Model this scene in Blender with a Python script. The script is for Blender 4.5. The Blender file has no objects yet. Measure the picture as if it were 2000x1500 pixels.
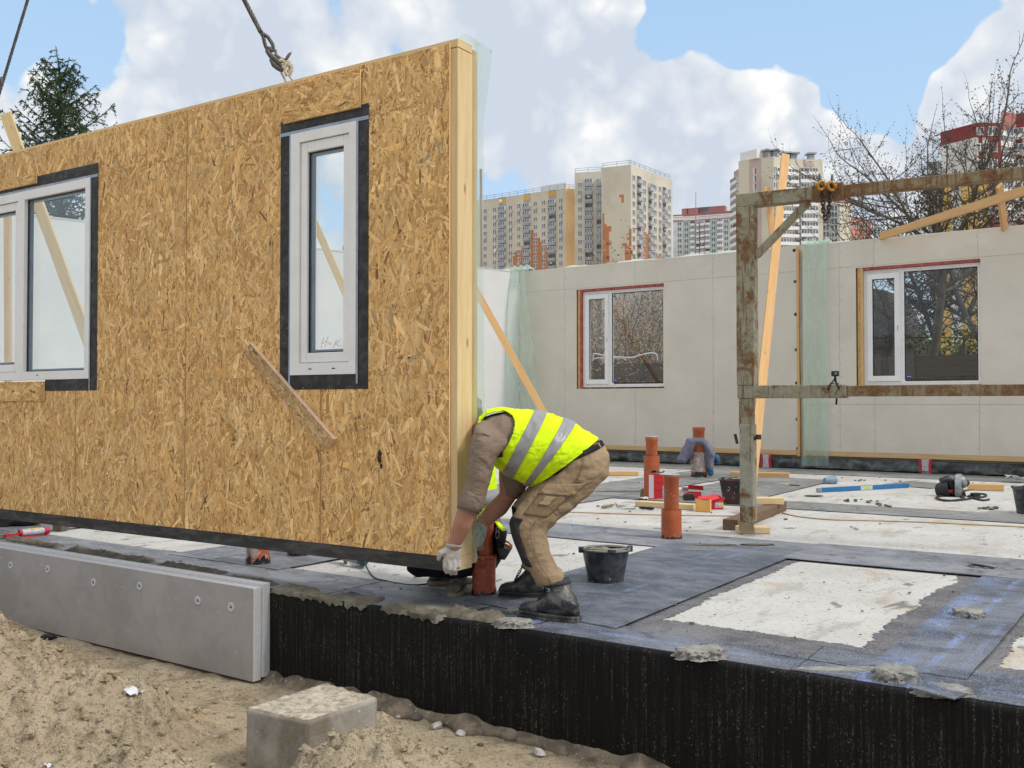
import bpy, math, random
import numpy as np
from mathutils import Vector, Matrix
sc = bpy.context.scene
COL = sc.collection
RND = random.Random(11)
V = Vector

# ---------------------------------------------------------------- camera: where the photographer stands
F, CX, CY, H = 1919.0, 1000.0, 750.0, 1.07
PITCH = math.atan(38 / F)
_b = math.atan(2748 / F)
FH = V((-math.cos(_b), math.sin(_b), 0))
RT = V((math.sin(_b), math.cos(_b), 0))
UPZ = V((0, 0, 1))
FW = FH * math.cos(PITCH) + UPZ * math.sin(PITCH)
UP = UPZ * math.cos(PITCH) - FH * math.sin(PITCH)
CAM = V((0, 0, H))

def ray(x, y): return FW + RT * ((x - CX) / F) + UP * ((CY - y) / F)
def Zp(x, y, z=0.0):
    d = ray(x, y); return CAM + d * ((z - H) / d.z)
def Yp(x, y, Y):
    d = ray(x, y); return CAM + d * (Y / d.y)
def Dp(x, y, d): return CAM + ray(x, y) * d
def proj(p):
    q = V(p) - CAM; z = q.dot(FW)
    return CX + F * q.dot(RT) / z, CY - F * q.dot(UP) / z, z

cam = bpy.data.cameras.new('camera'); co = bpy.data.objects.new('camera', cam); COL.objects.link(co)
cam.sensor_width = 36; cam.lens = 36 * F / 2000; cam.clip_start = .05; cam.clip_end = 5000
m = Matrix((RT, UP, -FW)).transposed().to_4x4(); m.translation = CAM
co.matrix_world = m; sc.camera = co
sc.view_settings.view_transform = 'Standard'; sc.view_settings.look = 'None'
sc.view_settings.exposure = 0.0; sc.view_settings.gamma = 1

# ---------------------------------------------------------------- mesh building
class MB:
    def __init__(s): s.v = []; s.f = []; s.m = []; s.uv = []
    def add(s, pts, faces, mi=0, uvs=None):
        b = len(s.v); s.v += [tuple(p) for p in pts]
        for k, f in enumerate(faces):
            s.f.append([b + i for i in f]); s.m.append(mi)
            s.uv.append(uvs[k] if uvs else None)
        return s
    def hexa(s, P, mi=0, L=None):
        # P: 4 bottom pts, 4 top pts ; L = axis index (0: 0->1, 1: 1->2, 2: 0->4) that the grain follows
        fs = [(3, 2, 1, 0), (4, 5, 6, 7), (0, 1, 5, 4), (1, 2, 6, 5), (2, 3, 7, 6), (3, 0, 4, 7)]
        P = [V(p) for p in P]
        ax = [(P[1] - P[0]), (P[2] - P[1]), (P[4] - P[0])]
        ln = [a.length for a in ax]
        if L is None: L = ln.index(max(ln))
        c = P[0]; u = ax[L].normalized(); o = [i for i in range(3) if i != L]
        w1, w2 = ax[o[0]].normalized(), ax[o[1]].normalized()
        j = (hash((round(c.x, 3), round(c.y, 3), round(c.z, 3))) % 977) * .173
        uvs = [[((P[i] - c).dot(u) + j, (P[i] - c).dot(w1) + (P[i] - c).dot(w2) + j * 3.1) for i in f] for f in fs]
        return s.add(P, fs, mi, uvs)
    def box(s, c, size, M=None, mi=0, L=None):
        c = V(c); x, y, z = [k / 2 for k in size]
        pts = [(-x, -y, -z), (x, -y, -z), (x, y, -z), (-x, y, -z), (-x, -y, z), (x, -y, z), (x, y, z), (-x, y, z)]
        pts = [c + (M @ V(p) if M else V(p)) for p in pts]
        return s.hexa(pts, mi, L)
    def bar(s, p, q, w, h, up=(0, 0, 1), mi=0):
        p, q = V(p), V(q); t = (q - p).normalized(); up = V(up)
        a = t.cross(up).normalized() * (w / 2); b = a.cross(t).normalized() * (h / 2)
        return s.hexa([p - a - b, q - a - b, q + a - b, p + a - b, p - a + b, q - a + b, q + a + b, p + a + b], mi, 0)
    def tube(s, pts, rad, n=8, mi=0, cap=True):
        pts = [V(p) for p in pts]
        if not hasattr(rad, '__len__'): rad = [rad] * len(pts)
        rings = []; a = None; dist = 0; vs = []
        for i, p in enumerate(pts):
            t = (pts[min(i + 1, len(pts) - 1)] - pts[max(i - 1, 0)])
            t = t.normalized() if t.length > 1e-9 else V((0, 0, 1))
            if a is None:
                a = t.cross(V((0.31, 0.17, .93)))
                if a.length < .1: a = t.cross(V((1, 0, 0)))
            a = (a - t * a.dot(t)).normalized(); b = t.cross(a)
            rings.append([p + (a * math.cos(2 * math.pi * k / n) + b * math.sin(2 * math.pi * k / n)) * rad[i] for k in range(n)])
            if i: dist += (p - pts[i - 1]).length
            vs.append(dist)
        P = [q for r in rings for q in r]; fs = []; uv = []
        for i in range(len(pts) - 1):
            for k in range(n):
                k2 = (k + 1) % n
                fs.append((i * n + k, i * n + k2, (i + 1) * n + k2, (i + 1) * n + k))
                c0, c1 = 2 * math.pi * rad[i] * k / n, 2 * math.pi * rad[i] * (k + 1) / n
                uv.append([(vs[i], c0), (vs[i], c1), (vs[i + 1], c1), (vs[i + 1], c0)])
        if cap and n > 2:
            fs.append(tuple(range(n - 1, -1, -1))); uv.append([(0, 0)] * n)
            fs.append(tuple(range((len(pts) - 1) * n, len(pts) * n))); uv.append([(0, 0)] * n)
        return s.add(P, fs, mi, uv)
    def lathe(s, c, prof, n=28, mi=0, close=False):
        c = V(c); P = []; fs = []
        for r, z in prof:
            P += [c + V((r * math.cos(2 * math.pi * k / n), r * math.sin(2 * math.pi * k / n), z)) for k in range(n)]
        for i in range(len(prof) - 1):
            for k in range(n):
                k2 = (k + 1) % n
                fs.append((i * n + k, i * n + k2, (i + 1) * n + k2, (i + 1) * n + k))
        if close:
            fs.append(tuple(range(n - 1, -1, -1))); fs.append(tuple(range((len(prof) - 1) * n, len(prof) * n)))
        return s.add(P, fs, mi)
    def loft(s, rings, n=20, mi=0, cap=True, p=2.0):
        # rings: (pa, pb, half-depth vector) -> ellipse through pa and pb, half-depth to either side
        P = []; fs = []
        for pa, pb, hv in rings:
            c = (V(pa) + V(pb)) / 2; a = (V(pa) - V(pb)) / 2
            for k in range(n):
                t = 2 * math.pi * k / n; ct, st = math.cos(t), math.sin(t)
                ct = math.copysign(abs(ct) ** (2 / p), ct); st = math.copysign(abs(st) ** (2 / p), st)
                P.append(c + a * ct + hv * st)
        for i in range(len(rings) - 1):
            for k in range(n):
                k2 = (k + 1) % n
                fs.append((i * n + k, i * n + k2, (i + 1) * n + k2, (i + 1) * n + k))
        if cap:
            fs.append(tuple(range(n - 1, -1, -1))); fs.append(tuple(range((len(rings) - 1) * n, len(rings) * n)))
        return s.add(P, fs, mi)
    def ball(s, c, r, n=10, mi=0, M=None):
        c = V(c); rx, ry, rz = r if hasattr(r, '__len__') else (r, r, r)
        P = []; fs = []; k2 = n // 2 + 1
        for i in range(k2):
            ph = math.pi * i / (k2 - 1)
            for k in range(n):
                th = 2 * math.pi * k / n
                q = V((rx * math.sin(ph) * math.cos(th), ry * math.sin(ph) * math.sin(th), rz * math.cos(ph)))
                P.append(c + (M @ q if M else q))
        for i in range(k2 - 1):
            for k in range(n):
                fs.append((i * n + k, (i + 1) * n + k, (i + 1) * n + (k + 1) % n, i * n + (k + 1) % n))
        return s.add(P, fs, mi)
    def prism(s, pts, ext, mi=0):
        # polygon pts (3D) extruded by vector ext
        pts = [V(p) for p in pts]; e = V(ext); n = len(pts)
        P = pts + [p + e for p in pts]
        fs = [tuple(range(n - 1, -1, -1)), tuple(range(n, 2 * n))] + [(i, (i + 1) % n, n + (i + 1) % n, n + i) for i in range(n)]
        return s.add(P, fs, mi)
    def mesh(s, name, mats):
        me = bpy.data.meshes.new(name); me.from_pydata(s.v, [], s.f)
        for mt in (mats if isinstance(mats, (list, tuple)) else [mats]): me.materials.append(mt)
        me.polygons.foreach_set('material_index', s.m)
        uv = me.uv_layers.new(name='UVMap'); dat = []
        for k, f in enumerate(s.f):
            u = s.uv[k]
            if u: 
                for q in u: dat += q
            else:
                for i in f:
                    p = s.v[i]; dat += [p[0] + p[1] * .7, p[2] + p[1] * .3]
        uv.data.foreach_set('uv', dat); me.update()
        return me
    def build(s, name, mats, parent=None, smooth=False, bevel=0):
        return link(s.mesh(name, mats), name, parent, smooth, bevel)

def link(me, name, parent=None, smooth=False, bevel=0):
    o = bpy.data.objects.new(name, me); COL.objects.link(o)
    if parent is not None:
        o.parent = parent
        w = parent.location.copy(); pp = parent.parent
        M = Matrix.Translation(parent.location) if parent.type == 'EMPTY' else Matrix()
        o.matrix_parent_inverse = M.inverted()
    if smooth is True: me.polygons.foreach_set('use_smooth', [True] * len(me.polygons))
    elif smooth: me.shade_smooth() if False else me.polygons.foreach_set('use_smooth', [True] * len(me.polygons))
    if smooth and smooth is not True:
        try: me.set_sharp_from_angle(angle=math.radians(smooth))
        except Exception: pass
    if bevel:
        b = o.modifiers.new('edge', 'BEVEL'); b.width = bevel; b.segments = 2; b.limit_method = 'ANGLE'; b.angle_limit = math.radians(50)
    return o

def tag(o, label=None, cat=None, group=None, kind=None):
    if label: o['label'] = label
    if cat:
        o['category'] = cat
        if not kind and not o.get('kind'): o['kind'] = 'thing'
    if group: o['group'] = group
    if kind: o['kind'] = kind
    return o
def thing(name, label, cat, loc=(0, 0, 0), group=None, kind=None):
    o = bpy.data.objects.new(name, None); COL.objects.link(o); o.location = loc; o.empty_display_size = .2
    return tag(o, label, cat, group, kind)
def under(child, parent):
    child.parent = parent; child.matrix_parent_inverse = Matrix(); return child
def copy_tree(src, delta, rotz=0.0, label=None):
    c = src.copy(); COL.objects.link(c); c.location = src.location + V(delta); c.rotation_euler.z += rotz
    if label: c['label'] = label
    def kids(a, b):
        for ch in [o for o in bpy.data.objects if o.parent == a]:
            k = ch.copy(); COL.objects.link(k); k.parent = b; kids(ch, k)
    kids(src, c); return c

def rot(axis, deg): return Matrix.Rotation(math.radians(deg), 3, axis)

# numpy value noise (for terrain and scatter)
_TAB = {}
def vnoise(x, y, seed=0):
    if seed not in _TAB: _TAB[seed] = np.random.RandomState(seed).rand(256, 256)
    T = _TAB[seed]
    xi = np.floor(x).astype(int); yi = np.floor(y).astype(int); fx = x - xi; fy = y - yi
    fx = fx * fx * (3 - 2 * fx); fy = fy * fy * (3 - 2 * fy)
    g = lambda a, b: T[a % 256, b % 256]
    return (g(xi, yi) * (1 - fx) + g(xi + 1, yi) * fx) * (1 - fy) + (g(xi, yi + 1) * (1 - fx) + g(xi + 1, yi + 1) * fx) * fy - .5
def fbm(x, y, oct=4, seed=0):
    t = 0; a = 1
    for k in range(oct): t = t + a * vnoise(x * 2 ** k + k * 17.3, y * 2 ** k - k * 9.1, seed + k); a *= .5
    return t

# ---------------------------------------------------------------- materials
class NT:
    def __init__(s, name):
        s.mat = bpy.data.materials.new(name); s.mat.use_nodes = True
        s.t = s.mat.node_tree; s.t.nodes.clear()
        s.out = s.t.nodes.new('ShaderNodeOutputMaterial')
    def n(s, kind, **kw):
        nd = s.t.nodes.new('ShaderNode' + kind)
        for k, v in kw.items():
            if k.startswith('i_'):
                key = k[2:].replace('_', ' ')
                s.put(nd.inputs[int(key) if key.isdigit() else key], v)
            else: setattr(nd, k, v)
        return nd
    def put(s, sock, v):
        if hasattr(v, 'is_output') or isinstance(v, bpy.types.NodeSocket): s.t.links.new(v, sock)
        elif isinstance(v, bpy.types.Node): s.t.links.new(v.outputs[0], sock)
        elif sock.type == 'RGBA' and hasattr(v, '__len__') and len(v) == 3: sock.default_value = (*v, 1)
        else: sock.default_value = v
    def coord(s, kind='Object', scale=(1, 1, 1), rotz=(0, 0, 0), loc=(0, 0, 0)):
        tc = s.n('TexCoord'); mp = s.n('Mapping')
        s.put(mp.inputs['Vector'], tc.outputs[kind]); mp.inputs['Scale'].default_value = scale
        mp.inputs['Rotation'].default_value = rotz; mp.inputs['Location'].default_value = loc
        return mp.outputs[0]
    def noise(s, vec, scale, detail=5, rough=.55, dist=0):
        nd = s.n('TexNoise'); s.put(nd.inputs['Vector'], vec)
        nd.inputs['Scale'].default_value = scale; nd.inputs['Detail'].default_value = detail
        nd.inputs['Roughness'].default_value = rough; nd.inputs['Distortion'].default_value = dist
        return nd.outputs['Fac']
    def voro(s, vec, scale, feature='F1', out='Distance', rnd=1):
        nd = s.n('TexVoronoi', feature=feature); s.put(nd.inputs['Vector'], vec)
        nd.inputs['Scale'].default_value = scale; nd.inputs['Randomness'].default_value = rnd
        return nd.outputs[out]
    def rng(s, v, a, b, c=0.0, d=1.0, smooth=False):
        nd = s.n('MapRange'); nd.interpolation_type = 'SMOOTHSTEP' if smooth else 'LINEAR'
        s.put(nd.inputs[0], v)
        for i, k in enumerate((a, b, c, d)): s.put(nd.inputs[i + 1], k)
        return nd.outputs[0]
    def math(s, op, a, b=0.0):
        nd = s.n('Math', operation=op); s.put(nd.inputs[0], a); s.put(nd.inputs[1], b); return nd.outputs[0]
    def mix(s, f, a, b, mode='MIX'):
        nd = s.n('Mix', data_type='RGBA', blend_type=mode); s.put(nd.inputs[0], f); s.put(nd.inputs[6], a); s.put(nd.inputs[7], b)
        return nd.outputs[2]
    def ramp(s, v, stops):
        nd = s.n('ValToRGB'); s.put(nd.inputs[0], v); e = nd.color_ramp.elements
        while len(e) < len(stops): e.new(.5)
        for k, (p, c) in enumerate(stops): e[k].position = p; e[k].color = (*c, 1)
        return nd.outputs[0]
    def sep(s, vec):
        nd = s.n('SeparateXYZ'); s.put(nd.inputs[0], vec); return nd.outputs
    def bump(s, h, strength=.3, dist=.01):
        nd = s.n('Bump'); s.put(nd.inputs['Height'], h); nd.inputs['Strength'].default_value = strength; nd.inputs['Distance'].default_value = dist
        return nd.outputs[0]
    def pbr(s, col, rough=.7, normal=None, metal=0.0, spec=.5, **kw):
        b = s.n('BsdfPrincipled'); s.put(b.inputs['Base Color'], col); s.put(b.inputs['Roughness'], rough); s.put(b.inputs['Metallic'], metal)
        b.inputs['Specular IOR Level'].default_value = spec
        for k, v in kw.items(): s.put(b.inputs[k.replace('_', ' ')], v)
        if normal is not None: s.put(b.inputs['Normal'], normal)
        s.t.links.new(b.outputs[0], s.out.inputs[0]); return b
    def surf(s, sh): s.t.links.new(sh.outputs[0] if isinstance(sh, bpy.types.Node) else sh, s.out.inputs[0])

def mul(c, k): return tuple(min(1, x * k) for x in c)
def plain(name, col, rough=.7, var=.15, scale=6, bump=.15, bscale=80, stretch=(1, 1, 1), col2=None, metal=0, spec=.4, dirt=None, dirt_scale=3, dirt_amt=.5, speck=None, speck_scale=120, speck_t=.68):
    t = NT(name); c = t.coord('Object', stretch)
    n1 = t.noise(c, scale, 6, .6)
    base = t.mix(t.rng(n1, .36, .64), mul(col, 1 - var), col2 or mul(col, 1 + var))
    if dirt:
        d = t.noise(c, dirt_scale, 8, .65, .5)
        base = t.mix(t.math('MULTIPLY', t.rng(d, .47, .60), dirt_amt), base, dirt)
    if speck:
        s = t.noise(t.coord('Object'), speck_scale, 2, .5)
        base = t.mix(t.math('MULTIPLY', t.rng(s, .5 + (speck_t - .5) * .80, .55 + (speck_t - .5) * .80), t.rng(t.noise(t.coord('Object', loc=(5, 3, 1)), speck_scale * .09, 4), .44, .60)), base, speck)
    nb = t.noise(c, bscale, 4, .6)
    r = t.rng(t.noise(c, scale * 2.3, 4), .3, .7, max(0, rough - .1), min(1, rough + .1))
    t.pbr(base, r, t.bump(nb, bump, .004), metal, spec)
    return t.mat

def wood(name, light, dark, rough=.65, grain=1.0):
    t = NT(name); c = t.coord('UV', (2.2, 34 * grain, 1))
    g = t.noise(c, 1.0, 6, .6, .6)
    c2 = t.coord('UV', (.7, 5, 1)); g2 = t.noise(c2, 1.5, 4)
    base = t.mix(t.rng(g, .3, .7), dark, light)
    base = t.mix(t.rng(g2, .35, .7, 0, .35), base, mul(light, 1.12))
    k = t.voro(t.coord('UV', (3.1, 9, 1)), 1.0)
    base = t.mix(t.rng(k, .035, .11, .85, 0), base, mul(dark, .38))
    f = t.noise(t.coord('UV', (9, 220, 1)), 1.0, 2)
    base = t.mix(t.rng(f, .45, .75, 0, .22), base, mul(dark, .6))
    t.pbr(base, rough, t.bump(t.noise(c, 3, 4), .12, .003), 0, .3)
    return t.mat
# ---------------------------------------------------------------- shared materials
PINE = wood('pine', (.66, .47, .25), (.52, .33, .14))
PINE_PALE = wood('pine_pale', (.72, .56, .32), (.60, .42, .20))
PINE_ORANGE = wood('pine_orange', (.70, .44, .20), (.58, .32, .12))
PINE_OLD = wood('pine_old', (.22, .16, .10), (.12, .085, .055))
GREYWOOD = wood('weathered_wood', (.16, .135, .115), (.09, .075, .065), .85)
PVC = plain('white_pvc', (.82, .82, .815), .35, .02, 3, .02, 20, spec=.5, dirt=(.62, .61, .59), dirt_scale=5, dirt_amt=.2)
WINDOW_BLACK = plain('window_gasket', (.012, .013, .015), .5, .1)  # near-black colour of the gaskets and small window marks
SPACER = plain('glazing_spacer', (.16, .20, .25), .35, .1, metal=.3)
TAPE = plain('black_flashing_tape', (.020, .019, .019), .55, .35, 9, .5, 14, dirt=(.10, .095, .09), dirt_scale=14, dirt_amt=.35, speck=(.4, .4, .4), speck_scale=70, speck_t=.74)
TAPE_BLUE = plain('blue_grey_film', (.30, .38, .50), .4, .15, 12)
BLACKRUB = plain('black_membrane_sill', (.035, .034, .034), .7, .35, 4, .25, 40, stretch=(1, 1, 4), dirt=(.12, .115, .11), dirt_scale=5, dirt_amt=.5)
GYPS = plain('fibre_board', (.66, .612, .525), .8, .04, 1.2, .06, 60, dirt=(.56, .52, .445), dirt_scale=1.3, dirt_amt=.35)
GYPS_W = plain('white_board', (.66, .66, .655), .8, .03, 1.2, .05, 60, dirt=(.58, .58, .57), dirt_scale=1.0, dirt_amt=.35)
FOAMRED = plain('red_sealing_foam', (.42, .10, .09), .8, .3, 12, .4, 40)
REVEAL = plain('board_reveal', (.52, .31, .11), .8, .25, 30, .3, 90)
EPS = plain('grey_insulation_board', (.385, .36, .345), .8, .07, 1.6, .08, 90, dirt=(.27, .255, .24), dirt_scale=2.0, dirt_amt=.5, speck=(.5, .5, .5), speck_scale=40, speck_t=.74)
EPS_CUT = plain('insulation_cut_edge', (.54, .54, .55), .85, .05, 30, .3, 160)
PIPE = plain('orange_sewer_pipe', (.40, .090, .028), .42, .14, 5, .04, 30, dirt=(.28, .09, .045), dirt_scale=9, dirt_amt=.45, speck=(.60, .50, .45), speck_scale=70, speck_t=.70)
PIPE_DK = plain('red_brown_pipe', (.33, .072, .038), .4, .16, 6, .04, 30, speck=(.55, .46, .42), speck_scale=78, speck_t=.68)
CAPGREY = plain('grey_pipe_cap', (.42, .47, .52), .5, .1)
TAR = plain('bitumen_paint', (.010, .010, .011), .35, .4, 15, .6, 25)
SPLASH = plain('dried_mortar_splash', (.45, .37, .33), .9, .35, 22, .5, 60)
MORTAR = plain('wet_mortar', (.145, .130, .095), .8, .35, 9, .9, 55, dirt=(.075, .066, .045), dirt_scale=18, dirt_amt=.7)
MORTAR_SM = plain('smoothed_mortar', (.20, .185, .15), .75, .2, 6, .3, 40)
MORTAR_DRY = plain('dry_mortar', (.27, .262, .24), .9, .2, 14, .8, 70, dirt=(.15, .14, .12), dirt_scale=20, dirt_amt=.6)
SKIRT = plain('dirty_mortar_skirt', (.21, .17, .12), .95, .3, 12, .8, 60, dirt=(.09, .07, .05), dirt_scale=10, dirt_amt=.8, speck=(.5, .46, .4), speck_scale=45, speck_t=.7)
BUCKET = plain('black_bucket_plastic', (.026, .029, .036), .45, .25, 8, .1, 40, dirt=(.12, .125, .13), dirt_scale=10, dirt_amt=.5, speck=(.5, .5, .5), speck_scale=38, speck_t=.74)
BUCKET_SPL = plain('splashed_black_bucket', (.016, .016, .018), .5, .3, 8, .1, 40, dirt=(.12, .03, .04), dirt_scale=5, dirt_amt=.45, speck=(.65, .65, .65), speck_scale=30, speck_t=.69)
STEELW = plain('wire_steel', (.33, .33, .34), .4, .25, 30, .2, 60, metal=.7)
DKSTEEL = plain('dark_forged_steel', (.11, .105, .10), .45, .35, 20, .25, 60, metal=.6)
CHAIN = plain('rusty_chain', (.085, .055, .042), .7, .5, 40, .4, 80, metal=.3)
YELLOWMET = plain('yellow_shackle', (.48, .22, .02), .5, .3, 30, .2, 60, dirt=(.12, .07, .03), dirt_scale=30, dirt_amt=.6)
ROPE = plain('pale_rope', (.50, .45, .36), .9, .3, 60, .8, 150)
CABLE_BLK = plain('black_cable', (.02, .02, .021), .5, .2)
HOSE = plain('tan_cord', (.42, .30, .16), .7, .2)
REDCARD = plain('red_cardboard', (.62, .025, .035), .5, .1, 6)
YELCARD = plain('yellow_cardboard', (.72, .40, .11), .6, .08, 6)
WHITECARD = plain('white_card', (.66, .66, .70), .6, .12, 40, col2=(.4, .4, .5))
BLUEMET = plain('blue_level_paint', (.02, .15, .36), .4, .1)
TOOLGREY = plain('tool_grey', (.30, .31, .32), .4, .25, 20, metal=.5)
TOOLBLACK = plain('tool_black', (.018, .018, .02), .5, .3)
TOOLTEAL = plain('tool_teal', (.02, .09, .12), .45, .25)
TOOLRED = plain('tool_red', (.5, .02, .04), .4, .15)
TOOLYEL = plain('tool_yellow', (.7, .5, .02), .4, .15)
TROWELWOOD = plain('trowel_handle', (.20, .15, .085), .7, .3, 20)
STONE = plain('pale_stone', (.40, .38, .35), .85, .25, 18, .5, 60)
STONE_DK = plain('dark_stone', (.12, .11, .10), .85, .3, 18, .5, 60)
SCRAP = plain('plastic_scrap', (.60, .62, .65), .35, .15)
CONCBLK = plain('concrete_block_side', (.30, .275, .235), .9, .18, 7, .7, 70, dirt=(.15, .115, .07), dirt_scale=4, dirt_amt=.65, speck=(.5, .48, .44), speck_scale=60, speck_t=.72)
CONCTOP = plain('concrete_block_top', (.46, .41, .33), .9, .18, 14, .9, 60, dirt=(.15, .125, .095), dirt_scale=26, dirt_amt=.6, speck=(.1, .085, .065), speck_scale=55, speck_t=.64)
JACKET = plain('grey_blue_quilting', (.155, .155, .215), .75, .15, 8, .3, 30)
LINING = plain('blue_lining', (.02, .09, .19), .6, .2)

def glass_mat(name, tint, refl, gl=(.9, .95, 1), add=.12):
    t = NT(name)
    tr = t.n('BsdfTransparent', i_Color=tint); gl = t.n('BsdfGlossy', i_Color=gl, i_Roughness=.02)
    lw = t.n('LayerWeight', i_Blend=.25)
    f = t.rng(lw.outputs['Facing'], 0, 1, refl, min(1, refl + add))
    mx = t.n('MixShader'); t.put(mx.inputs[0], f); t.put(mx.inputs[1], tr); t.put(mx.inputs[2], gl)
    t.surf(mx); return t.mat
GLASS = glass_mat('window_glass', (.968, .980, .975), .022)
GLASS_BK = glass_mat('dark_window_glass', (.88, .89, .885), .025, add=.25)

def film_mat(name, col, opac, seed=0):
    t = NT(name); c = t.coord('Object', (2.4, 2.4, .8), loc=(seed, 0, 0))
    n1 = t.noise(c, 1.6, 2, .5, .8)
    tr = t.n('BsdfTransparent', i_Color=(.93, .98, .95))
    df = t.n('BsdfDiffuse', i_Color=col); tl = t.n('BsdfTranslucent', i_Color=col)
    gl = t.n('BsdfGlossy', i_Color=(.9, .95, .93), i_Roughness=.22)
    bm = t.bump(n1, .6, .05)
    for nd in (df, gl): t.put(nd.inputs['Normal'], bm)
    m1 = t.n('MixShader', i_0=.55); t.put(m1.inputs[1], df.outputs[0]); t.put(m1.inputs[2], tl.outputs[0])
    m2 = t.n('MixShader', i_0=.14); t.put(m2.inputs[1], m1.outputs[0]); t.put(m2.inputs[2], gl.outputs[0])
    m3 = t.n('MixShader'); t.put(m3.inputs[0], t.rng(n1, .3, .75, opac - .12, opac + .2))
    t.put(m3.inputs[1], tr.outputs[0]); t.put(m3.inputs[2], m2.outputs[0]); t.surf(m3); return t.mat
FILM = film_mat('green_film', (.62, .78, .69), .40)
FILM_CLR = film_mat('clear_film', (.62, .74, .68), .34, 3)
FILM_WHT = film_mat('white_film', (.80, .86, .85), .75, 7)

def osb_mat():
    t = NT('strand_board')
    a = t.n('Attribute'); a.attribute_name = 'strand'
    c = t.coord('UV', (14, 260, 1)); g = t.noise(c, 1, 4, .6, .4)
    base = t.mix(t.rng(g, .3, .7, 0, .55), a.outputs['Color'], t.mix(1.0, a.outputs['Color'], (.66, .60, .52), 'MULTIPLY'))
    sp = t.noise(t.coord('Object', (1, 1, .55)), 190, 3, .6)
    base = t.mix(t.rng(sp, .64, .72, 0, .75), base, (.13, .075, .032))
    big = t.noise(t.coord('Object'), 1.1, 3)
    base = t.mix(t.rng(big, .35, .7, 0, .22), base, t.mix(1.0, base, (1.12, .98, .82), 'MULTIPLY'))
    t.pbr(base, .62, t.bump(g, .2, .002), 0, .25); return t.mat
OSB = osb_mat()
OSB_EDGE = plain('strand_board_edge', (.56, .40, .21), .8, .3, 50, .4, 120)

def rusty(name, paint, amt):
    t = NT(name); c = t.coord('Object')
    n1 = t.noise(c, 7, 10, .68, .4); n2 = t.noise(c, 55, 6, .65)
    r = t.mix(t.rng(n2, .3, .7), (.10, .048, .022), (.27, .150, .065))
    p = t.mix(t.rng(t.noise(c, 16, 5), .3, .7), mul(paint, .8), mul(paint, 1.15))
    st = t.noise(t.coord('Object', (22, 22, 1.3)), 2.2, 8, .7)
    k = t.math('MAXIMUM', t.rng(n1, amt - .035, amt + .05), t.rng(st, amt + .02, amt + .07, 0, .9))
    k2 = t.math('MAXIMUM', k, t.rng(n2, .64, .7, 0, .8))
    t.pbr(t.mix(k2, p, r), .75, t.bump(n2, .35, .004), 0, .3); return t.mat
STEEL_P = rusty('rust_streaked_grey_paint', (.32, .295, .205), .52)
STEEL_P2 = rusty('grey_paint_light_rust', (.36, .345, .26), .555)
STEEL_R = rusty('heavily_rusted_paint', (.29, .23, .14), .485)
STEEL_RR = rusty('brown_rust', (.20, .115, .06), .44)

def slab_mat():
    t = NT('pale_concrete_floor'); c = t.coord('Object')
    n1 = t.noise(c, 1.3, 8, .6); base = t.mix(t.rng(n1, .32, .68), (.44, .43, .405), (.55, .542, .52))
    w = t.noise(t.coord('Object', (1, .35, 1), (0, 0, .5)), 6, 7, .65, .8)
    base = t.mix(t.rng(w, .53, .64, 0, .5), base, (.30, .275, .24))
    o = t.noise(c, 2.1, 5, .6, .7)
    base = t.mix(t.rng(o, .57, .66, 0, .5), base, (.42, .29, .17))
    d = t.noise(c, 34, 6, .7, .5)
    base = t.mix(t.rng(d, .585, .63, 0, .75), base, (.13, .12, .105))
    bl = t.noise(t.coord('Object', (1, .55, 1)), 4.3, 6, .6, .4)
    base = t.mix(t.rng(bl, .63, .66, 0, .75), base, (.12, .115, .11))
    t.pbr(base, .85, t.bump(d, .35, .004), 0, .25); return t.mat
SLAB = slab_mat()

def membrane_mat(name, col, dust, lines=()):
    t = NT(name); c = t.coord('Object')
    base = t.mix(t.rng(t.noise(c, 2.2, 8, .65, .4), .3, .7), mul(col, .72), mul(col, 1.2))
    for rz, sd in ((.0, 0), (1.2, 5)):
        s = t.noise(t.coord('Object', (1.2, 2.6, 1), (0, 0, rz), (sd, 0, 0)), 2.6, 11, .74, .8)
        base = t.mix(t.rng(s, .48, .62, 0, .62), base, dust)
    b = t.noise(c, .9, 6, .62, .5); base = t.mix(t.rng(b, .5, .62, 0, .55), base, mul(dust, 1.15))
    f = t.noise(c, 150, 2, .5); base = t.mix(t.rng(f, .58, .63, 0, .5), base, (.45, .46, .48))
    k = t.noise(c, 5, 8, .7, .3); base = t.mix(t.rng(k, .56, .63, 0, .7), base, (.06, .06, .066))
    if lines:
        xyz = t.sep(c); brk = t.noise(c, 3.5, 5, .6); tex = t.noise(t.coord('Object', (40, 6, 1)), 3, 3)
        for ax, pos, wd, amt in lines:
            q = t.math('ABSOLUTE', t.math('SUBTRACT', xyz[ax], pos))
            mk = t.math('MULTIPLY', t.rng(q, wd * .3, wd, 1, 0), t.math('MULTIPLY', t.rng(brk, .42, .62), t.rng(tex, .35, .62, .0, amt)))
            base = t.mix(mk, base, (.22, .31, .60))
    t.pbr(base, .62, t.bump(f, .25, .003), 0, .35); return t.mat
CHALK = [(0, -.895, .028, 1), (0, -1.03, .09, .75), (0, -.78, .02, .5), (1, 3.99, .035, .8), (0, -2.66, .03, .6), (0, -2.83, .02, .6)]
MEMB = membrane_mat('bitumen_sheet', (.050, .063, .093), (.165, .180, .212), CHALK)
MEMB_L = membrane_mat('dusty_bitumen_sheet', (.115, .127, .15), (.25, .26, .28))
MEMB_G = membrane_mat('old_grey_bitumen_sheet', (.15, .155, .15), (.27, .27, .262))
PRIMER = membrane_mat('brushed_primer', (.085, .080, .088), (.165, .158, .165), CHALK)

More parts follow.
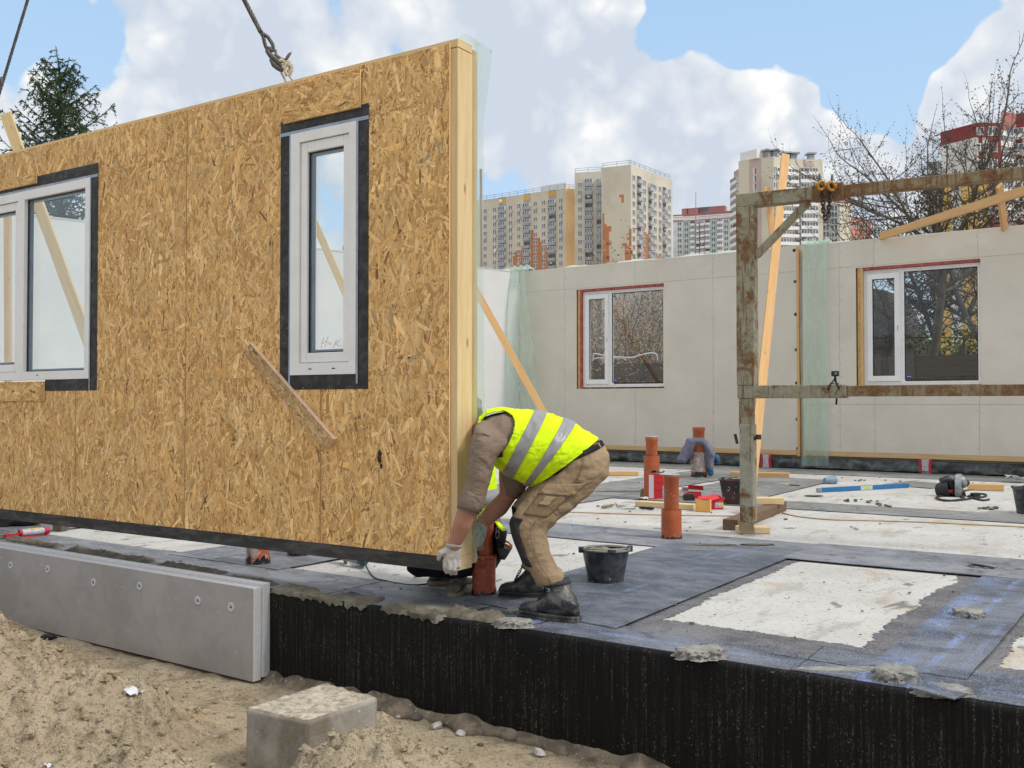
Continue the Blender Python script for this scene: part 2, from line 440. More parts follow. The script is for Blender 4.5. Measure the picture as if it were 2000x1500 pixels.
def bitumen_mat():
    t = NT('black_bitumen_coat'); c = t.coord('Object')
    st = t.noise(t.coord('Object', (62, 1, 1.3)), 1.0, 4, .62); st2 = t.noise(t.coord('Object', (90, 1, 2.2), loc=(3, 0, 1)), 1, 2)
    fine = t.noise(t.coord('Object', (1, 1, .6)), 190, 2, .6); area = t.noise(t.coord('Object', (1, 1, 1.2)), 2.6, 6, .65)
    k = t.math('MULTIPLY', t.math('MULTIPLY', t.rng(st, .48, .70), t.rng(fine, .50, .66)), t.rng(area, .40, .60, .08, 1))
    k = t.math('MAXIMUM', k, t.math('MULTIPLY', t.rng(st2, .60, .72, 0, .6), t.rng(fine, .45, .65)))
    dots = t.voro(t.coord('Object'), 42); sel = t.noise(c, 13, 3)
    k = t.math('MAXIMUM', k, t.math('MULTIPLY', t.rng(dots, .10, .17, .9, 0), t.rng(sel, .5, .6)))
    base = t.mix(k, t.mix(t.rng(st2, .3, .7), (.004, .004, .0045), (.0085, .008, .0075)), (.15, .128, .095))
    t.pbr(base, .6, t.bump(st, .5, .01), 0, .15); return t.mat
BITUMEN = bitumen_mat()

def sand_mat():
    t = NT('sand'); c = t.coord('Object')
    n1 = t.noise(c, 2.0, 7, .6); base = t.mix(t.rng(n1, .32, .68), (.43, .345, .235), (.62, .515, .365))
    n2 = t.noise(c, 9, 7, .68, .3); base = t.mix(t.rng(n2, .51, .60, 0, .7), base, (.26, .20, .13))
    n3 = t.noise(c, 60, 4, .65); base = t.mix(t.rng(n3, .54, .62, 0, .65), base, (.17, .133, .09))
    n5 = t.noise(c, 3.3, 4); base = t.mix(t.rng(n5, .60, .72, 0, .35), base, (.48, .32, .17))
    n4 = t.noise(c, 170, 3, .6); base = t.mix(t.rng(n4, .56, .62, 0, .5), base, (.60, .52, .39))
    t.pbr(base, .95, t.bump(t.math('ADD', n3, t.math('MULTIPLY', n4, .7)), .9, .022), 0, .15); return t.mat
SAND = sand_mat()

# clothing, skin
def cloth(name, col, var=.1, weave=260, dirt=None, da=.4):
    m_ = plain(name, col, .88, var, 5, .25, weave, dirt=dirt, dirt_scale=6, dirt_amt=da, spec=.2)
    t = NT.__new__(NT); t.mat = m_; t.t = m_.node_tree
    b = [n for n in t.t.nodes if n.type == 'BSDF_PRINCIPLED'][0]; nb = [n for n in t.t.nodes if n.type == 'BUMP'][0]
    w1 = t.noise(t.coord('Object', (1, 1, 1.7)), 8, 2, .45, 1.4); w2 = t.noise(t.coord('Object', (1.4, 1, .8), (.5, .4, .8)), 20, 2, .4, 1.0)
    wb = t.bump(t.math('ADD', w1, t.math('MULTIPLY', w2, .35)), .42, .035); t.put(nb.inputs['Normal'], wb)
    return m_
KHAKI = cloth('khaki_canvas', (.33, .238, .148), .1, 260, (.24, .17, .105), .5)
KHAKI_DK = cloth('khaki_pocket', (.22, .155, .09), .1)
SWEAT = cloth('brown_sweater', (.235, .178, .138), .08, 200, (.17, .13, .10), .4)
SWEAT_DK = cloth('sweater_trim', (.19, .145, .105), .08)
HIVIS = cloth('hi_vis_yellow', (.66, .92, .012), .06, 220)
REFL = plain('reflective_tape', (.26, .26, .27), .45, .1, 10, .15, 60, spec=.5)
BLKCLOTH = cloth('black_cloth', (.014, .014, .017), .25, 200, (.10, .10, .10), .3)
NAVY = cloth('navy_trousers', (.010, .012, .022), .25)
SKIN = plain('skin', (.44, .215, .150), .55, .10, 8, .12, 120, dirt=(.36, .15, .11), dirt_scale=7, dirt_amt=.4)
GLOVE = plain('knit_glove', (.47, .445, .42), .9, .06, 9, .5, 330, dirt=(.40, .37, .34), dirt_scale=8, dirt_amt=.4)
GLOVETRIM = plain('orange_cuff', (.75, .16, .05), .8, .1)
LEATHER = plain('black_boot_leather', (.026, .027, .030), .42, .3, 7, .25, 60, dirt=(.24, .23, .20), dirt_scale=19, dirt_amt=.45)
SOLE = plain('boot_sole', (.035, .034, .035), .8, .2, 9, .3, 50, dirt=(.16, .15, .135), dirt_scale=9, dirt_amt=.6)
SNEAK = plain('dirty_sneaker', (.16, .135, .10), .85, .3, 20, .4, 80, dirt=(.05, .045, .04), dirt_scale=12, dirt_amt=.7)
LACE = plain('shoe_lace', (.33, .26, .17), .9, .2)
HAIR = plain('dark_hair', (.035, .025, .018), .7, .4, 60, .6, 90)
CAP = plain('grey_cap', (.24, .23, .20), .9, .4, 25, .4, 80)
POUCH = cloth('grey_pouch', (.10, .10, .105), .2)

# ---------------------------------------------------------------- sky and sun
w = bpy.data.worlds.new('World'); sc.world = w; w.use_nodes = True
def build_sky():
    t = NT.__new__(NT); t.t = w.node_tree; t.t.nodes.clear(); t.out = t.t.nodes.new('ShaderNodeOutputWorld')
    el, az = 48, SUN_AZ
    sky = t.n('TexSky', sky_type='NISHITA', sun_disc=False); sky.sun_elevation = math.radians(el); sky.sun_rotation = math.radians(90 - az)
    sky.altitude = 150; sky.air_density = 1.0; sky.dust_density = .6; sky.ozone_density = 1.6
    d = t.n('TexCoord').outputs['Generated']
    n1 = t.noise(d, 8.5, 7, .60, .3); n2 = t.noise(d, 17, 5, .60); n3 = t.noise(d, 3.4, 4, .6)
    vv = t.n('TexVoronoi', feature='F1'); wp = t.n('VectorMath', operation='ADD'); t.put(wp.inputs[0], d); nz = t.n('TexNoise'); t.put(nz.inputs['Vector'], d); nz.inputs['Scale'].default_value = 14; nz.inputs['Detail'].default_value = 2
    sc_ = t.n('VectorMath', operation='SCALE'); t.put(sc_.inputs[0], nz.outputs['Color']); sc_.inputs['Scale'].default_value = .05; t.put(wp.inputs[1], sc_.outputs[0])
    t.put(vv.inputs['Vector'], wp.outputs[0]); vv.inputs['Scale'].default_value = 22; vv.inputs['Detail'].default_value = 1.5; vv.inputs['Roughness'].default_value = .55
    puff = t.math('SUBTRACT', .42, vv.outputs['Distance'])
    f = t.math('ADD', t.math('MULTIPLY', t.math('SUBTRACT', n1, .5), 1.9), t.math('MULTIPLY', puff, .95))
    def blob(px, py, r, wt):
        c = ray(px, py).normalized()
        dp = t.n('VectorMath', operation='DOT_PRODUCT'); t.put(dp.inputs[0], d); dp.inputs[1].default_value = c
        a0 = math.cos(r * 1.25 / F); a1 = math.cos(r * .1 / F)
        return t.rng(dp.outputs['Value'], a0, a1, 0, wt, True)
    zz_ = t.sep(d)[2]; tot = t.math('ADD', f, t.rng(zz_, .42, .6, .34, .85))  # extra unseen cloud above the view, added to neutralise the ambient light
    bk = t.n('VectorMath', operation='DOT_PRODUCT'); t.put(bk.inputs[0], d); bk.inputs[1].default_value = FH
    tot = t.math('ADD', tot, t.rng(bk.outputs['Value'], .78, .5, 0, .5))          # unseen cloud added outside the view for more neutral ambient light
    for b in CLOUD_BLOBS: tot = t.math('ADD', tot, blob(*b))
    cov = t.math('POWER', t.rng(tot, -.10, .24, 0, 1, True), .8)
    # cloud tone: bright thin rims and heaps, bluish grey where the cloud is thick
    tone = t.math('ADD', t.math('MULTIPLY', puff, 1.25), t.math('ADD', t.math('MULTIPLY', t.math('SUBTRACT', n2, .5), 1.8), t.math('MULTIPLY', t.math('SUBTRACT', n3, .5), 2.4)))
    tone = t.math('SUBTRACT', tone, t.rng(tot, .15, 1.2, -.14, .12))
    for b in GREY_BLOBS: tone = t.math('ADD', tone, blob(*b))
    cc = t.ramp(t.rng(tone, -.78, .34), [(0, (4.15, 4.6, 5.3)), (.35, (4.8, 5.15, 5.65)), (.62, (5.45, 5.68, 5.98)), (.82, (6.1, 6.2, 6.32)), (1, (6.7, 6.7, 6.65))])
    z = t.sep(d)[2]
    skyc = t.mix(.80, sky.outputs[0], t.ramp(t.rng(z, 0, .45), [(0, (4.5, 5.5, 6.5)), (.5, (3.6, 5.0, 6.6)), (1, (2.9, 4.5, 6.5))]))
    col = t.mix(t.math('MULTIPLY', cov, t.rng(z, -.02, .03)), skyc, cc)
    k = t.rng(z, .5, .9, 1.0, 1.55, True)                 # unseen zenith brightened to add top light on the floor
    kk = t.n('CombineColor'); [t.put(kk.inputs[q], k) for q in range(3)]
    col = t.mix(1.0, col, kk.outputs[0], 'MULTIPLY'); col = t.mix(t.rng(z, .45, .7), col, t.mix(1.0, col, (1.06, 1.0, .92), 'MULTIPLY'))  # the unseen zenith is also warmed to tint its added light
    col.node.clamp_result = False
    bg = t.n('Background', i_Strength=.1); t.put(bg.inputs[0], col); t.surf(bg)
CLOUD_BLOBS = [  # pixel, pixel, radius, weight (positive = cloud)
    (1420, 20, 150, -1.0), (1600, 60, 170, -1.1), (1760, 130, 130, -1.1), (1700, 230, 90, -.7), (1850, 30, 100, -.9), (1330, 60, 90, -.8), (1500, 80, 110, -.6),
    (90, 75, 120, -.9), (180, 110, 70, -.4), (1010, 400, 120, -.5), (955, 340, 90, -.3), (1790, 60, 120, -.5),
    (280, 170, 200, .5), (700, 200, 420, .30), (420, 330, 250, .25), (1110, 200, 260, .35), (1190, 40, 110, .6),
    (1385, 150, 90, .95), (1325, 185, 95, .8), (1530, 165, 72, .95), (1470, 225, 110, .9), (1580, 250, 95, .8), (1645, 320, 100, .8), (1710, 370, 100, .7), (1430, 330, 210, .7),
    (1975, 90, 130, 1.1), (1905, 150, 95, .95), (1850, 205, 75, .8), (1990, 210, 150, .9), (1800, 330, 130, .6),
    (30, 250, 150, .6), (940, 60, 260, .45), (1080, 330, 160, .4), (560, 60, 160, .4), (20, 10, 60, .3)]
GREY_BLOBS = [(1010, 170, 170, -.32), (1160, 300, 200, -.15), (1350, 330, 150, -.2), (400, 30, 160, -.25), (480, 140, 120, -.25), (1900, 260, 120, -.15), (1000, 330, 120, -.2),
    (270, 130, 170, .28), (1370, 150, 110, .4), (1530, 150, 70, .4), (1480, 240, 140, .25), (1120, 260, 110, .28), (1650, 300, 110, .25), (1960, 80, 140, .5), (1880, 170, 90, .35), (720, 20, 200, .2), (1190, 10, 80, .25)]
SUN_AZ = 8.0     # degrees from +X towards +Y
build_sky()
sun = bpy.data.lights.new('sun', 'SUN'); so = bpy.data.objects.new('sun', sun); COL.objects.link(so)
sun.energy = 1.5; sun.angle = math.radians(10); sun.color = (1, .95, .87)
el = math.radians(48); az = math.radians(SUN_AZ)
so.rotation_euler = V((math.cos(el) * math.cos(az), math.cos(el) * math.sin(az), math.sin(el))).to_track_quat('Z', 'Y').to_euler()
so.location = (0, 0, 20)

sc.view_settings.exposure = .60
# ---------------------------------------------------------------- ground: one sheet, fine near the camera, coarse to the horizon
def axis(lo, hi, step, far, n):
    a = list(np.arange(lo, hi + 1e-6, step)); g = step
    L = []; x = lo
    while x > -far: g *= 1.28; x -= g; L.append(x)
    Rr = []; x = a[-1]; g = step
    while x < far: g *= 1.28; x += g; Rr.append(x)
    return np.array(L[::-1] + a + Rr)
def smooth(x, a, b):
    t = np.clip((x - a) / (b - a), 0, 1); return t * t * (3 - 2 * t)
def ground_h(X, Y):
    edge = 3.42 - .06 * (X + 5) + .14 * fbm(X * 1.7, X * 0 + 3, 3, 4)
    up = smooth(edge - Y, 0.0, 1.05)
    rightend = smooth(-3.62 - X + .45 * (Y - 2.9), -.25, .75)
    A = .40 * up * rightend
    A = A + .07 * np.exp(-((X + 6.75) / .3) ** 2 - ((Y - 3.55) / .14) ** 2)
    B = .245 * np.exp(-((X + 2.62) / .36) ** 2 - ((Y - 2.86) / .36) ** 2) + .22 * np.exp(-((X + 2.1) / .45) ** 2 - ((Y - 2.55) / .30) ** 2)
    Cc = .20 * np.exp(-((X + 3.38) / .30) ** 2 - ((Y - 2.38) / .22) ** 2)
    heap = np.maximum(A, np.maximum(B, Cc)) + .25 * np.minimum(A, B)
    rough = np.clip(heap / .12, .12, 1) * np.where((Y < 3.9) & (Y > -3) & (X > -12) & (X < 5), 1, .2)
    n = .095 * fbm(X * 2.2, Y * 2.2, 3, 1) + .050 * np.abs(fbm(X * 7, Y * 7, 3, 5)) + .048 * fbm(X * 21, Y * 21, 3, 9) + .016 * fbm(X * 48, Y * 48, 2, 13)
    lump = np.clip(fbm(X * 11, Y * 11, 2, 21) - .16, 0, 1) * .22
    return -.515 + heap + rough * (n + lump)
gx = axis(-7.6, -.6, .013, 900, 0); gy = axis(1.5, 3.87, .013, 900, 0)
X, Y = np.meshgrid(gx, gy, indexing='ij'); Zg = ground_h(X, Y)
far = (np.abs(X) > 30) | (np.abs(Y) > 40); Zg[far] = -.6
nx, ny = len(gx), len(gy)
co_ = np.stack([X, Y, Zg], -1).reshape(-1, 3)
idx = np.arange(nx * ny).reshape(nx, ny)
q = np.stack([idx[:-1, :-1], idx[1:, :-1], idx[1:, 1:], idx[:-1, 1:]], -1).reshape(-1, 4)
me = bpy.data.meshes.new('ground'); me.vertices.add(len(co_)); me.vertices.foreach_set('co', co_.ravel())
me.loops.add(q.size); me.loops.foreach_set('vertex_index', q.ravel().astype(np.int32))
me.polygons.add(len(q)); me.polygons.foreach_set('loop_start', np.arange(0, q.size, 4, dtype=np.int32)); me.polygons.foreach_set('use_smooth', [True] * len(q))
me.update(); me.validate(); me.materials.append(SAND)
tag(link(me, 'ground'), kind='structure')

def gh(x, y): return float(ground_h(np.array([[x]], float), np.array([[y]], float))[0, 0])
def lump(mb, c, r, rng, flat=.7, n=9, rough=.25, mi=0):
    # irregular stone or clod
    ph = rng.uniform(0, 9); c = V(c); P = []; k2 = n // 2 + 1; fs = []
    M = rot('Z', rng.uniform(0, 360)) @ rot('X', rng.uniform(-25, 25))
    for i in range(k2):
        a = math.pi * i / (k2 - 1)
        for k in range(n):
            b = 2 * math.pi * k / n
            rr = r * (1 + rng.uniform(-rough, rough)) if 0 < i < k2 - 1 else r
            P.append(c + M @ V((rr * 1.25 * math.sin(a) * math.cos(b), rr * math.sin(a) * math.sin(b), rr * flat * math.cos(a))))
    for i in range(k2 - 1):
        for k in range(n): fs.append((i * n + k, (i + 1) * n + k, (i + 1) * n + (k + 1) % n, i * n + (k + 1) % n))
    mb.add(P, fs, mi)
mb = MB()
for k in range(8500):
    x = RND.uniform(-7.2, -1.2); y = RND.uniform(1.75, 3.6)
    hgt = gh(x, y)
    if hgt < -.47 and RND.random() < .75: continue
    s = RND.choice([.004, .005, .006, .007, .008, .011, .015]) * RND.uniform(.6, 1.35)
    if RND.random() < .02: s *= 1.7
    lump(mb, (x, y, hgt + s * .2), s, RND, .75, 6, .3)
tag(mb.build('sand_clods', SAND), kind='stuff')

# stones by the foot of the foundation, scraps on the sand
def on_ground(px, py):
    p = Zp(px, py, -.48)
    for _ in range(6): p = Zp(px, py, gh(p.x, p.y))
    return p
for k, (px, py, r, lab) in enumerate([(795, 1391, .026, 'rounded white stone at the foot of the black foundation, beside a dark stone'), (815, 1405, .028, 'dark angular stone among pale stones below the black foundation'),
        (779, 1402, .015, 'smallest white stone next to the concrete block corner'), (853, 1422, .03, 'grey stone sunk in the dirt below the bitumen wall'),
        (864, 1408, .022, 'pale stone pressed against the mortar skirt'), (900, 1436, .024, 'flat dusty stone on the dirt strip'),
        (917, 1431, .022, 'light angular stone on the dirt strip beside a flat dusty one'), (938, 1456, .014, 'small dark pebble on the bare dirt strip'),
        (1053, 1474, .03, 'pale flat stone under the curled mortar skirt'), (742, 1408, .045, 'big sandy lump at the right corner of the concrete block')]):
    mb = MB(); p = on_ground(px, py); lump(mb, p + V((0, 0, r * .35)), r, RND, .65, 9, .18)
    tag(mb.build('stone', SAND if k == 9 else STONE_DK if k in (1, 7) else STONE, smooth=40), lab, 'stone', 'stones along the foot of the foundation')
def crumple(mb, c, r, rng, n=7):
    c = V(c); P = []; g = 5
    for i in range(g):
        for j in range(g): P.append(c + V(((i / 4 - .5) * 2 * r * rng.uniform(.75, 1.2), (j / 4 - .5) * 1.5 * r * rng.uniform(.75, 1.2), rng.uniform(.1, .7) * r)))
    mb.add(P, [(i * g + j, (i + 1) * g + j, (i + 1) * g + j + 1, i * g + j + 1) for i in range(g - 1) for j in range(g - 1)])
for px, py, r, lab in [(261, 1356, .045, 'crumpled translucent plastic scrap lying halfway up the sand heap'), (212, 1424, .028, 'small white plastic scrap low on the sand heap'), (95, 1497, .02, 'tiny white plastic scrap at the bottom edge of the sand heap')]:
    mb = MB(); crumple(mb, on_ground(px, py), r, RND); tag(mb.build('plastic_scrap', SCRAP), lab, 'scrap', 'plastic scraps on the sand')
mb = MB(); p = on_ground(92, 1250)
mb.tube([p + RT * (x * .055) + UPZ * (.018 - .012 * abs(x) ** 2 + .004) + FH * (.03 * x * x) for x in np.linspace(-1, 1, 9)], [.003, .012, .017, .02, .021, .021, .019, .012, .004], 10)
tag(mb.build('rubber_offcut', TOOLBLACK, smooth=True), 'black curved rubber offcut half buried in sand by the insulation board', 'offcut')

# ---------------------------------------------------------------- foundation
FY = 3.84
fnd = thing('foundation', 'low concrete foundation with black bitumen front and dark membrane strips on its pale floor', 'foundation', (-4, FY, 0))
mb = MB()
X0, X1, Y1 = -17.0, 4.0, 17.2
mb.hexa([(X0, FY, -.75), (X1, FY, -.75), (X1, Y1, -.75), (X0, Y1, -.75), (X0, FY, 0), (X1, FY, 0), (X1, Y1, 0), (X0, Y1, 0)])
mb.build('slab', SLAB, fnd)
# bitumen coat on the front, gently uneven, lapping over the top edge
mb = MB(); nxs = 260; rows = [(-.70, .0), (-.54, .004), (-.4, .006), (-.25, .006), (-.1, .005), (-.012, .006), (.0065, .0), (.0075, -.03)]
xs = np.linspace(X0, X1, nxs); P = []
for z, o in rows:
    for x in xs: P.append((x, FY - .010 - o - .004 * float(vnoise(np.array(x * 6), np.array(z * 3), 3)), z + (.006 * float(vnoise(np.array(x * 9), np.array(1.), 8)) if -.05 < z < .0 else 0)))
mb.add(P, [(r * nxs + k, r * nxs + k + 1, (r + 1) * nxs + k + 1, (r + 1) * nxs + k) for r in range(len(rows) - 1) for k in range(nxs - 1)])
mb.build('bitumen_coating', BITUMEN, fnd, smooth=True)
# curled mortar skirt at the foot
mb = MB(); P = []; xs = np.arange(-4.5, 1.5, .02); prof = [(.0, .040), (-.012, .022), (-.026, .010), (-.040, .004), (-.046, -.006), (-.03, -.05)]
for x in xs:
    a = .35 + 1.5 * abs(float(fbm(np.array(x * 5.1), np.array(2.), 4, 31))) * 2; lift = .03 * float(fbm(np.array(x * 5.), np.array(7.), 3, 41))
    for dy, dz in prof: P.append((x, FY - .012 + dy * min(1.6, a), -.505 + dz * (.6 + .5 * a) + lift * (1 if dy < -.03 else .3)))
n = len(prof)
mb.add(P, [(i * n + k, (i + 1) * n + k, (i + 1) * n + k + 1, i * n + k + 1) for i in range(len(xs) - 1) for k in range(n - 1)])
o = mb.build('mortar_skirt', SKIRT, fnd, smooth=True); s = o.modifiers.new('s', 'SOLIDIFY'); s.thickness = .006

def sheet(poly, z, name, mat, jag=.004, freq=9, seed=0, parent=fnd, th=.003, label=None):
    pts = []
    for i in range(len(poly)):
        a, b = V((*poly[i][:2], 0)), V((*poly[(i + 1) % len(poly)][:2], 0)); L = (b - a).length
        j = poly[i][2] if len(poly[i]) > 2 else jag; nn = V((-(b - a).y, (b - a).x, 0)).normalized()
        k = max(2, int(L / (.011 if j > .01 else .12)))
        for q in range(k):
            s = q / k; e = min(s, 1 - s) * L; e = min(1, e / .05)
            o = j * e * (2.2 if j < .01 else 1.1) * float(fbm(np.array(s * L * (freq if j < .01 else 3.2) + seed * 7.7), np.array(i * 3.3 + seed), 4, 50 + seed))
            o += (.5 * j * e * float(fbm(np.array(s * L * 40), np.array(i + seed * 2.), 3, 51)) + e * RND.uniform(-.010, .010) if j > .01 else 0)
            pts.append(a + (b - a) * s + nn * o + V((0, 0, z)))
    mb = MB(); mb.prism(pts, (0, 0, th)) if th else mb.add(pts, [tuple(range(len(pts)))])
    o = mb.build(name, mat, parent)
    if label: o['label'] = label
    return o
J = .042
# brushed primer margins, then the sheets laid on them
sheet([(-17, 3.87), (3.9, 3.87), (3.9, 4.42, J), (-17, 4.42)], .0015, 'primer_band', PRIMER, seed=1, th=0)
sheet([(-3.24, 4.3), (-2.20, 4.3, J), (-2.22, 6.65), (-3.24, 6.65)], .0025, 'primer_band', PRIMER, seed=2, th=0)
sheet([(-1.24, 4.3), (-.68, 4.3, J), (-.66, 6.65), (-1.22, 6.65, J)], .0025, 'primer_band', PRIMER, seed=3, th=0)
sheet([(-17, 3.86), (-3.05, 3.86), (-3.05, 4.40), (-17, 4.42)], .005, 'membrane_strip', MEMB_L, seed=4)
sheet([(-3.04, 3.86), (-1.35, 3.86), (-1.35, 4.12), (-2.2, 4.16), (-3.04, 4.34)], .005, 'membrane_strip', MEMB, seed=5)
sheet([(-1.35, 3.86), (3.9, 3.86), (3.9, 4.28), (-.66, 4.28), (-1.35, 4.31)], .0085, 'membrane_strip', MEMB, seed=6)
sheet([(-3.25, 4.20), (-2.26, 4.09), (-2.33, 7.05), (-3.30, 6.9)], .010, 'membrane_strip', MEMB, seed=7)
sheet([(-1.10, 4.1), (-.74, 4.1), (-.72, 6.8), (-1.10, 6.8)], .0115, 'membrane_strip', MEMB, seed=8)
sheet([(-12, 6.6), (-2.3, 6.62), (-2.3, 7.42), (-12, 7.4)], .006, 'membrane_strip', MEMB_L, seed=9)
sheet([(-2.35, 6.58), (3.9, 6.7), (3.9, 7.5), (-2.35, 7.42)], .0135, 'membrane_strip', MEMB_L, seed=10)
sheet([(-12, 9.72), (3.9, 9.8), (3.9, 10.5), (-12, 10.55)], .006, 'membrane_strip', MEMB_G, seed=11)
sheet([(-5.95, 4.3), (-4.82, 4.3), (-4.82, 6.7), (-5.95, 6.7)], .009, 'membrane_strip', MEMB_L, seed=12)
sheet([(-9.2, 4.3), (-7.85, 4.3), (-7.85, 6.7), (-9.2, 6.7)], .009, 'membrane_strip', MEMB_L, seed=13)
sheet([(-12, 5.0), (-5.9, 4.95), (-5.9, 6.6), (-12, 6.6)], .003, 'membrane_strip', MEMB_L, seed=14)
sheet([(-6.45, 9.2), (-5.42, 8.9), (-5.5, 15.6), (-6.6, 15.6)], .009, 'membrane_strip', MEMB_G, seed=15)
sheet([(-5.25, 10.3), (-4.02, 10.3), (-4.12, 13.7), (-5.25, 13.8)], .010, 'membrane_strip', MEMB_G, seed=16)
sheet([(-12, 14.6), (3.9, 14.9), (3.9, 16.8), (-12, 16.8)], .004, 'membrane_strip', MEMB_G, .03, seed=17)
sheet([(-3.42, 13.4), (-2.75, 13.1), (-2.6, 13.9), (-3.25, 14.2)], .007, 'membrane_patch', MEMB_G, seed=18)
sheet([(-3.6, 10.9), (-3.1, 10.9), (-3.1, 11.2), (-3.6, 11.3)], .006, 'membrane_patch', MEMB_G, .06, seed=19) if False else None
# seams where sheets overlap: thin bitumen beads
mb = MB()
for a, b in [((-2.255, 4.10), (-2.325, 7.05)), ((-2.26, 4.10), (-3.04, 4.17)), ((-3.04, 4.17), (-3.05, 3.87)), ((-2.6, 4.13), (-2.62, 3.87)), ((-4.0, 4.41), (-3.98, 3.87)), ((-4.82, 4.4), (-4.80, 6.6)), ((-5.5, 4.35), (-5.5, 6.5)), ((-1.35, 4.3), (-1.33, 3.87)), ((-1.5, 4.05), (-1.05, 4.03)), ((-.74, 4.1), (-.73, 5.8))]:
    p, q = V((*a, .0125)), V((*b, .0125))
    pts = [p.lerp(q, s) + V((RND.uniform(-.004, .004), RND.uniform(-.004, .004), 0)) for s in np.linspace(0, 1, 14)]
    mb.tube(pts, [RND.uniform(.0008, .0022) for _ in pts], 6)
mb.build('seam_bead', TAR, fnd, smooth=True)['kind'] = 'stuff'

# ---------------------------------------------------------------- insulation boards in front of the foundation
def ins_board(x0, x1, label, dowels):
    t = thing('insulation_board', label, 'insulation board', ((x0 + x1) / 2, 3.77, -.49), 'insulation boards against the foundation')
    mb = MB(); g = .0012
    y0, y1, y2 = 3.715, 3.772, 3.826
    mb.hexa([(x0 + g, y0, -.495), (x1 - g, y0, -.495), (x1 - g, y1, -.495), (x0 + g, y1, -.495), (x0 + g, y0, .030), (x1 - g, y0, .030), (x1 - g, y1, .030), (x0 + g, y1, .030)], 0)
    for f in range(len(mb.m)): pass
    mb.m[-6:] = [1, 1, 0, 1, 1, 1]
    mb.hexa([(x0 + g, y1 + .0005, -.48), (x1 - g + .012, y1 + .0005, -.48), (x1 - g + .012, y2, -.48), (x0 + g, y2, -.48), (x0 + g, y1 + .0005, .048), (x1 - g + .012, y1 + .0005, .048), (x1 - g + .012, y2, .048), (x0 + g, y2, .048)], 1)
    mb.build('foam_board', [EPS, EPS_CUT], t, bevel=.004)
    for x, z in dowels:
        d = MB(); M = rot('X', 90)
        prof = [(.0, .0), (.010, .0), (.012, .004), (.024, .004), (.027, .002), (.027, -.004)]
        P = MB(); P.lathe((0, 0, 0), prof, 22)
        d.add([V((x, y0 - .0005, z)) + M @ V(p) for p in P.v], P.f)
        d.build('fixing_disc', EPS_CUT, t, smooth=True)
        k = MB(); k.ball((x, y0 - .002, z), (.006, .003, .006), 8); k.build('nail_head', DKSTEEL, t, smooth=True)
ins_board(-5.405, -4.365, 'grey insulation board with an open white cut end, at the bare corner of the foundation', [(-4.856, -.095), (-4.557, -.098)])
ins_board(-6.447, -5.405, 'grey insulation board in the middle of the row against the foundation', [(-5.927, -.10), (-5.418 - .01, -.07)])
ins_board(-7.49, -6.447, 'grey insulation board half hidden by sand, furthest from the open cut end', [(-6.953, -.084), (-6.469, -.066)])
ins_board(-8.53, -7.49, 'grey insulation board beyond the one half hidden by sand', [(-7.9, -.084)])

# ---------------------------------------------------------------- concrete test block in the sand
P4 = [Zp(*p, -.235) for p in [(480, 1382), (601, 1408), (738, 1362), (636, 1334)]]
t = thing('concrete_block', 'rough grey concrete block standing in the sand beside the foundation', 'concrete block', tuple((P4[0] + P4[2]) / 2 - V((0, 0, .4))))
me_b = bmesh = None
import bmesh as BM
def rough_block(P4, depth, name, mats, parent, cuts=26, amp=.006):
    bm = BM.new(); vs = [bm.verts.new(p - V((0, 0, depth))) for p in P4] + [bm.verts.new(p) for p in P4]
    for f in [(3, 2, 1, 0), (4, 5, 6, 7), (0, 1, 5, 4), (1, 2, 6, 5), (2, 3, 7, 6), (3, 0, 4, 7)]: bm.faces.new([vs[i] for i in f])
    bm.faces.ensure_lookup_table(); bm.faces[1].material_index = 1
    BM.ops.bevel(bm, geom=bm.edges[:], offset=.006, segments=2, affect='EDGES')
    BM.ops.subdivide_edges(bm, edges=[e for e in bm.edges if e.calc_length() > .05], cuts=cuts, use_grid_fill=True)
    bm.normal_update()
    for v in bm.verts:
        x, y, z = v.co
        k = float(fbm(np.array(x * 30 + z * 13), np.array(y * 30 + z * 21), 4, 77)); edge = 1 if len({f.material_index for f in v.link_faces}) > 1 else .35
        v.co += v.normal * (k * amp * 2 * edge)
    me = bpy.data.meshes.new(name); bm.to_mesh(me); bm.free()
    for m_ in mats: me.materials.append(m_)
    me.uv_layers.new(name='UVMap')
    return link(me, name, parent, True)
rough_block(P4, .42, 'block_body', [CONCBLK, CONCTOP], t)

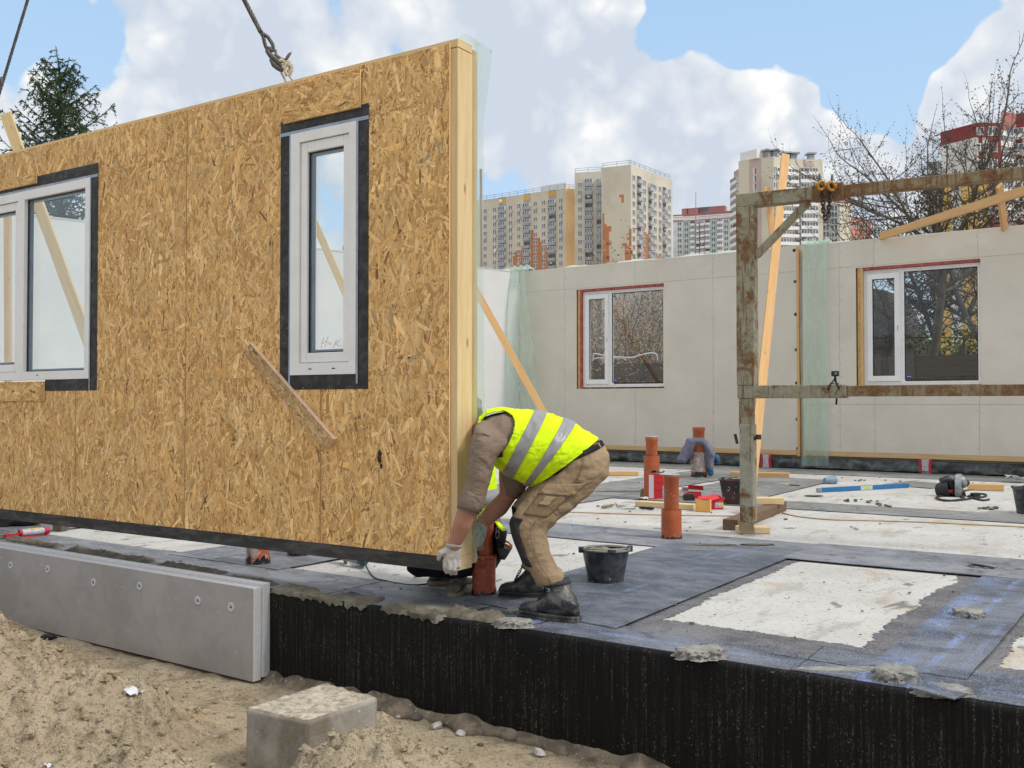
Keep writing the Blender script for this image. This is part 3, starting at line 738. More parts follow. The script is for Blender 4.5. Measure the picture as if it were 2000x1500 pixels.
# ---------------------------------------------------------------- mortar bed on the edge and mortar dabs
def heap_strip(path, wfun, hfun, name, mat, label, cat, parent=None, seed=0, group=None, step=.012):
    # ragged ridge of mortar along a path (list of xy), cross-section across; real thickness
    pts = [V((*p, 0)) for p in path]; L = sum((pts[i + 1] - pts[i]).length for i in range(len(pts) - 1))
    k = int(L / step); mb = MB(); P = []; m_ = 17
    seg = [(pts[i + 1] - pts[i]).length for i in range(len(pts) - 1)]
    def at(s):
        d = s * L
        for i, q in enumerate(seg):
            if d <= q or i == len(seg) - 1: return pts[i].lerp(pts[i + 1], min(1, d / q)), (pts[i + 1] - pts[i]).normalized()
            d -= q
    for i in range(k + 1):
        s = i / k; c, tg = at(s); nn = V((-tg.y, tg.x, 0)); w0, w1 = wfun(s, c); hh = hfun(s, c)
        endf = min(1, min(s, 1 - s) * L / .05) ** .5
        w0 += .05 * float(fbm(np.array(c.x * 8.), np.array(1. + seed), 4, 61)); w1 += .07 * float(fbm(np.array(c.x * 6.), np.array(5. + seed), 4, 62))
        for j in range(m_):
            u = j / (m_ - 1); off = w0 + (w1 - w0) * u
            prof = (min(u, 1 - u) * 2) ** .55
            p = c + nn * off * (endf * .5 + .5)
            z = hh * prof * endf * (1 + .85 * float(fbm(np.array(p.x * 32.), np.array(p.y * 32. + seed), 4, 63))) + .007
            if j in (0, m_ - 1): z = .0045
            if p.y < FY - .012 and j > 0: z -= 0
            P.append((p.x, p.y, z))
        # front lip hangs over the edge
        if P[-m_][1] < FY - .014:
            b = P[-m_]; P[-m_] = (b[0], FY - .022 - .006 * RND.random(), -.004 - .022 * abs(float(fbm(np.array(b[0] * 22.), np.array(2.), 4, 64))) * 2)
    mb.add(P, [(i * m_ + j, i * m_ + j + 1, (i + 1) * m_ + j + 1, (i + 1) * m_ + j) for i in range(k) for j in range(m_ - 1)])
    o = mb.build(name, mat, parent, smooth=True)
    if not parent: tag(o, label, cat, group)
    return o
smo = lambda s, c: (-.055, .17)
heap_strip([(-4.36, 3.87), (-3.60, 3.87)], lambda s, c: (-.06, .10 + .05 * math.sin(s * 9)), lambda s, c: .022, 'mortar_bed', MORTAR, 'ragged olive mortar bed on the edge beside the white end of the insulation', 'mortar', group='mortar spread on the foundation edge', seed=1)
heap_strip([(-3.52, 3.87), (-3.08, 3.87)], lambda s, c: (-.06, .17), lambda s, c: .016, 'mortar_bed', MORTAR_SM, 'smoothed light mortar bed on the edge below the gloved hand', 'mortar', group='mortar spread on the foundation edge', seed=2)
heap_strip([(-3.50, 3.85), (-3.10, 3.84)], lambda s, c: (-.035, .045), lambda s, c: .026, 'mortar_ridge', MORTAR, 'crumbly mortar ridge hanging over the edge before the smoothed bed', 'mortar', group='mortar spread on the foundation edge', seed=6)
heap_strip([(-3.14, 3.90), (-2.80, 3.90)], lambda s, c: (-.05, .10), lambda s, c: .040, 'mortar_pile', MORTAR, 'lumpy wet mortar pile between the red-brown pipe and the near boot', 'mortar', group='mortar spread on the foundation edge', seed=3)
for k, (a, b) in enumerate([((-8.2, 4.12), (-6.9, 4.02)), ((-6.75, 4.02), (-5.75, 3.98)), ((-5.62, 3.98), (-4.98, 3.95)), ((-4.9, 3.90), (-4.42, 3.88))]):
    heap_strip([a, b], lambda s, c: (-.05, .10), lambda s, c: .026, 'mortar_bed', MORTAR, ['long dark mortar bed behind the insulation under the wide window', 'dark mortar bed behind the insulation, second from the wide window', 'mortar bed behind the insulation with a flap of sheet on it', 'mortar bed behind the white cut end of the insulation'][k], 'mortar', group='mortar spread on the foundation edge', seed=10 + k)

def dab(px, py, w, d, h, name, mat, label, seed, flat=True):
    # a trowelled mortar dab: ragged outline, flattish top
    c = Zp(px, py, 0.012); mb = MB(); n = 72; rings = [(1.12, -.02), (1.03, .06), (1.0, .22), (.98, .40), (.97, .58), (.96, .76), (.92, .92), (.86, .99), (.6, 1.0), (.3, 1.02)]
    P = []
    for rr, hh in rings:
        for k in range(n):
            a = 2 * math.pi * k / n
            e = 1 + .36 * float(fbm(np.array(math.cos(a) * 1.6 + seed), np.array(math.sin(a) * 1.6), 4, 70)) + (.30 * float(fbm(np.array(math.cos(a) * 9 + seed), np.array(math.sin(a) * 9 + hh * 4), 3, 72)) + .025 * RND.uniform(-1, 1) if hh < .95 else 0)
            p = c + RT * (w * rr * e * math.cos(a)) + FH * (d * rr * e * math.sin(a))
            P.append(p + V((0, 0, .78 * h * hh * (1 + .35 * float(fbm(np.array(p.x * 20.), np.array(p.y * 20.), 3, 71))) - .002)))
    P.append(c + V((0, 0, .79 * h)))
    fs = [(r * n + k, r * n + (k + 1) % n, (r + 1) * n + (k + 1) % n, (r + 1) * n + k) for r in range(len(rings) - 1) for k in range(n)]
    fs += [((len(rings) - 1) * n + k, (len(rings) - 1) * n + (k + 1) % n, len(P) - 1) for k in range(n)]
    mb.add(P, fs); return tag(mb.build(name, mat, smooth=50), label, 'mortar', 'mortar dabs on the membrane')
dab(1005, 1221, .085, .06, .038, 'mortar_dab', MORTAR_DRY, 'pale dry mortar dab on the edge in front of the boot toe', 1)
dab(1367, 1281, .10, .075, .045, 'mortar_dab', MORTAR_DRY, 'grey mortar dab alone on the front edge right of the worker', 2)
dab(1748, 1324, .085, .075, .055, 'mortar_dab', MORTAR_DRY, 'thick flat-topped mortar dab on the edge beside the tilted sheet offcut', 3)
dab(1892, 1203, .072, .08, .045, 'mortar_dab', MORTAR_DRY, 'flat mortar dab on the blue chalk lines away from the edge', 4)
dab(1843, 1354, .10, .05, .032, 'mortar_dab', MORTAR_DRY, 'mortar dab squashed under the tilted sheet offcut at the edge', 5)
dab(1920, 1109, .085, .06, .022, 'mortar_dab', MORTAR_DRY, 'low mortar dab under a small sheet offcut on the cross strip', 6)
dab(1650, 1306, .20, .035, .004, 'mortar_smear', MORTAR_DRY, 'thin mortar smear along the front edge left of a thick dab', 7)
dab(1395, 1065, .16, .04, .012, 'mortar_smear', MORTAR, 'low mortar crumbs beside the foot of the splashed nearest-frame pipe', 8)
dab(1360, 1074, .14, .04, .008, 'mortar_smear', MORTAR_SM, 'flat mortar smear in front of the white-splashed pipe', 9)
dab(1480, 1064, .12, .04, .012, 'mortar_smear', MORTAR, 'mortar crumbs on the membrane in front of the steel post foot', 10)
dab(1220, 960, .35, .09, .012, 'mortar_smear', MORTAR, 'trampled mortar crumbs left of the red boxes', 11)
dab(1000, 1195, .06, .03, .02, 'mortar_dab', MORTAR_DRY, 'pale mortar slab lying behind the wet pile by the boot', 12)
dab(1590, 968, .10, .05, .010, 'mortar_smear', MORTAR, 'dark mortar crumbs right of the steel post near the brush', 13)
dab(1970, 1113, .13, .05, .008, 'mortar_smear', MORTAR, 'low mortar smear at the right end of the cross strip', 14)
for (px, py, a, b, c_, lab) in [(1833, 1349, .075, .085, .045, 'blue-grey bitumen sheet offcut tilted on a mortar dab at the edge'), (1920, 1103, .08, .07, .028, 'small bitumen sheet offcut lying on a low dab on the cross strip'), (715, 1157, .11, .07, .012, 'bitumen sheet flap pressed into the mortar bed under the panel')]:
    p = Zp(px, py, c_); mb = MB(); M = rot('Z', -4) @ rot('X', -7) @ rot('Y', 5)
    mb.box(p, (a * 2, b * 2, .005), M); o = tag(mb.build('sheet_offcut', MEMB), lab, 'offcut', 'sheet offcuts on mortar'); 
# ---------------------------------------------------------------- strand board surfaces made of individual flakes
def flakes(rects, frame, y, rng, dens=1.0, mean=0.0, spread=26, big=1.0, tone=(1.56, 1.53, 1.42)):
    """rects: (s0,s1,z0,z1) areas; frame(s,y,z)->world. Returns a mesh: backing sheet + overlapping flakes, colour per flake."""
    V_, Fc, Cc, Uv = [], [], [], []
    pal = [(.50, .325, .145), (.555, .375, .175), (.45, .28, .115), (.60, .42, .21), (.405, .24, .092), (.485, .335, .165), (.53, .335, .135), (.36, .215, .085), (.57, .41, .22)]
    rare = [(.15, .085, .038), (.25, .13, .052), (.31, .155, .055), (.33, .265, .16), (.30, .25, .165), (.20, .115, .055)]
    def quad(ps, c, uv):
        b = len(V_); V_.extend(ps); Fc.append(tuple(range(b, b + len(ps)))); Cc.extend([(c[0] * tone[0], c[1] * tone[1], c[2] * tone[2], 1)] * len(ps)); Uv.extend(uv)
    for (s0, s1, z0, z1) in rects:
        P = [(s0, z0), (s1, z0), (s1, z1), (s0, z1)]
        quad([frame(a, y, z) for a, z in P], (.33, .19, .075), [(a, z) for a, z in P])
        # sides give the board its thickness
        for i in range(4):
            (a, za), (b, zb) = P[i], P[(i + 1) % 4]
            quad([frame(a, y, za), frame(b, y, zb), frame(b, y + .011, zb), frame(a, y + .011, za)], (.60, .44, .24), [(a, 0), (b, 0), (b, .01), (a, .01)])
        area = (s1 - s0) * (z1 - z0); n = int(area * 5200 * dens)
        for k in range(n):
            big_k = rng.random()
            L = rng.uniform(.018, .065) if big_k < .78 else rng.uniform(.06, .14)
            W = rng.uniform(.0025, .008) if big_k < .66 else rng.uniform(.007, .024)
            L *= big; W *= big
            a = math.radians(mean + rng.gauss(0, spread) if rng.random() < .72 else rng.uniform(-90, 90))
            cs, cz = rng.uniform(s0, s1), rng.uniform(z0, z1)
            rr = rng.random()
            if rr < .05 and k > n * .25: c = rng.choice(rare); W = min(W, .016 * big); L *= .8
            elif rr > .93: c = tuple(min(.75, x * 1.22) for x in rng.choice(pal)); L *= 1.25; W *= 1.3
            else: c = rng.choice(pal); g = rng.uniform(.82, 1.14); c = tuple(x * g for x in c)
            # irregular hexagon along the strand
            d = (math.sin(a), math.cos(a)); e = (d[1], -d[0])
            t1, t2 = rng.uniform(-.5, .5) * W * 1.6, rng.uniform(-.5, .5) * W * 1.6
            loc = [(-L / 2 + t1, -W / 2), (L / 2 + t2, -W / 2), (L / 2 + rng.uniform(0, .012), W * rng.uniform(-.2, .3)), (L / 2 - t2, W / 2), (-L / 2 - t1, W / 2), (-L / 2 - rng.uniform(0, .012), W * rng.uniform(-.3, .2))]
            h = y - .0004 - .0016 * k / n - rng.uniform(0, .0004); tl = rng.uniform(-.0005, .0005)
            ps = []; 
            for (u, v) in loc:
                s_ = min(s1, max(s0, cs + d[0] * u + e[0] * v)); z_ = min(z1, max(z0, cz + d[1] * u + e[1] * v))
                ps.append(frame(s_, h + tl * (u / L * 2), z_))
            j = k * .37
            quad(ps, c, [(u + j, v + j * .31) for u, v in loc])
    me = bpy.data.meshes.new('sheathing'); me.from_pydata([tuple(p) for p in V_], [], Fc)
    at = me.color_attributes.new('strand', 'FLOAT_COLOR', 'CORNER'); at.data.foreach_set('color', np.array(Cc, np.float32).ravel())
    uv = me.uv_layers.new(name='UVMap'); uv.data.foreach_set('uv', np.array(Uv, np.float32).ravel())
    me.materials.append(OSB); me.update(); return me

# ---------------------------------------------------------------- the big panel on the crane: local s (to the left), y (away from us), z
PO = Yp(893, 1117, 3.95); PO = V((PO.x, PO.y, 0))
PU = V((-.99963, -.02724, 0)); PN = V((-.02724, .99963, 0))
def pf(s, y, z): return PO + PU * s + PN * y + V((0, 0, z))
def pbox(mb, s0, s1, y0, y1, z0, z1, mi=0, L=None):
    return mb.hexa([pf(s0, y0, z0), pf(s1, y0, z0), pf(s1, y1, z0), pf(s0, y1, z0), pf(s0, y0, z1), pf(s1, y0, z1), pf(s1, y1, z1), pf(s0, y1, z1)], mi, L)
LEN = 6.1
panel = thing('prefab_wall', 'big strand board wall panel hanging from the crane, with two white windows', 'wall panel', tuple(pf(2.5, .1, .214)))
W1 = (.668, 1.192, 1.222, 2.633)     # tall window opening (s0,s1,z0,z1)
W2 = (3.108, 5.05, 1.228, 2.628)     # wide window opening
zt, zb = 2.924, .288
def board(s0, s1, z0, z1): return (s0, s1, z0, z1)
g = .0026
rects = [(.044, .944 - g, zb, W1[2]), (.944 + g, 2.11 - g, zb, W1[2]), (2.11 + g, 3.27 - g, zb, W2[2]), (3.27 + g, 4.5 - g, zb, W2[2]), (4.5 + g, LEN, zb, W2[2]),
         (.044, W1[0], W1[2], W1[3]), (W1[1], 2.11 - g, W1[2], W1[3]), (2.11 + g, W2[0], W2[2], W2[3]), (W2[1], LEN, W2[2], W2[3]),
         (.044, .90 - g, W1[3], zt), (.90 + g, 2.11 - g, W1[3], zt), (2.11 + g, 3.27 - g, W2[3], zt), (3.27 + g, LEN, W2[3], zt)]
rng = random.Random(5)
link(flakes(rects, pf, -.012, rng), 'sheathing', panel)
mb = MB()
pbox(mb, 0, .045, 0, .128, .29, 2.90)                       # end stud
pbox(mb, .0465, LEN, .0, .128, 2.905, 2.947)                  # top plate
pbox(mb, 0, .0462, .0005, .128, 2.905, 2.947)
pbox(mb, .0465, LEN, .001, .128, .222, .30)                  # bottom plate
pbox(mb, 0, .0462, .0005, .128, .219, .289)
for s in (.60, W1[1], 1.75, 2.35, 3.04, W2[1], 5.6): pbox(mb, s, s + .05, .0005, .126, .301, 2.904)
for (s0, s1, z0, z1) in (W1, W2): pbox(mb, s0, s1, .002, .126, z1, z1 + .09); pbox(mb, s0, s1, .002, .126, z0 - .09, z0)
mb.build('timber_frame', PINE_PALE, panel, bevel=.002)
mb = MB(); pbox(mb, .012, .052, .130, .192, .235, 2.935)
for z in (.235, 1.0, 2.9): pbox(mb, .053, LEN, .130, .190, z, z + .045)
mb.build('batten', PINE, panel, bevel=.002)
mb = MB()                                                    # inner lining with holes
for (s0, s1, z0, z1) in [(.06, W1[0], .24, 2.93), (W1[1], W2[0], .24, 2.93), (W2[1], LEN, .24, 2.93), (W1[0], W1[1], .24, W1[2]), (W1[0], W1[1], W1[3], 2.93), (W2[0], W2[1], .24, W2[2]), (W2[0], W2[1], W2[3], 2.93)]:
    pbox(mb, s0, s1, .193, .2, z0, z1)
mb.build('inner_lining', GYPS_W, panel)
mb = MB(); pbox(mb, .012, LEN, -.010, .0, .214, .287); pbox(mb, .012, LEN, -.008, .13, .2125, .2185)
mb.build('sill_membrane', BLACKRUB, panel)

def ring(mb, o, i, y0, y1, mi=0, bx=pbox):
    # rectangular frame: outer o, inner i (s0,s1,z0,z1)
    bx(mb, o[0], i[0], y0, y1, o[2], o[3], mi); bx(mb, i[1], o[1], y0, y1, o[2], o[3], mi)
    bx(mb, i[0], i[1], y0, y1, i[3], o[3], mi); bx(mb, i[0], i[1], y0, y1, o[2], i[2], mi)
def sheet_p(mb, s0, s1, z0, z1, y, mi=0, n=24):
    # crinkled tape: thin wavy strip
    ns = max(2, int(abs(s1 - s0) / .03)); nz = max(2, int(abs(z1 - z0) / .03)); P = []
    for i in range(ns + 1):
        for j in range(nz + 1):
            s = s0 + (s1 - s0) * i / ns; z = z0 + (z1 - z0) * j / nz
            e = 0 if i in (0, ns) or j in (0, nz) else .0022 * float(vnoise(np.array(s * 23.), np.array(z * 23.), 81)) + .0012
            P.append(pf(s, y - abs(e), z))
    m_ = nz + 1
    mb.add(P, [(i * m_ + j, i * m_ + j + 1, (i + 1) * m_ + j + 1, (i + 1) * m_ + j) for i in range(ns) for j in range(nz)], mi)

def pvc_window(nm, o, fr, label, lights, parent):
    """o: frame outline; lights: list of (outline, has_sash)"""
    mb = MB(); xs = sorted([o[0]] + [v for L, _ in lights for v in (L[0], L[1])] + [o[1]])
    zlo, zhi = lights[0][0][2], lights[0][0][3]
    pbox(mb, o[0], o[1], -.022, .045, zhi, o[3], 0); pbox(mb, o[0], o[1], -.022, .045, o[2], zlo, 0)
    edges = [o[0]] + sum([[L[0], L[1]] for L, _ in sorted(lights, key=lambda q: q[0][0])], []) + [o[1]]
    for k in range(0, len(edges), 2): pbox(mb, edges[k], edges[k + 1], -.022, .045, zlo, zhi, 0)
    for s_ in (.25, .75):
        sx = o[0] + (o[1] - o[0]) * (.32 if s_ < .5 else .68)
        pbox(mb, sx - .012, sx + .012, -.0235, -.0225, o[2] + .030, o[2] + .036, 1)
    win = mb.build('window', [PVC, WINDOW_BLACK], parent, bevel=.003)
    for L, sash in lights:
        i = L
        if sash:
            k = MB(); i = (L[0] + .052, L[1] - .052, L[2] + .058, L[3] - .062)
            ring(k, (L[0] + .003, L[1] - .003, L[2] + .003, L[3] - .003), i, -.010, .05); k.build('sash', PVC, win, bevel=.004)
        gk = MB(); j = (i[0] + .006, i[1] - .006, i[2] + .006, i[3] - .006)
        ring(gk, i, j, .006, .012); gk.build('gasket', WINDOW_BLACK, win)
        sp = MB(); ring(sp, j, (j[0] + .014, j[1] - .014, j[2] + .012, j[3] - .012), .014, .040); sp.build('spacer', SPACER, win)
        pn = MB(); pbox(pn, j[0], j[1], .0125, .0135, j[2], j[3]); pn.build('pane', GLASS, win)
        pn = MB(); pbox(pn, j[0], j[1], .0405, .0415, j[2], j[3]); pn.build('pane', GLASS, win)
    return win
w1 = pvc_window('window', (.678, 1.182, 1.232, 2.623), None, '', [((.729, 1.113, 1.299, 2.567), True)], panel)
w1['label'] = 'tall narrow white window with black tape around it'
w2 = pvc_window('window', (3.118, 5.03, 1.240, 2.620), None, '', [((3.170, 3.915, 1.300, 2.558), False), ((4.0, 4.97, 1.300, 2.558), True)], panel)
w2['label'] = 'wide two-light white window'
# flashing tape around the openings, blue film edge
mb = MB()
T = (.590, 1.271, 1.149, 2.708)
yt = -.0150
sheet_p(mb, T[0], .672, T[2], 2.632, yt); sheet_p(mb, 1.188, T[1], T[2], 2.632, yt)
sheet_p(mb, T[0], T[1], 2.632, T[3], yt - .001); sheet_p(mb, .672, 1.188, T[2], 1.231, yt - .001)
mb.build('sealing_tape', TAPE, w1)
mb = MB()
pbox(mb, T[0] - .001, T[1] + .001, -.0190, -.0182, 2.619, 2.640); pbox(mb, .664, .676, -.0186, -.0180, T[2] + .03, 2.622); pbox(mb, 1.184, 1.196, -.0186, -.0180, T[2] - .001, 2.622)
mb.build('film_edge', TAPE_BLUE, w1)
mb = MB()
T2 = (3.031, 5.2, 1.159, 2.712)
sheet_p(mb, T2[0], 3.112, T2[2], 2.640, yt); sheet_p(mb, T2[0], 5.2, 2.640, T2[3], yt - .001); sheet_p(mb, 3.112, 3.642, T2[2], 1.239, yt - .001)
mb.build('sealing_tape', TAPE, w2)
mb = MB(); pbox(mb, T2[0] - .001, 5.1, -.0190, -.0182, 2.617, 2.636); pbox(mb, 3.108, 3.118, -.0186, -.0180, T2[2] - .001, 2.618)
mb.build('film_edge', TAPE_BLUE, w2)
# writing on the tall pane in red marker
mb = MB()
def stroke(pts, r=.0010): mb.tube([pf(a, .0112, z) for a, z in pts], r, 5)
def sx(px, py):
    r_ = ray(px, py); t_ = (pf(0, .0112, 0) - CAM).dot(PN) / r_.dot(PN); q_ = CAM + r_ * t_; return (q_ - PO).dot(PU), q_.z
for pl in [[(633, 659), (629, 669), (627, 680)], [(641, 657), (637, 668), (634, 679)], [(629, 671), (634, 668), (640, 667)], [(640, 672), (643, 668), (645, 674), (648, 670)],
           [(658, 664), (654, 672), (651, 679)], [(665, 663), (660, 669), (655, 672)], [(655, 672), (660, 674), (664, 676), (671, 675)]]:
    stroke([sx(*q) for q in pl])
mb.build('marker_writing', TOOLRED, w1)
# strand board patches over and under the windows, diagonal lath
for nm, rc, yy, me_ in [('cover_board', (.646, 1.240, 2.692, 2.90), -.0275, 80), ('cover_board', (3.762, LEN, 2.660, 2.735), -.0275, 75), ('cover_board', (3.642, LEN, 1.088, 1.226), -.0275, 70)]:
    link(flakes([rc], pf, yy, rng, 1.1, me_, 30), nm, panel)
def lath(a, b, c, d):
    # corners in (s,z): a-b short end, a-c long side
    a, b, c = V((*a, 0)), V((*b, 0)), V((*c, 0))
    ex = (c - a); ey = (b - a); L = ex.length; Wd = ey.length; ex.normalize(); ey.normalize()
    def fr(s, y, z): p = a + ex * s + ey * z; return pf(p.x, y + .0, p.y)
    return fr, L, Wd
fr, L, Wd = lath((1.487, 1.423), (1.548, 1.365), (.820, .874), None)
lo = link(flakes([(0, L, 0, Wd)], fr, -.046, rng, 1.3, 90, 22, .8, (1.18, 1.22, 1.36)), 'diagonal_lath', panel)
mb = MB(); e_ = .0015; M4 = [fr(-e_, -.0452, -e_), fr(L + e_, -.0452, -e_), fr(L + e_, -.0145, -e_), fr(-e_, -.0145, -e_), fr(-e_, -.0452, Wd + e_), fr(L + e_, -.0452, Wd + e_), fr(L + e_, -.0145, Wd + e_), fr(-e_, -.0145, Wd + e_)]
mb.hexa(M4); mb.build('lath_core', plain('pale_lit_edge', (.78, .58, .42), .8, .1, 30), lo)  # core colour lightened so the lath's upper edge looks lit
# nail heads along the studs
mb = MB()
for s_ in (.06, .93, .96, 2.09, 2.13, 3.25, 3.29, 1.62, 4.48):
    z_ = .34
    while z_ < 2.9:
        ok = not any(q[0] - .1 < s_ < q[1] + .1 and q[2] - .1 < z_ < q[3] + .1 for q in (W1, W2))
        if ok: mb.ball(pf(s_ + RND.uniform(-.006, .006), -.0142, z_), (.0036, .0018, .0036), 6)
        z_ += RND.uniform(.13, .17)
mb.build('nail_heads', DKSTEEL, panel)['kind'] = 'stuff'
# knot stain
mb = MB()
for k in range(5): lump(mb, pf(.507 + RND.uniform(-.012, .012), -.0145, .765 + RND.uniform(-.04, .04)), RND.uniform(.006, .014), RND, 1.6, 8, .3)
for i, v in enumerate(mb.v):
    q = V(v) - PO; mb.v[i] = tuple(V(v) - PN * (q.dot(PN) + .0145) * .88)
mb.build('knot', plain('dark_knot', (.045, .024, .014), .8, .3, 40), panel)
# green vapour film hanging out along the free edge
mb = MB(); P = []; nz = 60; nw = 7
for i in range(nz + 1):
    z = .30 + (2.985 - .30) * i / nz
    for j in range(nw):
        u = j / (nw - 1); wv = .5 * float(fbm(np.array(z * 2.1), np.array(u * 1.5), 3, 90))
        out = .016 + .05 * max(0, wv) * u + (.05 * u * smooth(np.array(z), 2.5, 2.9).item()) - (.012 * u if z < .6 else 0)
        P.append(pf(.012 - out - .006, .135 + .085 * u + .05 * wv * u, z - (.05 * u if i == nz else 0)))
mb.add(P, [(i * nw + j, i * nw + j + 1, (i + 1) * nw + j + 1, (i + 1) * nw + j) for i in range(nz) for j in range(nw - 1)])
P = []
for i in range(9):
    for j in range(6):
        s = -.03 + .20 * i / 8; y = .03 + .17 * j / 5
        P.append(pf(s, y, 2.950 + .035 * abs(float(fbm(np.array(s * 14.), np.array(y * 14.), 3, 93))) * 2 * (1 if s > .0 else 1.3)))
mb.add(P, [(i * 6 + j, i * 6 + j + 1, (i + 1) * 6 + j + 1, (i + 1) * 6 + j) for i in range(8) for j in range(5)])
o = mb.build('vapour_film', FILM_CLR, panel, smooth=True)
mb = MB(); P = []
for i in range(13):
    for j in range(9):
        u = i / 12; v = j / 8; z = .25 + .17 * u
        wd = .012 + .034 * math.sin(min(1, u * 1.6) * 1.5) * (1 - .35 * u)
        P.append(pf(-.006 - .018 * math.sin(v * 3.1) - .015 * u * v, .132 + wd * v + .02 * math.sin(u * 7 + v * 5), z + .03 * v))
mb.add(P, [(i * 9 + j, i * 9 + j + 1, (i + 1) * 9 + j + 1, (i + 1) * 9 + j) for i in range(12) for j in range(8)])
mb.build('film_tail', FILM_CLR, panel, smooth=True)

# ---------------------------------------------------------------- crane ropes
def twisted(mb, pts, r, strands=5, twist=55, n=5):
    pts = [V(p) for p in pts]; fine = []
    for i in range(len(pts) - 1):
        L = (pts[i + 1] - pts[i]).length; k = max(2, int(L / .012))
        fine += [pts[i].lerp(pts[i + 1], q / k) for q in range(k)]
    fine.append(pts[-1]); d = 0
    for s_ in range(strands):
        out = []; d = 0; a = None
        for i, p in enumerate(fine):
            t = (fine[min(i + 1, len(fine) - 1)] - fine[max(i - 1, 0)]).normalized()
            a = t.cross(V((.2, .9, .1))) if a is None else a; a = (a - t * a.dot(t)).normalized(); b = t.cross(a)
            if i: d += (p - fine[i - 1]).length
            an = d * twist + s_ * 2 * math.pi / strands
            out.append(p + (a * math.cos(an) + b * math.sin(an)) * r * .62)
        mb.tube(out, r * .5, n)
hb = pf(1.231, .06, 2.947); dh = proj(hb)[2]
hp = lambda x, y, dd=0: Dp(x, y, dh + dd)
z2 = lambda zx, zy: (460 + zx / 8.825, zy / 8.825)
sl = thing('crane_sling', 'wire rope sling with hook, tied by pale rope to the hanging panel', 'sling', tuple(hb))
mb = MB(); e1 = hp(*z2(440, 560)); far = hp(-60 / 8.825 + 470, -40); top = e1 + (hp(*z2(150, 0)) - e1) * 4.5
twisted(mb, [top, e1], .0135)
for side in (-1, 1):
    pts = [z2(440, 560), z2(480 if side < 0 else 560, 640), z2(505 if side < 0 else 640, 760), z2(545 if side < 0 else 660, 850), z2(600, 885)]
    twisted(mb, [hp(*q) for q in pts], .0105)
mb.build('wire_rope', DKSTEEL, sl, smooth=True)
mb = MB()
mb.tube([hp(*z2(*q)) for q in [(610, 830), (550, 815), (545, 880), (600, 950), (690, 1020), (770, 1100), (830, 1180), (800, 1215), (740, 1175), (660, 1110), (610, 1030), (597, 985)]], [.008, .010, .013, .016, .017, .016, .015, .014, .016, .017, .011, .003], 9)
mb.tube([hp(*z2(*q)) for q in [(560, 830), (640, 880), (690, 870), (700, 950), (760, 1010), (840, 1050)]], [.007, .009, .009, .010, .012, .012], 9)
mb.build('hook', DKSTEEL, sl, smooth=True)
mb = MB()
mb.tube([hp(*z2(*q)) for q in [(850, 1060), (890, 990), (930, 930), (965, 900)]], [.008, .010, .009, .003], 7)
mb.build('safety_latch', PINE_OLD, sl, smooth=True)
mb = MB()
for q in ([(745, 1050), (800, 1040), (860, 1090), (820, 1160), (870, 1200), (930, 1150), (900, 1090), (840, 1120)], [(860, 1060), (940, 1080), (970, 1170), (940, 1280), (880, 1290), (850, 1220), (900, 1160)], [(750, 1060), (790, 1110), (860, 1130), (910, 1200), (900, 1290)]):
    mb.tube([hp(*z2(*p), RND.uniform(-.02, .01)) for p in q], .011, 8)
for a, b in (((760, 1200), (870, 1410)), ((900, 1270), (985, 1390))):
    p = hp(*z2(*a)); qq = hp(*z2(*b)); mb.tube([p, p.lerp(qq, .5), qq + (qq - p) * .12], .0065, 7)
for k in range(22):
    p = hp(*z2(RND.uniform(880, 965), RND.uniform(1080, 1290))); mb.tube([p, p + V((RND.uniform(-.02, .03), 0, RND.uniform(-.02, .025)))], .0013, 4)
mb.build('rope_knot', ROPE, sl, smooth=True)
hb2 = pf(4.62, .06, 2.947); d2 = proj(hb2)[2]
sl2 = thing('crane_sling', 'thin dark wire rope rising past the spruce at the edge of the view', 'sling', tuple(hb2))
mb = MB(); a = Dp(0, 178, d2); b = Dp(54, 0, d2); twisted(mb, [a + (b - a) * 3, b, a, a + (a - b) * .1, hb2], .011, 4)
mb.ball(Dp(3, 160, d2), (.02, .02, .045), 8); mb.build('wire_rope', DKSTEEL, sl2, smooth=True)
mb = MB(); p = Dp(-8, 200, d2); mb.tube([p, p.lerp(hb2, .5), hb2], .012, 8); mb.build('hook', DKSTEEL, sl2, smooth=True)
# ---------------------------------------------------------------- inner walls
YB = 15.9
zc = lambda px, py: Yp(px, py, YB)
WT = zc(1300, 504).z; WB0 = zc(1500, 878).z; RB = zc(1500, 887).z     # wall top, board bottom, rail bottom
def wall_frame(o, u, n):
    return lambda s, y, z: o + u * s + n * y + V((0, 0, z))
def wbox(fr):
    return lambda mb, s0, s1, y0, y1, z0, z1, mi=0, L=None: mb.hexa([fr(s0, y0, z0), fr(s1, y0, z0), fr(s1, y1, z0), fr(s0, y1, z0), fr(s0, y0, z1), fr(s1, y0, z1), fr(s1, y1, z1), fr(s0, y1, z1)], mi, L)
def board_face(bx, s0, s1, z0, z1, hole, joints, zj, mat, parent, th=.0125, g=.0016):
    mb = MB(); xs = sorted(set([s0, s1] + [j for j in joints if s0 < j < s1] + ([hole[0], hole[1]] if hole else [])))
    zs = sorted(set([z0, z1] + zj + ([hole[2], hole[3]] if hole else [])))
    for a, b in zip(xs, xs[1:]):
        for c, d in zip(zs, zs[1:]):
            if hole and hole[0] - 1e-4 <= a and b <= hole[1] + 1e-4 and hole[2] - 1e-4 <= c and d <= hole[3] + 1e-4: continue
            ga = g if a in joints else 0; gb = g if b in joints else 0; gc = g if c in zj else 0; gd = g if d in zj else 0
            bx(mb, a + ga, b - gb, 0, th, c + gc, d - gd)
    return mb.build('board', mat, parent)
rv = random.Random(3)
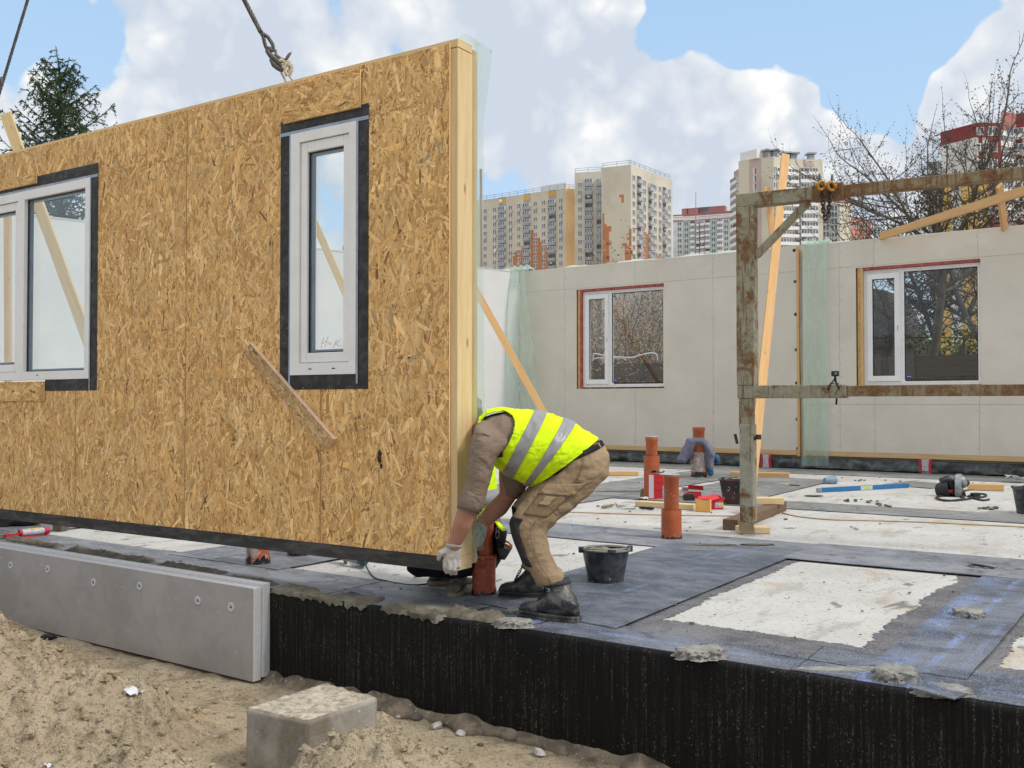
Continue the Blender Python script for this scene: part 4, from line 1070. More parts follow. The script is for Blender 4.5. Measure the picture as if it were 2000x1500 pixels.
def screws(bx, fr, s0, s1, z0, z1, joints, hole, parent):
    mb = MB()
    for j in joints:
        for side in (-.02, .02):
            z = z0 + .1
            while z < z1:
                s = j + side
                if s0 < s < s1 and not (hole and hole[0] < s < hole[1] and hole[2] < z < hole[3]) and rv.random() < .8: mb.ball(fr(s, -.0008, z), .006, 6)
                z += rv.uniform(.2, .34)
    mb.build('screw_heads', DKSTEEL, parent)['kind'] = 'stuff'
def back_window(bx, fr, o, split, parent, label):
    mb = MB(); yA, yB = .075, .135
    L1 = (o[0] + .06, split - .02, o[2] + .06, o[3] - .06); L2 = (split + .045, o[1] - .055, o[2] + .075, o[3] - .06)
    ring(mb, o, (o[0] + .055, o[1] - .05, o[2] + .055, o[3] - .055), yA, yB, 0, bx); bx(mb, split - .022, split + .045, yA + .001, yB - .001, o[2] + .055, o[3] - .055)
    # faint print on the protective film of the frame
    for k in range(46):
        zz = o[2] + .12 + (o[3] - o[2] - .24) * (k / 46); 
        for sx in (split + .012, o[1] - .025): bx(mb, sx - .003, sx + .003, yA - .0012, yA - .0006, zz, zz + .014, 1)
    for k in range(30):
        ss = o[0] + .1 + (o[1] - o[0] - .2) * (k / 30); bx(mb, ss, ss + .022, yA - .0012, yA - .0006, o[3] - .03, o[3] - .024, 1); bx(mb, ss, ss + .022, yA - .0012, yA - .0006, o[2] + .028, o[2] + .033, 1)
    PR = PRINT
    win = mb.build('window', [PVC, PR], parent); win['label'] = label
    k = MB(); i = (L1[0] + .075, L1[1] - .075, L1[2] + .085, L1[3] - .085); ring(k, L1, i, yA - .022, yB - .002, 0, bx)
    for kk in range(40):
        zz = L1[2] + .1 + (L1[3] - L1[2] - .2) * kk / 40
        for sx in (L1[0] + .02, L1[0] + .052, L1[1] - .022, L1[1] - .052): bx(k, sx - .0025, sx + .0025, yA - .0235, yA - .0228, zz, zz + .013, 1)
    for zz in (o[2] + (o[3] - o[2]) * .5, o[2] + (o[3] - o[2]) * .485, o[2] + (o[3] - o[2]) * .47): bx(k, L1[1] - .034, L1[1] - .022, yA - .0245, yA - .023, zz, zz + .016, 2)
    k.build('sash', [PVC, PR, WINDOW_BLACK], win)
    for L in (i, L2):
        gk = MB(); j = (L[0] + .012, L[1] - .008, L[2] + .008, L[3] - .012); ring(gk, L, j, yA + .008, yA + .02, 0, bx); gk.build('gasket', WINDOW_BLACK, win)
        pn = MB(); bx(pn, j[0], j[1], yA + .014, yA + .018, j[2], j[3]); pn.build('pane', GLASS_BK, win)
    st = MB(); bx(st, L2[0] + .025, L2[0] + .105, yA + .0105, yA + .0135, L2[2] + .02, L2[2] + .075); bx(st, L2[0] + .035, L2[0] + .095, yA + .009, yA + .0102, L2[2] + .05, L2[2] + .06, 1); st.build('sticker', [plain('blue_sticker', (.03, .06, .32), .5, .1), WHITECARD], win)
    rm = MB(); bx(rm, o[0] - .075, o[0] - .030, .013, .135, o[2] - .03, o[3] + .04); rm.build('reveal_board', REVEAL, win)
    rm = MB(); bx(rm, o[0] - .0295, o[0] - .002, .02, .134, o[2] - .03, o[3] + .005); bx(rm, o[0] - .07, o[1], .014, .136, o[3] + .006, o[3] + .045); rm.build('foam_seal', FOAMRED, win)
    return win
PRINT = plain('film_print', (.42, .42, .43), .6, .3)

def ragged_film(fr, s0, s1, z, parent, seed, name='top_film'):
    mb = MB(); P = []; n = int((s1 - s0) / .06); m_ = 5
    for i in range(n + 1):
        s = s0 + (s1 - s0) * i / n; hgt = .045 * max(0, float(fbm(np.array(s * 1.6), np.array(seed * 3.), 4, 95))) * 2 + .006
        for j in range(m_):
            u = j / (m_ - 1); P.append(fr(s, -.02 + .24 * u, z + hgt * math.sin(math.pi * u) ** .7 + (.0 if u else -.008 - .02 * abs(float(fbm(np.array(s * 5.), np.array(seed + 4.), 3, 96))))))
    mb.add(P, [(i * m_ + j, i * m_ + j + 1, (i + 1) * m_ + j + 1, (i + 1) * m_ + j) for i in range(n) for j in range(m_ - 1)])
    return mb.build(name, FILM_WHT, parent, smooth=True)

C0 = zc(1015, 700).x
sX = lambda px, py=700: zc(px, py).x - C0          # along the back wall from the corner
frB = wall_frame(V((C0, YB, 0)), V((1, 0, 0)), V((0, 1, 0))); bxB = wbox(frB)
# left segment
sA1 = sX(1560, 700)
wl = thing('prefab_wall', 'pale grey back wall panel with the smaller-looking window, left of the green film', 'wall panel', tuple(frB(sA1 / 2, .1, RB)))
hA = (sX(1126, 660), sX(1297, 660), zc(1300, 758).z, zc(1297, 553).z)
jA = [sX(1103), sX(1241), sX(1393)]; zA = [WT - .38, WT - 2.25]
board_face(bxB, 0, sA1 - .03, WB0, WT, hA, jA, [WT - .42], GYPS, wl); screws(bxB, frB, 0, sA1, WB0, WT, jA, hA, wl)
def wall_core(bx, s0, s1, hole, parent):
    mb = MB(); y0, y1 = .0135, .19
    bx(mb, s0, s1, y0, y1, RB, RB + .16); bx(mb, s0, s1, y0, y1, WT - .1, WT - .004)
    xs = [s0, s0 + .9] + ([hole[0] - .08, hole[1]] if hole else []) + [s1 - .06]
    for x in xs: bx(mb, x, x + .06, y0, y1, RB + .161, WT - .101)
    if hole: bx(mb, hole[0] - .02, hole[1], y0, y1, hole[2] - .12, hole[2] - .02); bx(mb, hole[0] - .02, hole[1], y0, y1, hole[3] + .02, hole[3] + .12)
    mb.build('timber_frame', PINE, parent)
    ob = MB()                                         # outer sheathing
    parts = [(s0, s1, RB, WT - .01)] if not hole else [(s0, hole[0], RB, WT - .01), (hole[1], s1, RB, WT - .01), (hole[0], hole[1], RB, hole[2]), (hole[0], hole[1], hole[3], WT - .01)]
    for a, b, c, d in parts: bx(ob, a, b, .191, .203, c, d)
    ob.build('outer_sheathing', OSB_EDGE, parent)
    r = MB(); bx(r, s0, s1, -.012, .013, RB, WB0 - .001); r.build('bottom_rail', PINE, parent)
wall_core(bxB, 0.02, sA1 - .03, hA, wl)
back_window(bxB, frB, (hA[0] + .10, hA[1] - .002, hA[2] + .03, hA[3] - .045), sX(1187, 660), wl, 'white two-light window with olive twigs behind it')
mb = MB(); bxB(mb, sA1 - .028, sA1 + .012, -.008, .19, RB - .02, WT - .02); mb.build('edge_stud', PINE_ORANGE, wl)
ragged_film(frB, .5, sA1 - .1, WT, wl, 1)
for k, (px, py) in enumerate([(1551, 489), (1553, 550), (1554, 614), (1555, 683), (1556, 748), (1557, 819), (1558, 876)]):
    h_ = MB(); p = zc(px, py); h_.ball(p + V((0, -.001, 0)), (.028, .004, .028), 12); h_.build('bolt_hole', TOOLBLACK, wl) if k % 2 == 0 else h_.build('bolt_hole', DKSTEEL, wl)
# right segment
sB0, sB1 = sX(1566), sX(2000) + 3.2
wr = thing('prefab_wall', 'pale grey back wall panel with the wider window, right of the green film', 'wall panel', tuple(frB((sB0 + sB1) / 2, .1, RB)))
hB = (sX(1672, 640), sX(1916, 640), zc(1918, 750).z - .02, zc(1914, 505).z)
jB = [sX(1708), sX(1912, 700), sX(1640)]
board_face(bxB, sB0 + .02, sB1, WB0, WT, hB, jB, [WT - .42, zc(1700, 790).z], GYPS, wr); screws(bxB, frB, sB0, sB1, WB0, WT, jB, hB, wr)
wall_core(bxB, sB0 + .02, sB1, hB, wr)
back_window(bxB, frB, (hB[0] + .10, hB[1] - .002, hB[2] + .02, hB[3] - .045), sX(1758, 640), wr, 'wide white two-light window with a tree trunk behind it')
ragged_film(frB, sB0 + .02, sB1, WT, wr, 2)
# curb under the back wall with draped black membrane and red shims
cb = thing('wall_curb', 'low dark membrane-draped curb under the pale back wall', 'curb', tuple(frB(4, .1, 0)))
mb = MB(); bxB(mb, .1, sB1, .05, .20, 0.005, RB - .035); mb.build('curb_core', MORTAR, cb)
mb = MB(); bxB(mb, .1, sB1, .02, .21, RB - .034, RB - .003); mb.build('sill_plate', PINE_OLD, cb)
mb = MB(); P = []; n = 260
for i in range(n + 1):
    s = .1 + (sB1 - .1) * i / n
    for j in range(7):
        u = j / 6; wv = float(fbm(np.array(s * 4.), np.array(u * 2.), 4, 97))
        P.append(frB(s, .03 - .10 * u * (1 + wv) - .05 * wv * u, RB - .02 - (RB - .045) * u * (1 - .18 * max(0, wv)) ))
mb.add(P, [(i * 7 + j, i * 7 + j + 1, (i + 1) * 7 + j + 1, (i + 1) * 7 + j) for i in range(n) for j in range(6)])
mb.build('draped_membrane', plain('loose_black_film', (.040, .046, .046), .42, .45, 5, .9, 7, dirt=(.15, .17, .17), dirt_scale=7, dirt_amt=.5), cb, smooth=True)
for k, (px, lab) in enumerate([(1500, 'red and white shim bracket under the wall left of the green film'), (1810, 'red and white shim bracket under the wall right of the green film')]):
    t = thing('shim_bracket', lab, 'bracket', tuple(frB(sX(px), -.1, 0)), 'shim brackets under the back wall'); s = sX(px, 905)
    mb = MB(); b = frB(s, -.105, 0)
    for sg in (-1, 1): mb.prism([b + V((sg * .055, 0, RB)), b + V((sg * .095, 0, RB)), b + V((sg * .078, 0, .12)), b + V((sg * .095, 0, .01)), b + V((sg * .055, 0, .01)), b + V((sg * .045, 0, .12))], (0, .05, 0))
    mb.build('red_side', TOOLRED, t)
    mb = MB(); mb.prism([b + V((-.054, .004, RB)), b + V((.054, .004, RB)), b + V((.044, .004, .12)), b + V((.054, .004, .01)), b + V((-.054, .004, .01)), b + V((-.044, .004, .12))], (0, .03, 0))
    mb.build('white_core', plain('speckled_white', (.5, .5, .5), .7, .2, 30, speck=(.1, .1, .1), speck_scale=60, speck_t=.6), t)
# left inner wall: white boards, runs back towards us behind the hanging panel
th = math.radians(48.9); DL = -(FH * math.cos(th) + RT * math.sin(th)); NL = V((DL.y, -DL.x, 0))
if NL.x > 0: NL = -NL
frL = wall_frame(V((C0, YB, 0)), DL, NL); bxL = wbox(frL)
ww = thing('prefab_wall', 'white inner side wall running behind the hanging strand board panel', 'wall panel', tuple(frL(6, .1, RB)))
board_face(bxL, .02, 13.0, WB0, WT, None, [2.4, 4.8, 7.2, 9.6], [], GYPS_W, ww); wall_core(bxL, .03, 13.0, None, ww)
ragged_film(frL, .2, 12.8, WT, ww, 3)
mb = MB(); bxL(mb, .1, 13, .03, .2, 0.004, RB - .003); mb.build('curb', MORTAR, ww)

# green films hanging over wall joints
def hang(name, label, top, W, Hh, mat, waves, seed, shape=lambda u, v: (0, 0), fold=None):
    mb = MB(); nu, nv = 30, 56; P = []
    for j in range(nv + 1):
        v = j / nv
        for i in range(nu + 1):
            u = i / nu; dx, dy = shape(u, v)
            wv = math.sin(u * waves * 6.28 + seed + v * 1.5) * .5 + float(fbm(np.array(u * 4.), np.array(v * 5. + seed), 3, 98))
            P.append(top + V((W * u + dx, -.035 - .045 * (wv + .6) * min(1, v * 6 + .25) + dy, -Hh * v)))
    n = nu + 1
    mb.add(P, [(j * n + i, j * n + i + 1, (j + 1) * n + i + 1, (j + 1) * n + i) for j in range(nv) for i in range(nu)])
    # the flap that lies over the top of the wall
    b = len(mb.v); Q = [(P[i], P[i] + V((.03, .12, .05 + .05 * math.sin(i * .8))), P[i] + V((.05, .30, .02))) for i in range(n)]
    mb.add([q for r in Q for q in r], [(i * 3 + k, (i + 1) * 3 + k, (i + 1) * 3 + k + 1, i * 3 + k + 1) for i in range(nu) for k in range(2)])
    return tag(mb.build(name, mat, smooth=True), label, 'plastic film', 'green films over the wall joints')
tp = frB(sX(1566, 480), -.03, WT + .01)
hang('plastic_film', 'broad translucent green film hanging straight over the joint beside the orange stud', tp, sX(1618) - sX(1566), WT - .05, FILM, 1.2, 2)
tp = frB(sX(994, 530), -.03, WT + .02)
hang('plastic_film', 'twisted green film hanging in the corner of white and grey walls', tp + V((.0, -.15, 0)), .55, WT - .3, FILM, 1.6, 5, lambda u, v: ((.55 * v ** 1.3 * (.4 + .6 * u) + .16 * math.sin(v * 3.1) * (u - .5) * (1 if v < .5 else .4)) * .9, -.1 * math.sin(v * 3.14)))
# ---------------------------------------------------------------- timber braces
def stick(label, p, q, w, h, mat=PINE_ORANGE, name='timber_brace', cat='timber', group='timber braces propping the walls', up=(0, 0, 1)):
    mb = MB(); mb.bar(p, q, w, h, up, 0); return tag(mb.build(name, mat, bevel=.003), label, cat, group)
# tall one leaning behind the steel post, with a short cross piece
pa, pb = Zp(1468, 946, .02), Dp(1534, 302, 15.5)
stick('tall orange plank leaning behind the steel post, top end above the wall', pa, pb, .125, .045, up=FW)
stick('short plank nailed behind the top of the tall leaning plank', Dp(1514, 500, 15.0), Dp(1498, 366, 15.4), .095, .045, up=FW)
# brace over the right wall
pw = frB(sX(1720, 465), .02, WT + .03); q2 = Dp(2005, 371, 12.0)
stick('long plank rising over the top of the right wall', pw, pw + (q2 - pw) * 1.5, .05, .115)
stick('short upright plank on top of the right wall carrying the long one', frB(sX(1961, 440), .06, WT - .05), Dp(1952, 362, 13.6), .10, .045, PINE_ORANGE, up=FW)
# braces behind the hanging panel
t0 = Dp(930, 570, 14.3); t1 = Zp(1066, 812, .0); d1 = proj(t1)[2]
stick('orange diagonal plank in front of the white wall, right of the hanging panel', Dp(880, 477, 17.3), Zp(1122, 915, .03), .12, .048, up=FW)
stick('pale diagonal plank seen through the tall narrow window', Dp(596, 392, 14.6), Zp(829, 927, .03), .105, .048, PINE_PALE, up=FW)
stick('pale plank rising above the left part of the panel, also seen through its wide window', Dp(11, 222, 11.8), Zp(276, 952, .03), .13, .048, PINE_PALE, up=FW)
stick('upright mossy post seen through the left light of the wide window', Dp(15, 415, 11.6), Zp(17, 965, .01), .07, .06, PINE_OLD if False else PINE, up=FW)
# rusty pole beyond the corner
mb = MB(); q1 = Dp(941, 560, 19); mb.tube([V((q1.x, q1.y, -.6)), q1, Dp(939, 330, 19)], .024, 10); tag(mb.build('rusty_pole', plain('brown_pole', (.20, .065, .03), .8, .3), smooth=40), 'thin brown pole just right of the hanging panel, before the tower block', 'pole')

# ---------------------------------------------------------------- steel frame
B0 = Zp(1470, 1043, 0); dP = proj(B0)[2]; ZT = 2.752
fu = (Dp(2000, 340, 7.08) - Dp(1460, 392, dP)); fu.z = 0; fu.normalize(); fn = V((-fu.y, fu.x, 0))
pc = Dp(1461, 800, dP); pc.z = 0
frS = wall_frame(pc, fu, fn); bxS = wbox(frS)
sf = thing('steel_gantry', 'rust-streaked grey steel gantry of a post with two long bars, standing on the slab', 'gantry', tuple(pc))
zz = lambda y: H + (788 - y) * dP / F
ky = dP / F
mb = MB(); zU = zz(753)
for a, b in ((-.073, -.006), (.001, .073)): bxS(mb, a, b, -.075, .06, zU, zz(405))
bxS(mb, -.070, .070, -.0735, .055, zU + .002, zz(406)); mb.build('post', STEEL_P, sf, bevel=.006)
mb = MB(); bxS(mb, -.060, .045, -.06, .05, zz(835), zz(778)); mb.build('inner_tube', STEEL_P, sf, bevel=.005)
mb = MB(); bxS(mb, -.054, .056, -.066, .055, zz(1018), zz(829)); mb.build('sleeve', STEEL_P2, sf, bevel=.006)
def sbar(s0, s1, y0, y1, za, zb, mat, name, bev=.006):
    k = MB(); bxS(k, s0, s1, y0, y1, za, zb); return k.build(name, mat, sf, bevel=bev)
so_ = lambda px: (lambda t: t)((px))
def s_at(px, z=None):
    r = ray(px, 700); o = CAM - pc          # solve C + t r = pc + fu s in plan
    den = r.x * (-fu.y) - r.y * (-fu.x)
    t = ((pc.x - CAM.x) * (-fu.y) - (pc.y - CAM.y) * (-fu.x)) / den
    p = CAM + r * t; return (p - pc).dot(fu)
def zs(px, y):
    s = s_at(px); p = frS(s, 0, 0); d = (p - CAM).dot(FH); return H + (788 - y) * d / F
# drop the bar heights from their left ends so that both run level
sbar(-.075, s_at(1592), -.07, .05, zs(1460, 405), zs(1460, 379), STEEL_P, 'top_beam')
sbar(s_at(1592) - .001, s_at(1652), -.074, .054, zs(1460, 405) - .004, zs(1460, 379) + .006, STEEL_RR, 'collar')
sbar(s_at(1652) - .1, 3.4, -.055, .04, zs(1460, 402), zs(1460, 381.5), STEEL_R, 'extension_beam')
sbar(-.070, s_at(1655), -.07, .05, zs(1470, 778), zs(1470, 753), STEEL_P, 'lower_bar')
sbar(s_at(1655) - .1, 3.4, -.055, .04, zs(1470, 775), zs(1470, 755), STEEL_R, 'extension_bar')
mb = MB(); mb.bar(frS(s_at(1478), -.01, zs(1478, 500)), frS(s_at(1582), -.01, zs(1582, 393)), .05, .075, fn); mb.build('corner_brace', STEEL_P, sf, bevel=.004)
mb = MB(); p = frS(-.075, -.02, zz(855)); mb.tube([p + V((-.01, 0, -.05)), p + V((-.03, 0, .03))], .012, 8); mb.tube([frS(.05, -.02, zz(857)), frS(.085, -.02, zz(853))], .016, 6); mb.lathe(frS(.09, -.02, zz(853)), [(0, -.02), (.024, -.02), (.024, .02), (0, .02)], 6); mb.build('locking_bolt', CHAIN, sf, smooth=40)
mb = MB(); mb.prism([frS(-.058, -.09, .035), frS(.075, -.09, .012), frS(.058, -.069, zz(1018)), frS(-.060, -.069, zz(1018))], fn * .012); mb.build('foot_plate', plain('bare_brown_plate', (.23, .185, .115), .6, .2, 12, speck=(.1, .2, .08), speck_scale=14, speck_t=.66), sf, bevel=.002)
# skid timber and packing planks under the post
a = Zp(1426, 1036, .0); b = Zp(1516, 1000, .0)
mb = MB(); mb.bar(a + V((0, 0, .047)), b + (b - a) * .1 + V((0, 0, .047)), .13, .09); tag(mb.build('skid_timber', wood('muddy_timber', (.20, .13, .085), (.10, .055, .035), .8), bevel=.004), 'old brown timber skid lying under the steel post', 'timber', 'timbers packed under the steel post')
def plank(label, p, q, w, h, mat=PINE_PALE, zb=.004, name='plank', group='loose planks on the slab'):
    p, q = V(p), V(q); up = V((0, 0, 1)); c = V((0, 0, zb + h / 2)); mb = MB(); mb.bar(p + c, q + c, w, h, up); return tag(mb.build(name, mat, bevel=.003), label, 'plank', group)
plank('short pale plank offcut under the foot plate of the steel post', Zp(1440, 1041), Zp(1500, 1041), .15, .05, group='timbers packed under the steel post')
pq = Zp(1455, 1003); plank('pale plank offcut lying on the old skid behind the post', pq, Zp(1527, 1003), .16, .06, zb=.096, group='timbers packed under the steel post')
# lifting chain with two yellow links over the collar
ch = thing('lifting_chain', 'rusty chain hanging in a loop from the top beam by two yellow links', 'chain', tuple(frS(s_at(1614), 0, zs(1614, 372))))
dc = (frS(s_at(1614), -.09, 0) - CAM).dot(FH)
def link_ring(mb, c, ax, ay, L, W_, r, mi=0):
    pts = []; n = 18
    for k in range(n + 1):
        a = 2 * math.pi * k / n; x = math.cos(a) * W_ / 2; y = math.sin(a) * W_ / 2 + math.copysign((L - W_) / 2, math.sin(a)) * min(1, abs(math.sin(a)) * 3)
        pts.append(c + ax * x + ay * y)
    mb.tube(pts, r, 7, mi, False)
cz = lambda x, y: (1430 + x / 7.896, 330 + y / 7.896)
path = [cz(1385, 300), cz(1390, 400), cz(1400, 500), cz(1405, 620), cz(1425, 710), cz(1450, 775), cz(1485, 720), cz(1495, 640), cz(1500, 540), cz(1510, 420), cz(1512, 310)]
pts = [Dp(x, y, dc) for x, y in path]; mbc = MB(); seg = []; 
for i in range(len(pts) - 1): seg.append((pts[i + 1] - pts[i]).length)
Lc = sum(seg); step = .0285; d = 0; k = 0
while d < Lc:
    q = d
    for i, L in enumerate(seg):
        if q <= L: break
        q -= L
    c = pts[i].lerp(pts[i + 1], q / seg[i]); t = (pts[i + 1] - pts[i]).normalized(); side = t.cross(FH).normalized()
    ax = side if k % 2 == 0 else FH
    link_ring(mbc, c, (ax - t * ax.dot(t)).normalized(), t, .044, .028, .0060); d += step; k += 1
mbc.build('chain_links', CHAIN, ch, smooth=True)
for x, y in ((1372, 255), (1525, 265)):
    mb = MB(); c = Dp(*cz(x, y), dc - .03); M_ = [RT, UPZ]
    link_ring(mb, c, (RT * .9 + FH * .3).normalized(), (UPZ + RT * (.12 if x < 1400 else -.15)).normalized(), .066, .060, .0115)
    mb.tube([c + RT * -.030 + UPZ * .014, c + RT * -.034, c + RT * -.030 + UPZ * -.014], .014, 7); mb.tube([c + RT * .030 + UPZ * .014, c + RT * .034, c + RT * .030 + UPZ * -.014], .014, 7)
    mb.build('yellow_link', YELLOWMET, ch, smooth=True)
    mb = MB(); link_ring(mb, Dp(*cz(x + (10 if x > 1400 else -25), y - 85), dc), (RT * .3 + FH).normalized(), (UPZ + RT * (.1 if x > 1400 else .0)).normalized(), .085, .040, .009); mb.build('master_link', DKSTEEL, ch, smooth=True)
# small camera clipped on the lower bar
p = frS(s_at(1632), -.02, zs(1632, 753)); 
cm = thing('action_camera', 'small black camera on a bendy tripod clipped to the lower steel bar', 'camera', tuple(p))
mb = MB(); c = p + V((0, 0, .093)); Mx = Matrix((fu, fn, UPZ)).transposed(); mb.box(c, (.057, .03, .042), Mx); mb.build('camera_body', TOOLBLACK, cm, bevel=.005)
mb = MB(); P = MB(); P.lathe((0, 0, 0), [(0, 0), (.012, 0), (.012, .008), (.008, .009), (0, .009)], 14); Mr = Mx @ rot('X', 90); mb.add([c + fu * .008 - fn * .0155 + Mr @ V(v) for v in P.v], P.f); mb.build('lens', SPACER, cm, smooth=40)
mb = MB(); j = p + V((0, 0, .05)); mb.ball(j, .013, 8); mb.tube([j, c - V((0, 0, .02))], .009, 8)
for a in (-.045, .04): mb.tube([j, p + fu * a * .6 + V((0, 0, .012)) - fn * .05, p + fu * a - fn * .058 + V((0, 0, -.03))], .007, 7)
mb.tube([j, p + fn * .05 + V((0, 0, .01)), p + fn * .062 + V((0, 0, -.06)), p + fn * .04 + V((0, 0, -.15))], .008, 7); mb.build('flexible_leg', TOOLBLACK, cm, smooth=True)
mb = MB(); mb.bar(frS(s_at(1626), -.03, zs(1626, 752) + .010), frS(s_at(1640), -.03, zs(1640, 752) + .010), .018, .01); tag(mb.build('steel_bolt', TOOLGREY), 'small steel bolt lying on the lower bar under the little camera', 'bolt')
# ---------------------------------------------------------------- sewer pipes
def pipe(label, c, lower, upper, cap=None, lmat=PIPE, umat=PIPE, splash=None, tar=.03, tilt=(0, 0), rim=True):
    """lower/upper: (radius, height). Sleeve pipe with a thinner pipe inside."""
    t = thing('sewer_pipe', label, 'pipe', tuple(c), 'sewer pipes sticking out of the slab')
    r, h = lower; w_ = .004
    mb = MB(); prof = [(r, .004), (r, h * .72)]
    if rim: prof += [(r, h * .72), (r * 1.05, h * .76), (r * 1.05, h * .90), (r * 1.13, h * .93), (r * 1.13, h * .985), (r * 1.06, h)]
    else: prof += [(r, h * .99), (r * .99, h)]
    prof += [(r * .93, h), (r * .93, h * .6)]
    mb.lathe(c, prof, 36); lo = mb.build('sleeve_pipe', lmat, t, smooth=35)
    if tar:
        mb = MB(); n = 44; P = []
        for k in range(n):
            a = 2 * math.pi * k / n; hh = tar * (1 + 1.5 * float(fbm(np.array(math.cos(a) * 3 + c.x), np.array(math.sin(a) * 3), 3, 101)))
            hh = max(.012, hh)
            for rr, z in ((r * 1.16, .003), (r * 1.05, .010), (r + .0035, hh * .7), (r + .001, hh)): P.append(c + V((rr * math.cos(a), rr * math.sin(a), z)))
        mb.add(P, [(k * 4 + j, ((k + 1) % n) * 4 + j, ((k + 1) % n) * 4 + j + 1, k * 4 + j + 1) for k in range(n) for j in range(3)])
        mb.build('bitumen_collar', TAR, t, smooth=True)
    if splash:
        mb = MB(); n = 44; P = []; z0, z1 = splash
        for k in range(n):
            a = 2 * math.pi * k / n; 
            for z in (z0, (z0 + z1) / 2, z1 + .03 * float(fbm(np.array(math.cos(a) * 4), np.array(math.sin(a) * 4), 3, 102))): P.append(c + V(((r + .003) * math.cos(a), (r + .003) * math.sin(a), z)))
        mb.add(P, [(k * 3 + j, ((k + 1) % n) * 3 + j, ((k + 1) % n) * 3 + j + 1, k * 3 + j + 1) for k in range(n) for j in range(2)]); mb.build('mortar_crust', SPLASH, t, smooth=True)
    if upper:
        r2, h2 = upper; b = c + V((tilt[0] * .2, tilt[1] * .2, 0)); M = rot('Y', tilt[0]) @ rot('X', tilt[1]); P = MB()
        P.lathe((0, 0, 0), [(r2, h * .5), (r2, h2 * .80), (r2 * 1.04, h2 * .815), (r2 * 1.04, h2 * .93), (r2 * 1.13, h2 * .945), (r2 * 1.13, h2 * .99), (r2 * 1.06, h2), (r2 * .94, h2), (r2 * .94, h2 * .8)], 32)
        mb = MB(); mb.add([c + M @ V(v) for v in P.v], P.f); mb.build('inner_pipe', umat, t, smooth=35)
        if cap:
            P = MB(); P.lathe((0, 0, 0), [(0, h2 * .998), (r2 * .9, h2 * .998), (r2 * 1.1, h2 + .002), (r2 * 1.1, h2 + .007), (0, h2 + .008)], 30)
            mb = MB(); mb.add([c + M @ V(v) for v in P.v], P.f); mb.build('end_cap', CAPGREY if cap == 1 else PIPE, t, smooth=35)
    return t
def hpx(px, y0, y1):   # height in metres from pixel rows at the floor point (px,y0)
    return H * (y0 - y1) / (y0 - 788)
pipe('red-brown pipe with a wide socket, right under the corner of the hanging panel', Zp(945, 1163), (.066, hpx(945, 1166, 1085)), (.053, .43), None, PIPE_DK, PIPE_DK, tar=.035)
pipe('orange pipe with a grey cap and white paint splashes, standing alone by the cross strip', Zp(1311.5, 1053), (.080, .232), (.058, .505), 1, tar=.030, rim=False)
pipe('tall clean orange pipe with a narrow capped top behind the red boxes', Zp(1273, 975) , (.088, .485), (.064, .695), 1, tar=0, rim=False)
pipe('orange pipe crusted with pale mortar, under a grey jacket', Zp(1365, 933), (.112, .50), (.080, .72), 2, splash=(.09, .38), tar=.07, rim=True)
pipe('thick red pipe with peeling paint and black tar foot under the hanging panel', Zp(504, 1103), (.076, .36), None, lmat=plain('peeling_red_pipe', (.40, .085, .04), .5, .2, 8, .1, 40, dirt=(.50, .45, .40), dirt_scale=13, dirt_amt=.9), tar=.045, rim=False)
pipe('second red pipe with black tar foot behind the thick one, mostly hidden by the panel', Zp(582, 1087), (.070, .36), None, lmat=PIPE_DK, tar=.05, rim=False)

# ---------------------------------------------------------------- buckets
def bucket(label, c, rt, rb, h, mat, fill=None, yaw=0):
    t = thing('bucket', label, 'bucket', tuple(c), 'black builders buckets on the slab')
    mb = MB(); mb.lathe(c, [(0, .006), (rb * .96, .006), (rb, .012), (rb * 1.0, .03), (rt * .97, h * .90), (rt * .975, h * .905), (rt * 1.0, h * .955), (rt * 1.05, h * .975), (rt * 1.05, h), (rt * .99, h), (rt * .96, h * .955), (rb * .97, .02)], 44)
    mb.build('bucket_body', mat, t, smooth=35)
    if fill:
        mb = MB(); n = 40; P = []
        for i, rr in enumerate((.97, .8, .6, .35, .12)):
            for k in range(n):
                a = 2 * math.pi * k / n; x, y = rr * rt * .96 * math.cos(a), rr * rt * .96 * math.sin(a)
                P.append(c + V((x, y, h * .895 + .016 * (1 - rr) + .03 * float(fbm(np.array(x * 14.), np.array(y * 14.), 3, 103)))))
        mb.add(P, [(i * n + k, i * n + (k + 1) % n, (i + 1) * n + (k + 1) % n, (i + 1) * n + k) for i in range(4) for k in range(n)] + [tuple(4 * n + k for k in range(n))]); mb.build('mortar_fill', plain('green_grey_mortar', (.19, .18, .125), .8, .2, 14, .6, 60), t, smooth=True)
    if fill: mb = MB(); mb.lathe(c, [(rt * 1.053, h * .972), (rt * 1.056, h * 1.003), (rt * .985, h * 1.004), (rt * .95, h * .96)], 44); mb.build('dusty_rim', plain('dusty_rim', (.20, .20, .195), .7, .25, 14), t, smooth=35)
    # wire bail lying on the rim
    mb = MB(); a0 = yaw; pts = []
    for k in range(15):
        a = a0 + math.pi * k / 14; pts.append(c + V((rt * 1.03 * math.cos(a), rt * 1.03 * math.sin(a), h * (1.012 if fill else 1.0) + .012 * math.sin(math.pi * k / 14))))
    mb.tube(pts, .0032, 6); mb.build('wire_handle', STEELW if fill else TOOLBLACK, t, smooth=True)
    mb = MB()
    for a in (a0, a0 + math.pi): mb.box(c + V((rt * 1.05 * math.cos(a), rt * 1.05 * math.sin(a), h * .975)), (.03, .03, .035), rot('Z', math.degrees(a)))
    mb.box(c + V((rt * 1.05 * math.cos(a0 + 1.57), rt * 1.05 * math.sin(a0 + 1.57), h * 1.03)), (.05, .012, .018), rot('Z', math.degrees(a0)))
    mb.build('handle_lug', mat, t, bevel=.004)
    return t
bucket('black bucket full of grey-green mortar beside the worker', Zp(1183, 1138), .142, .108, .205, BUCKET, True, 3.9)
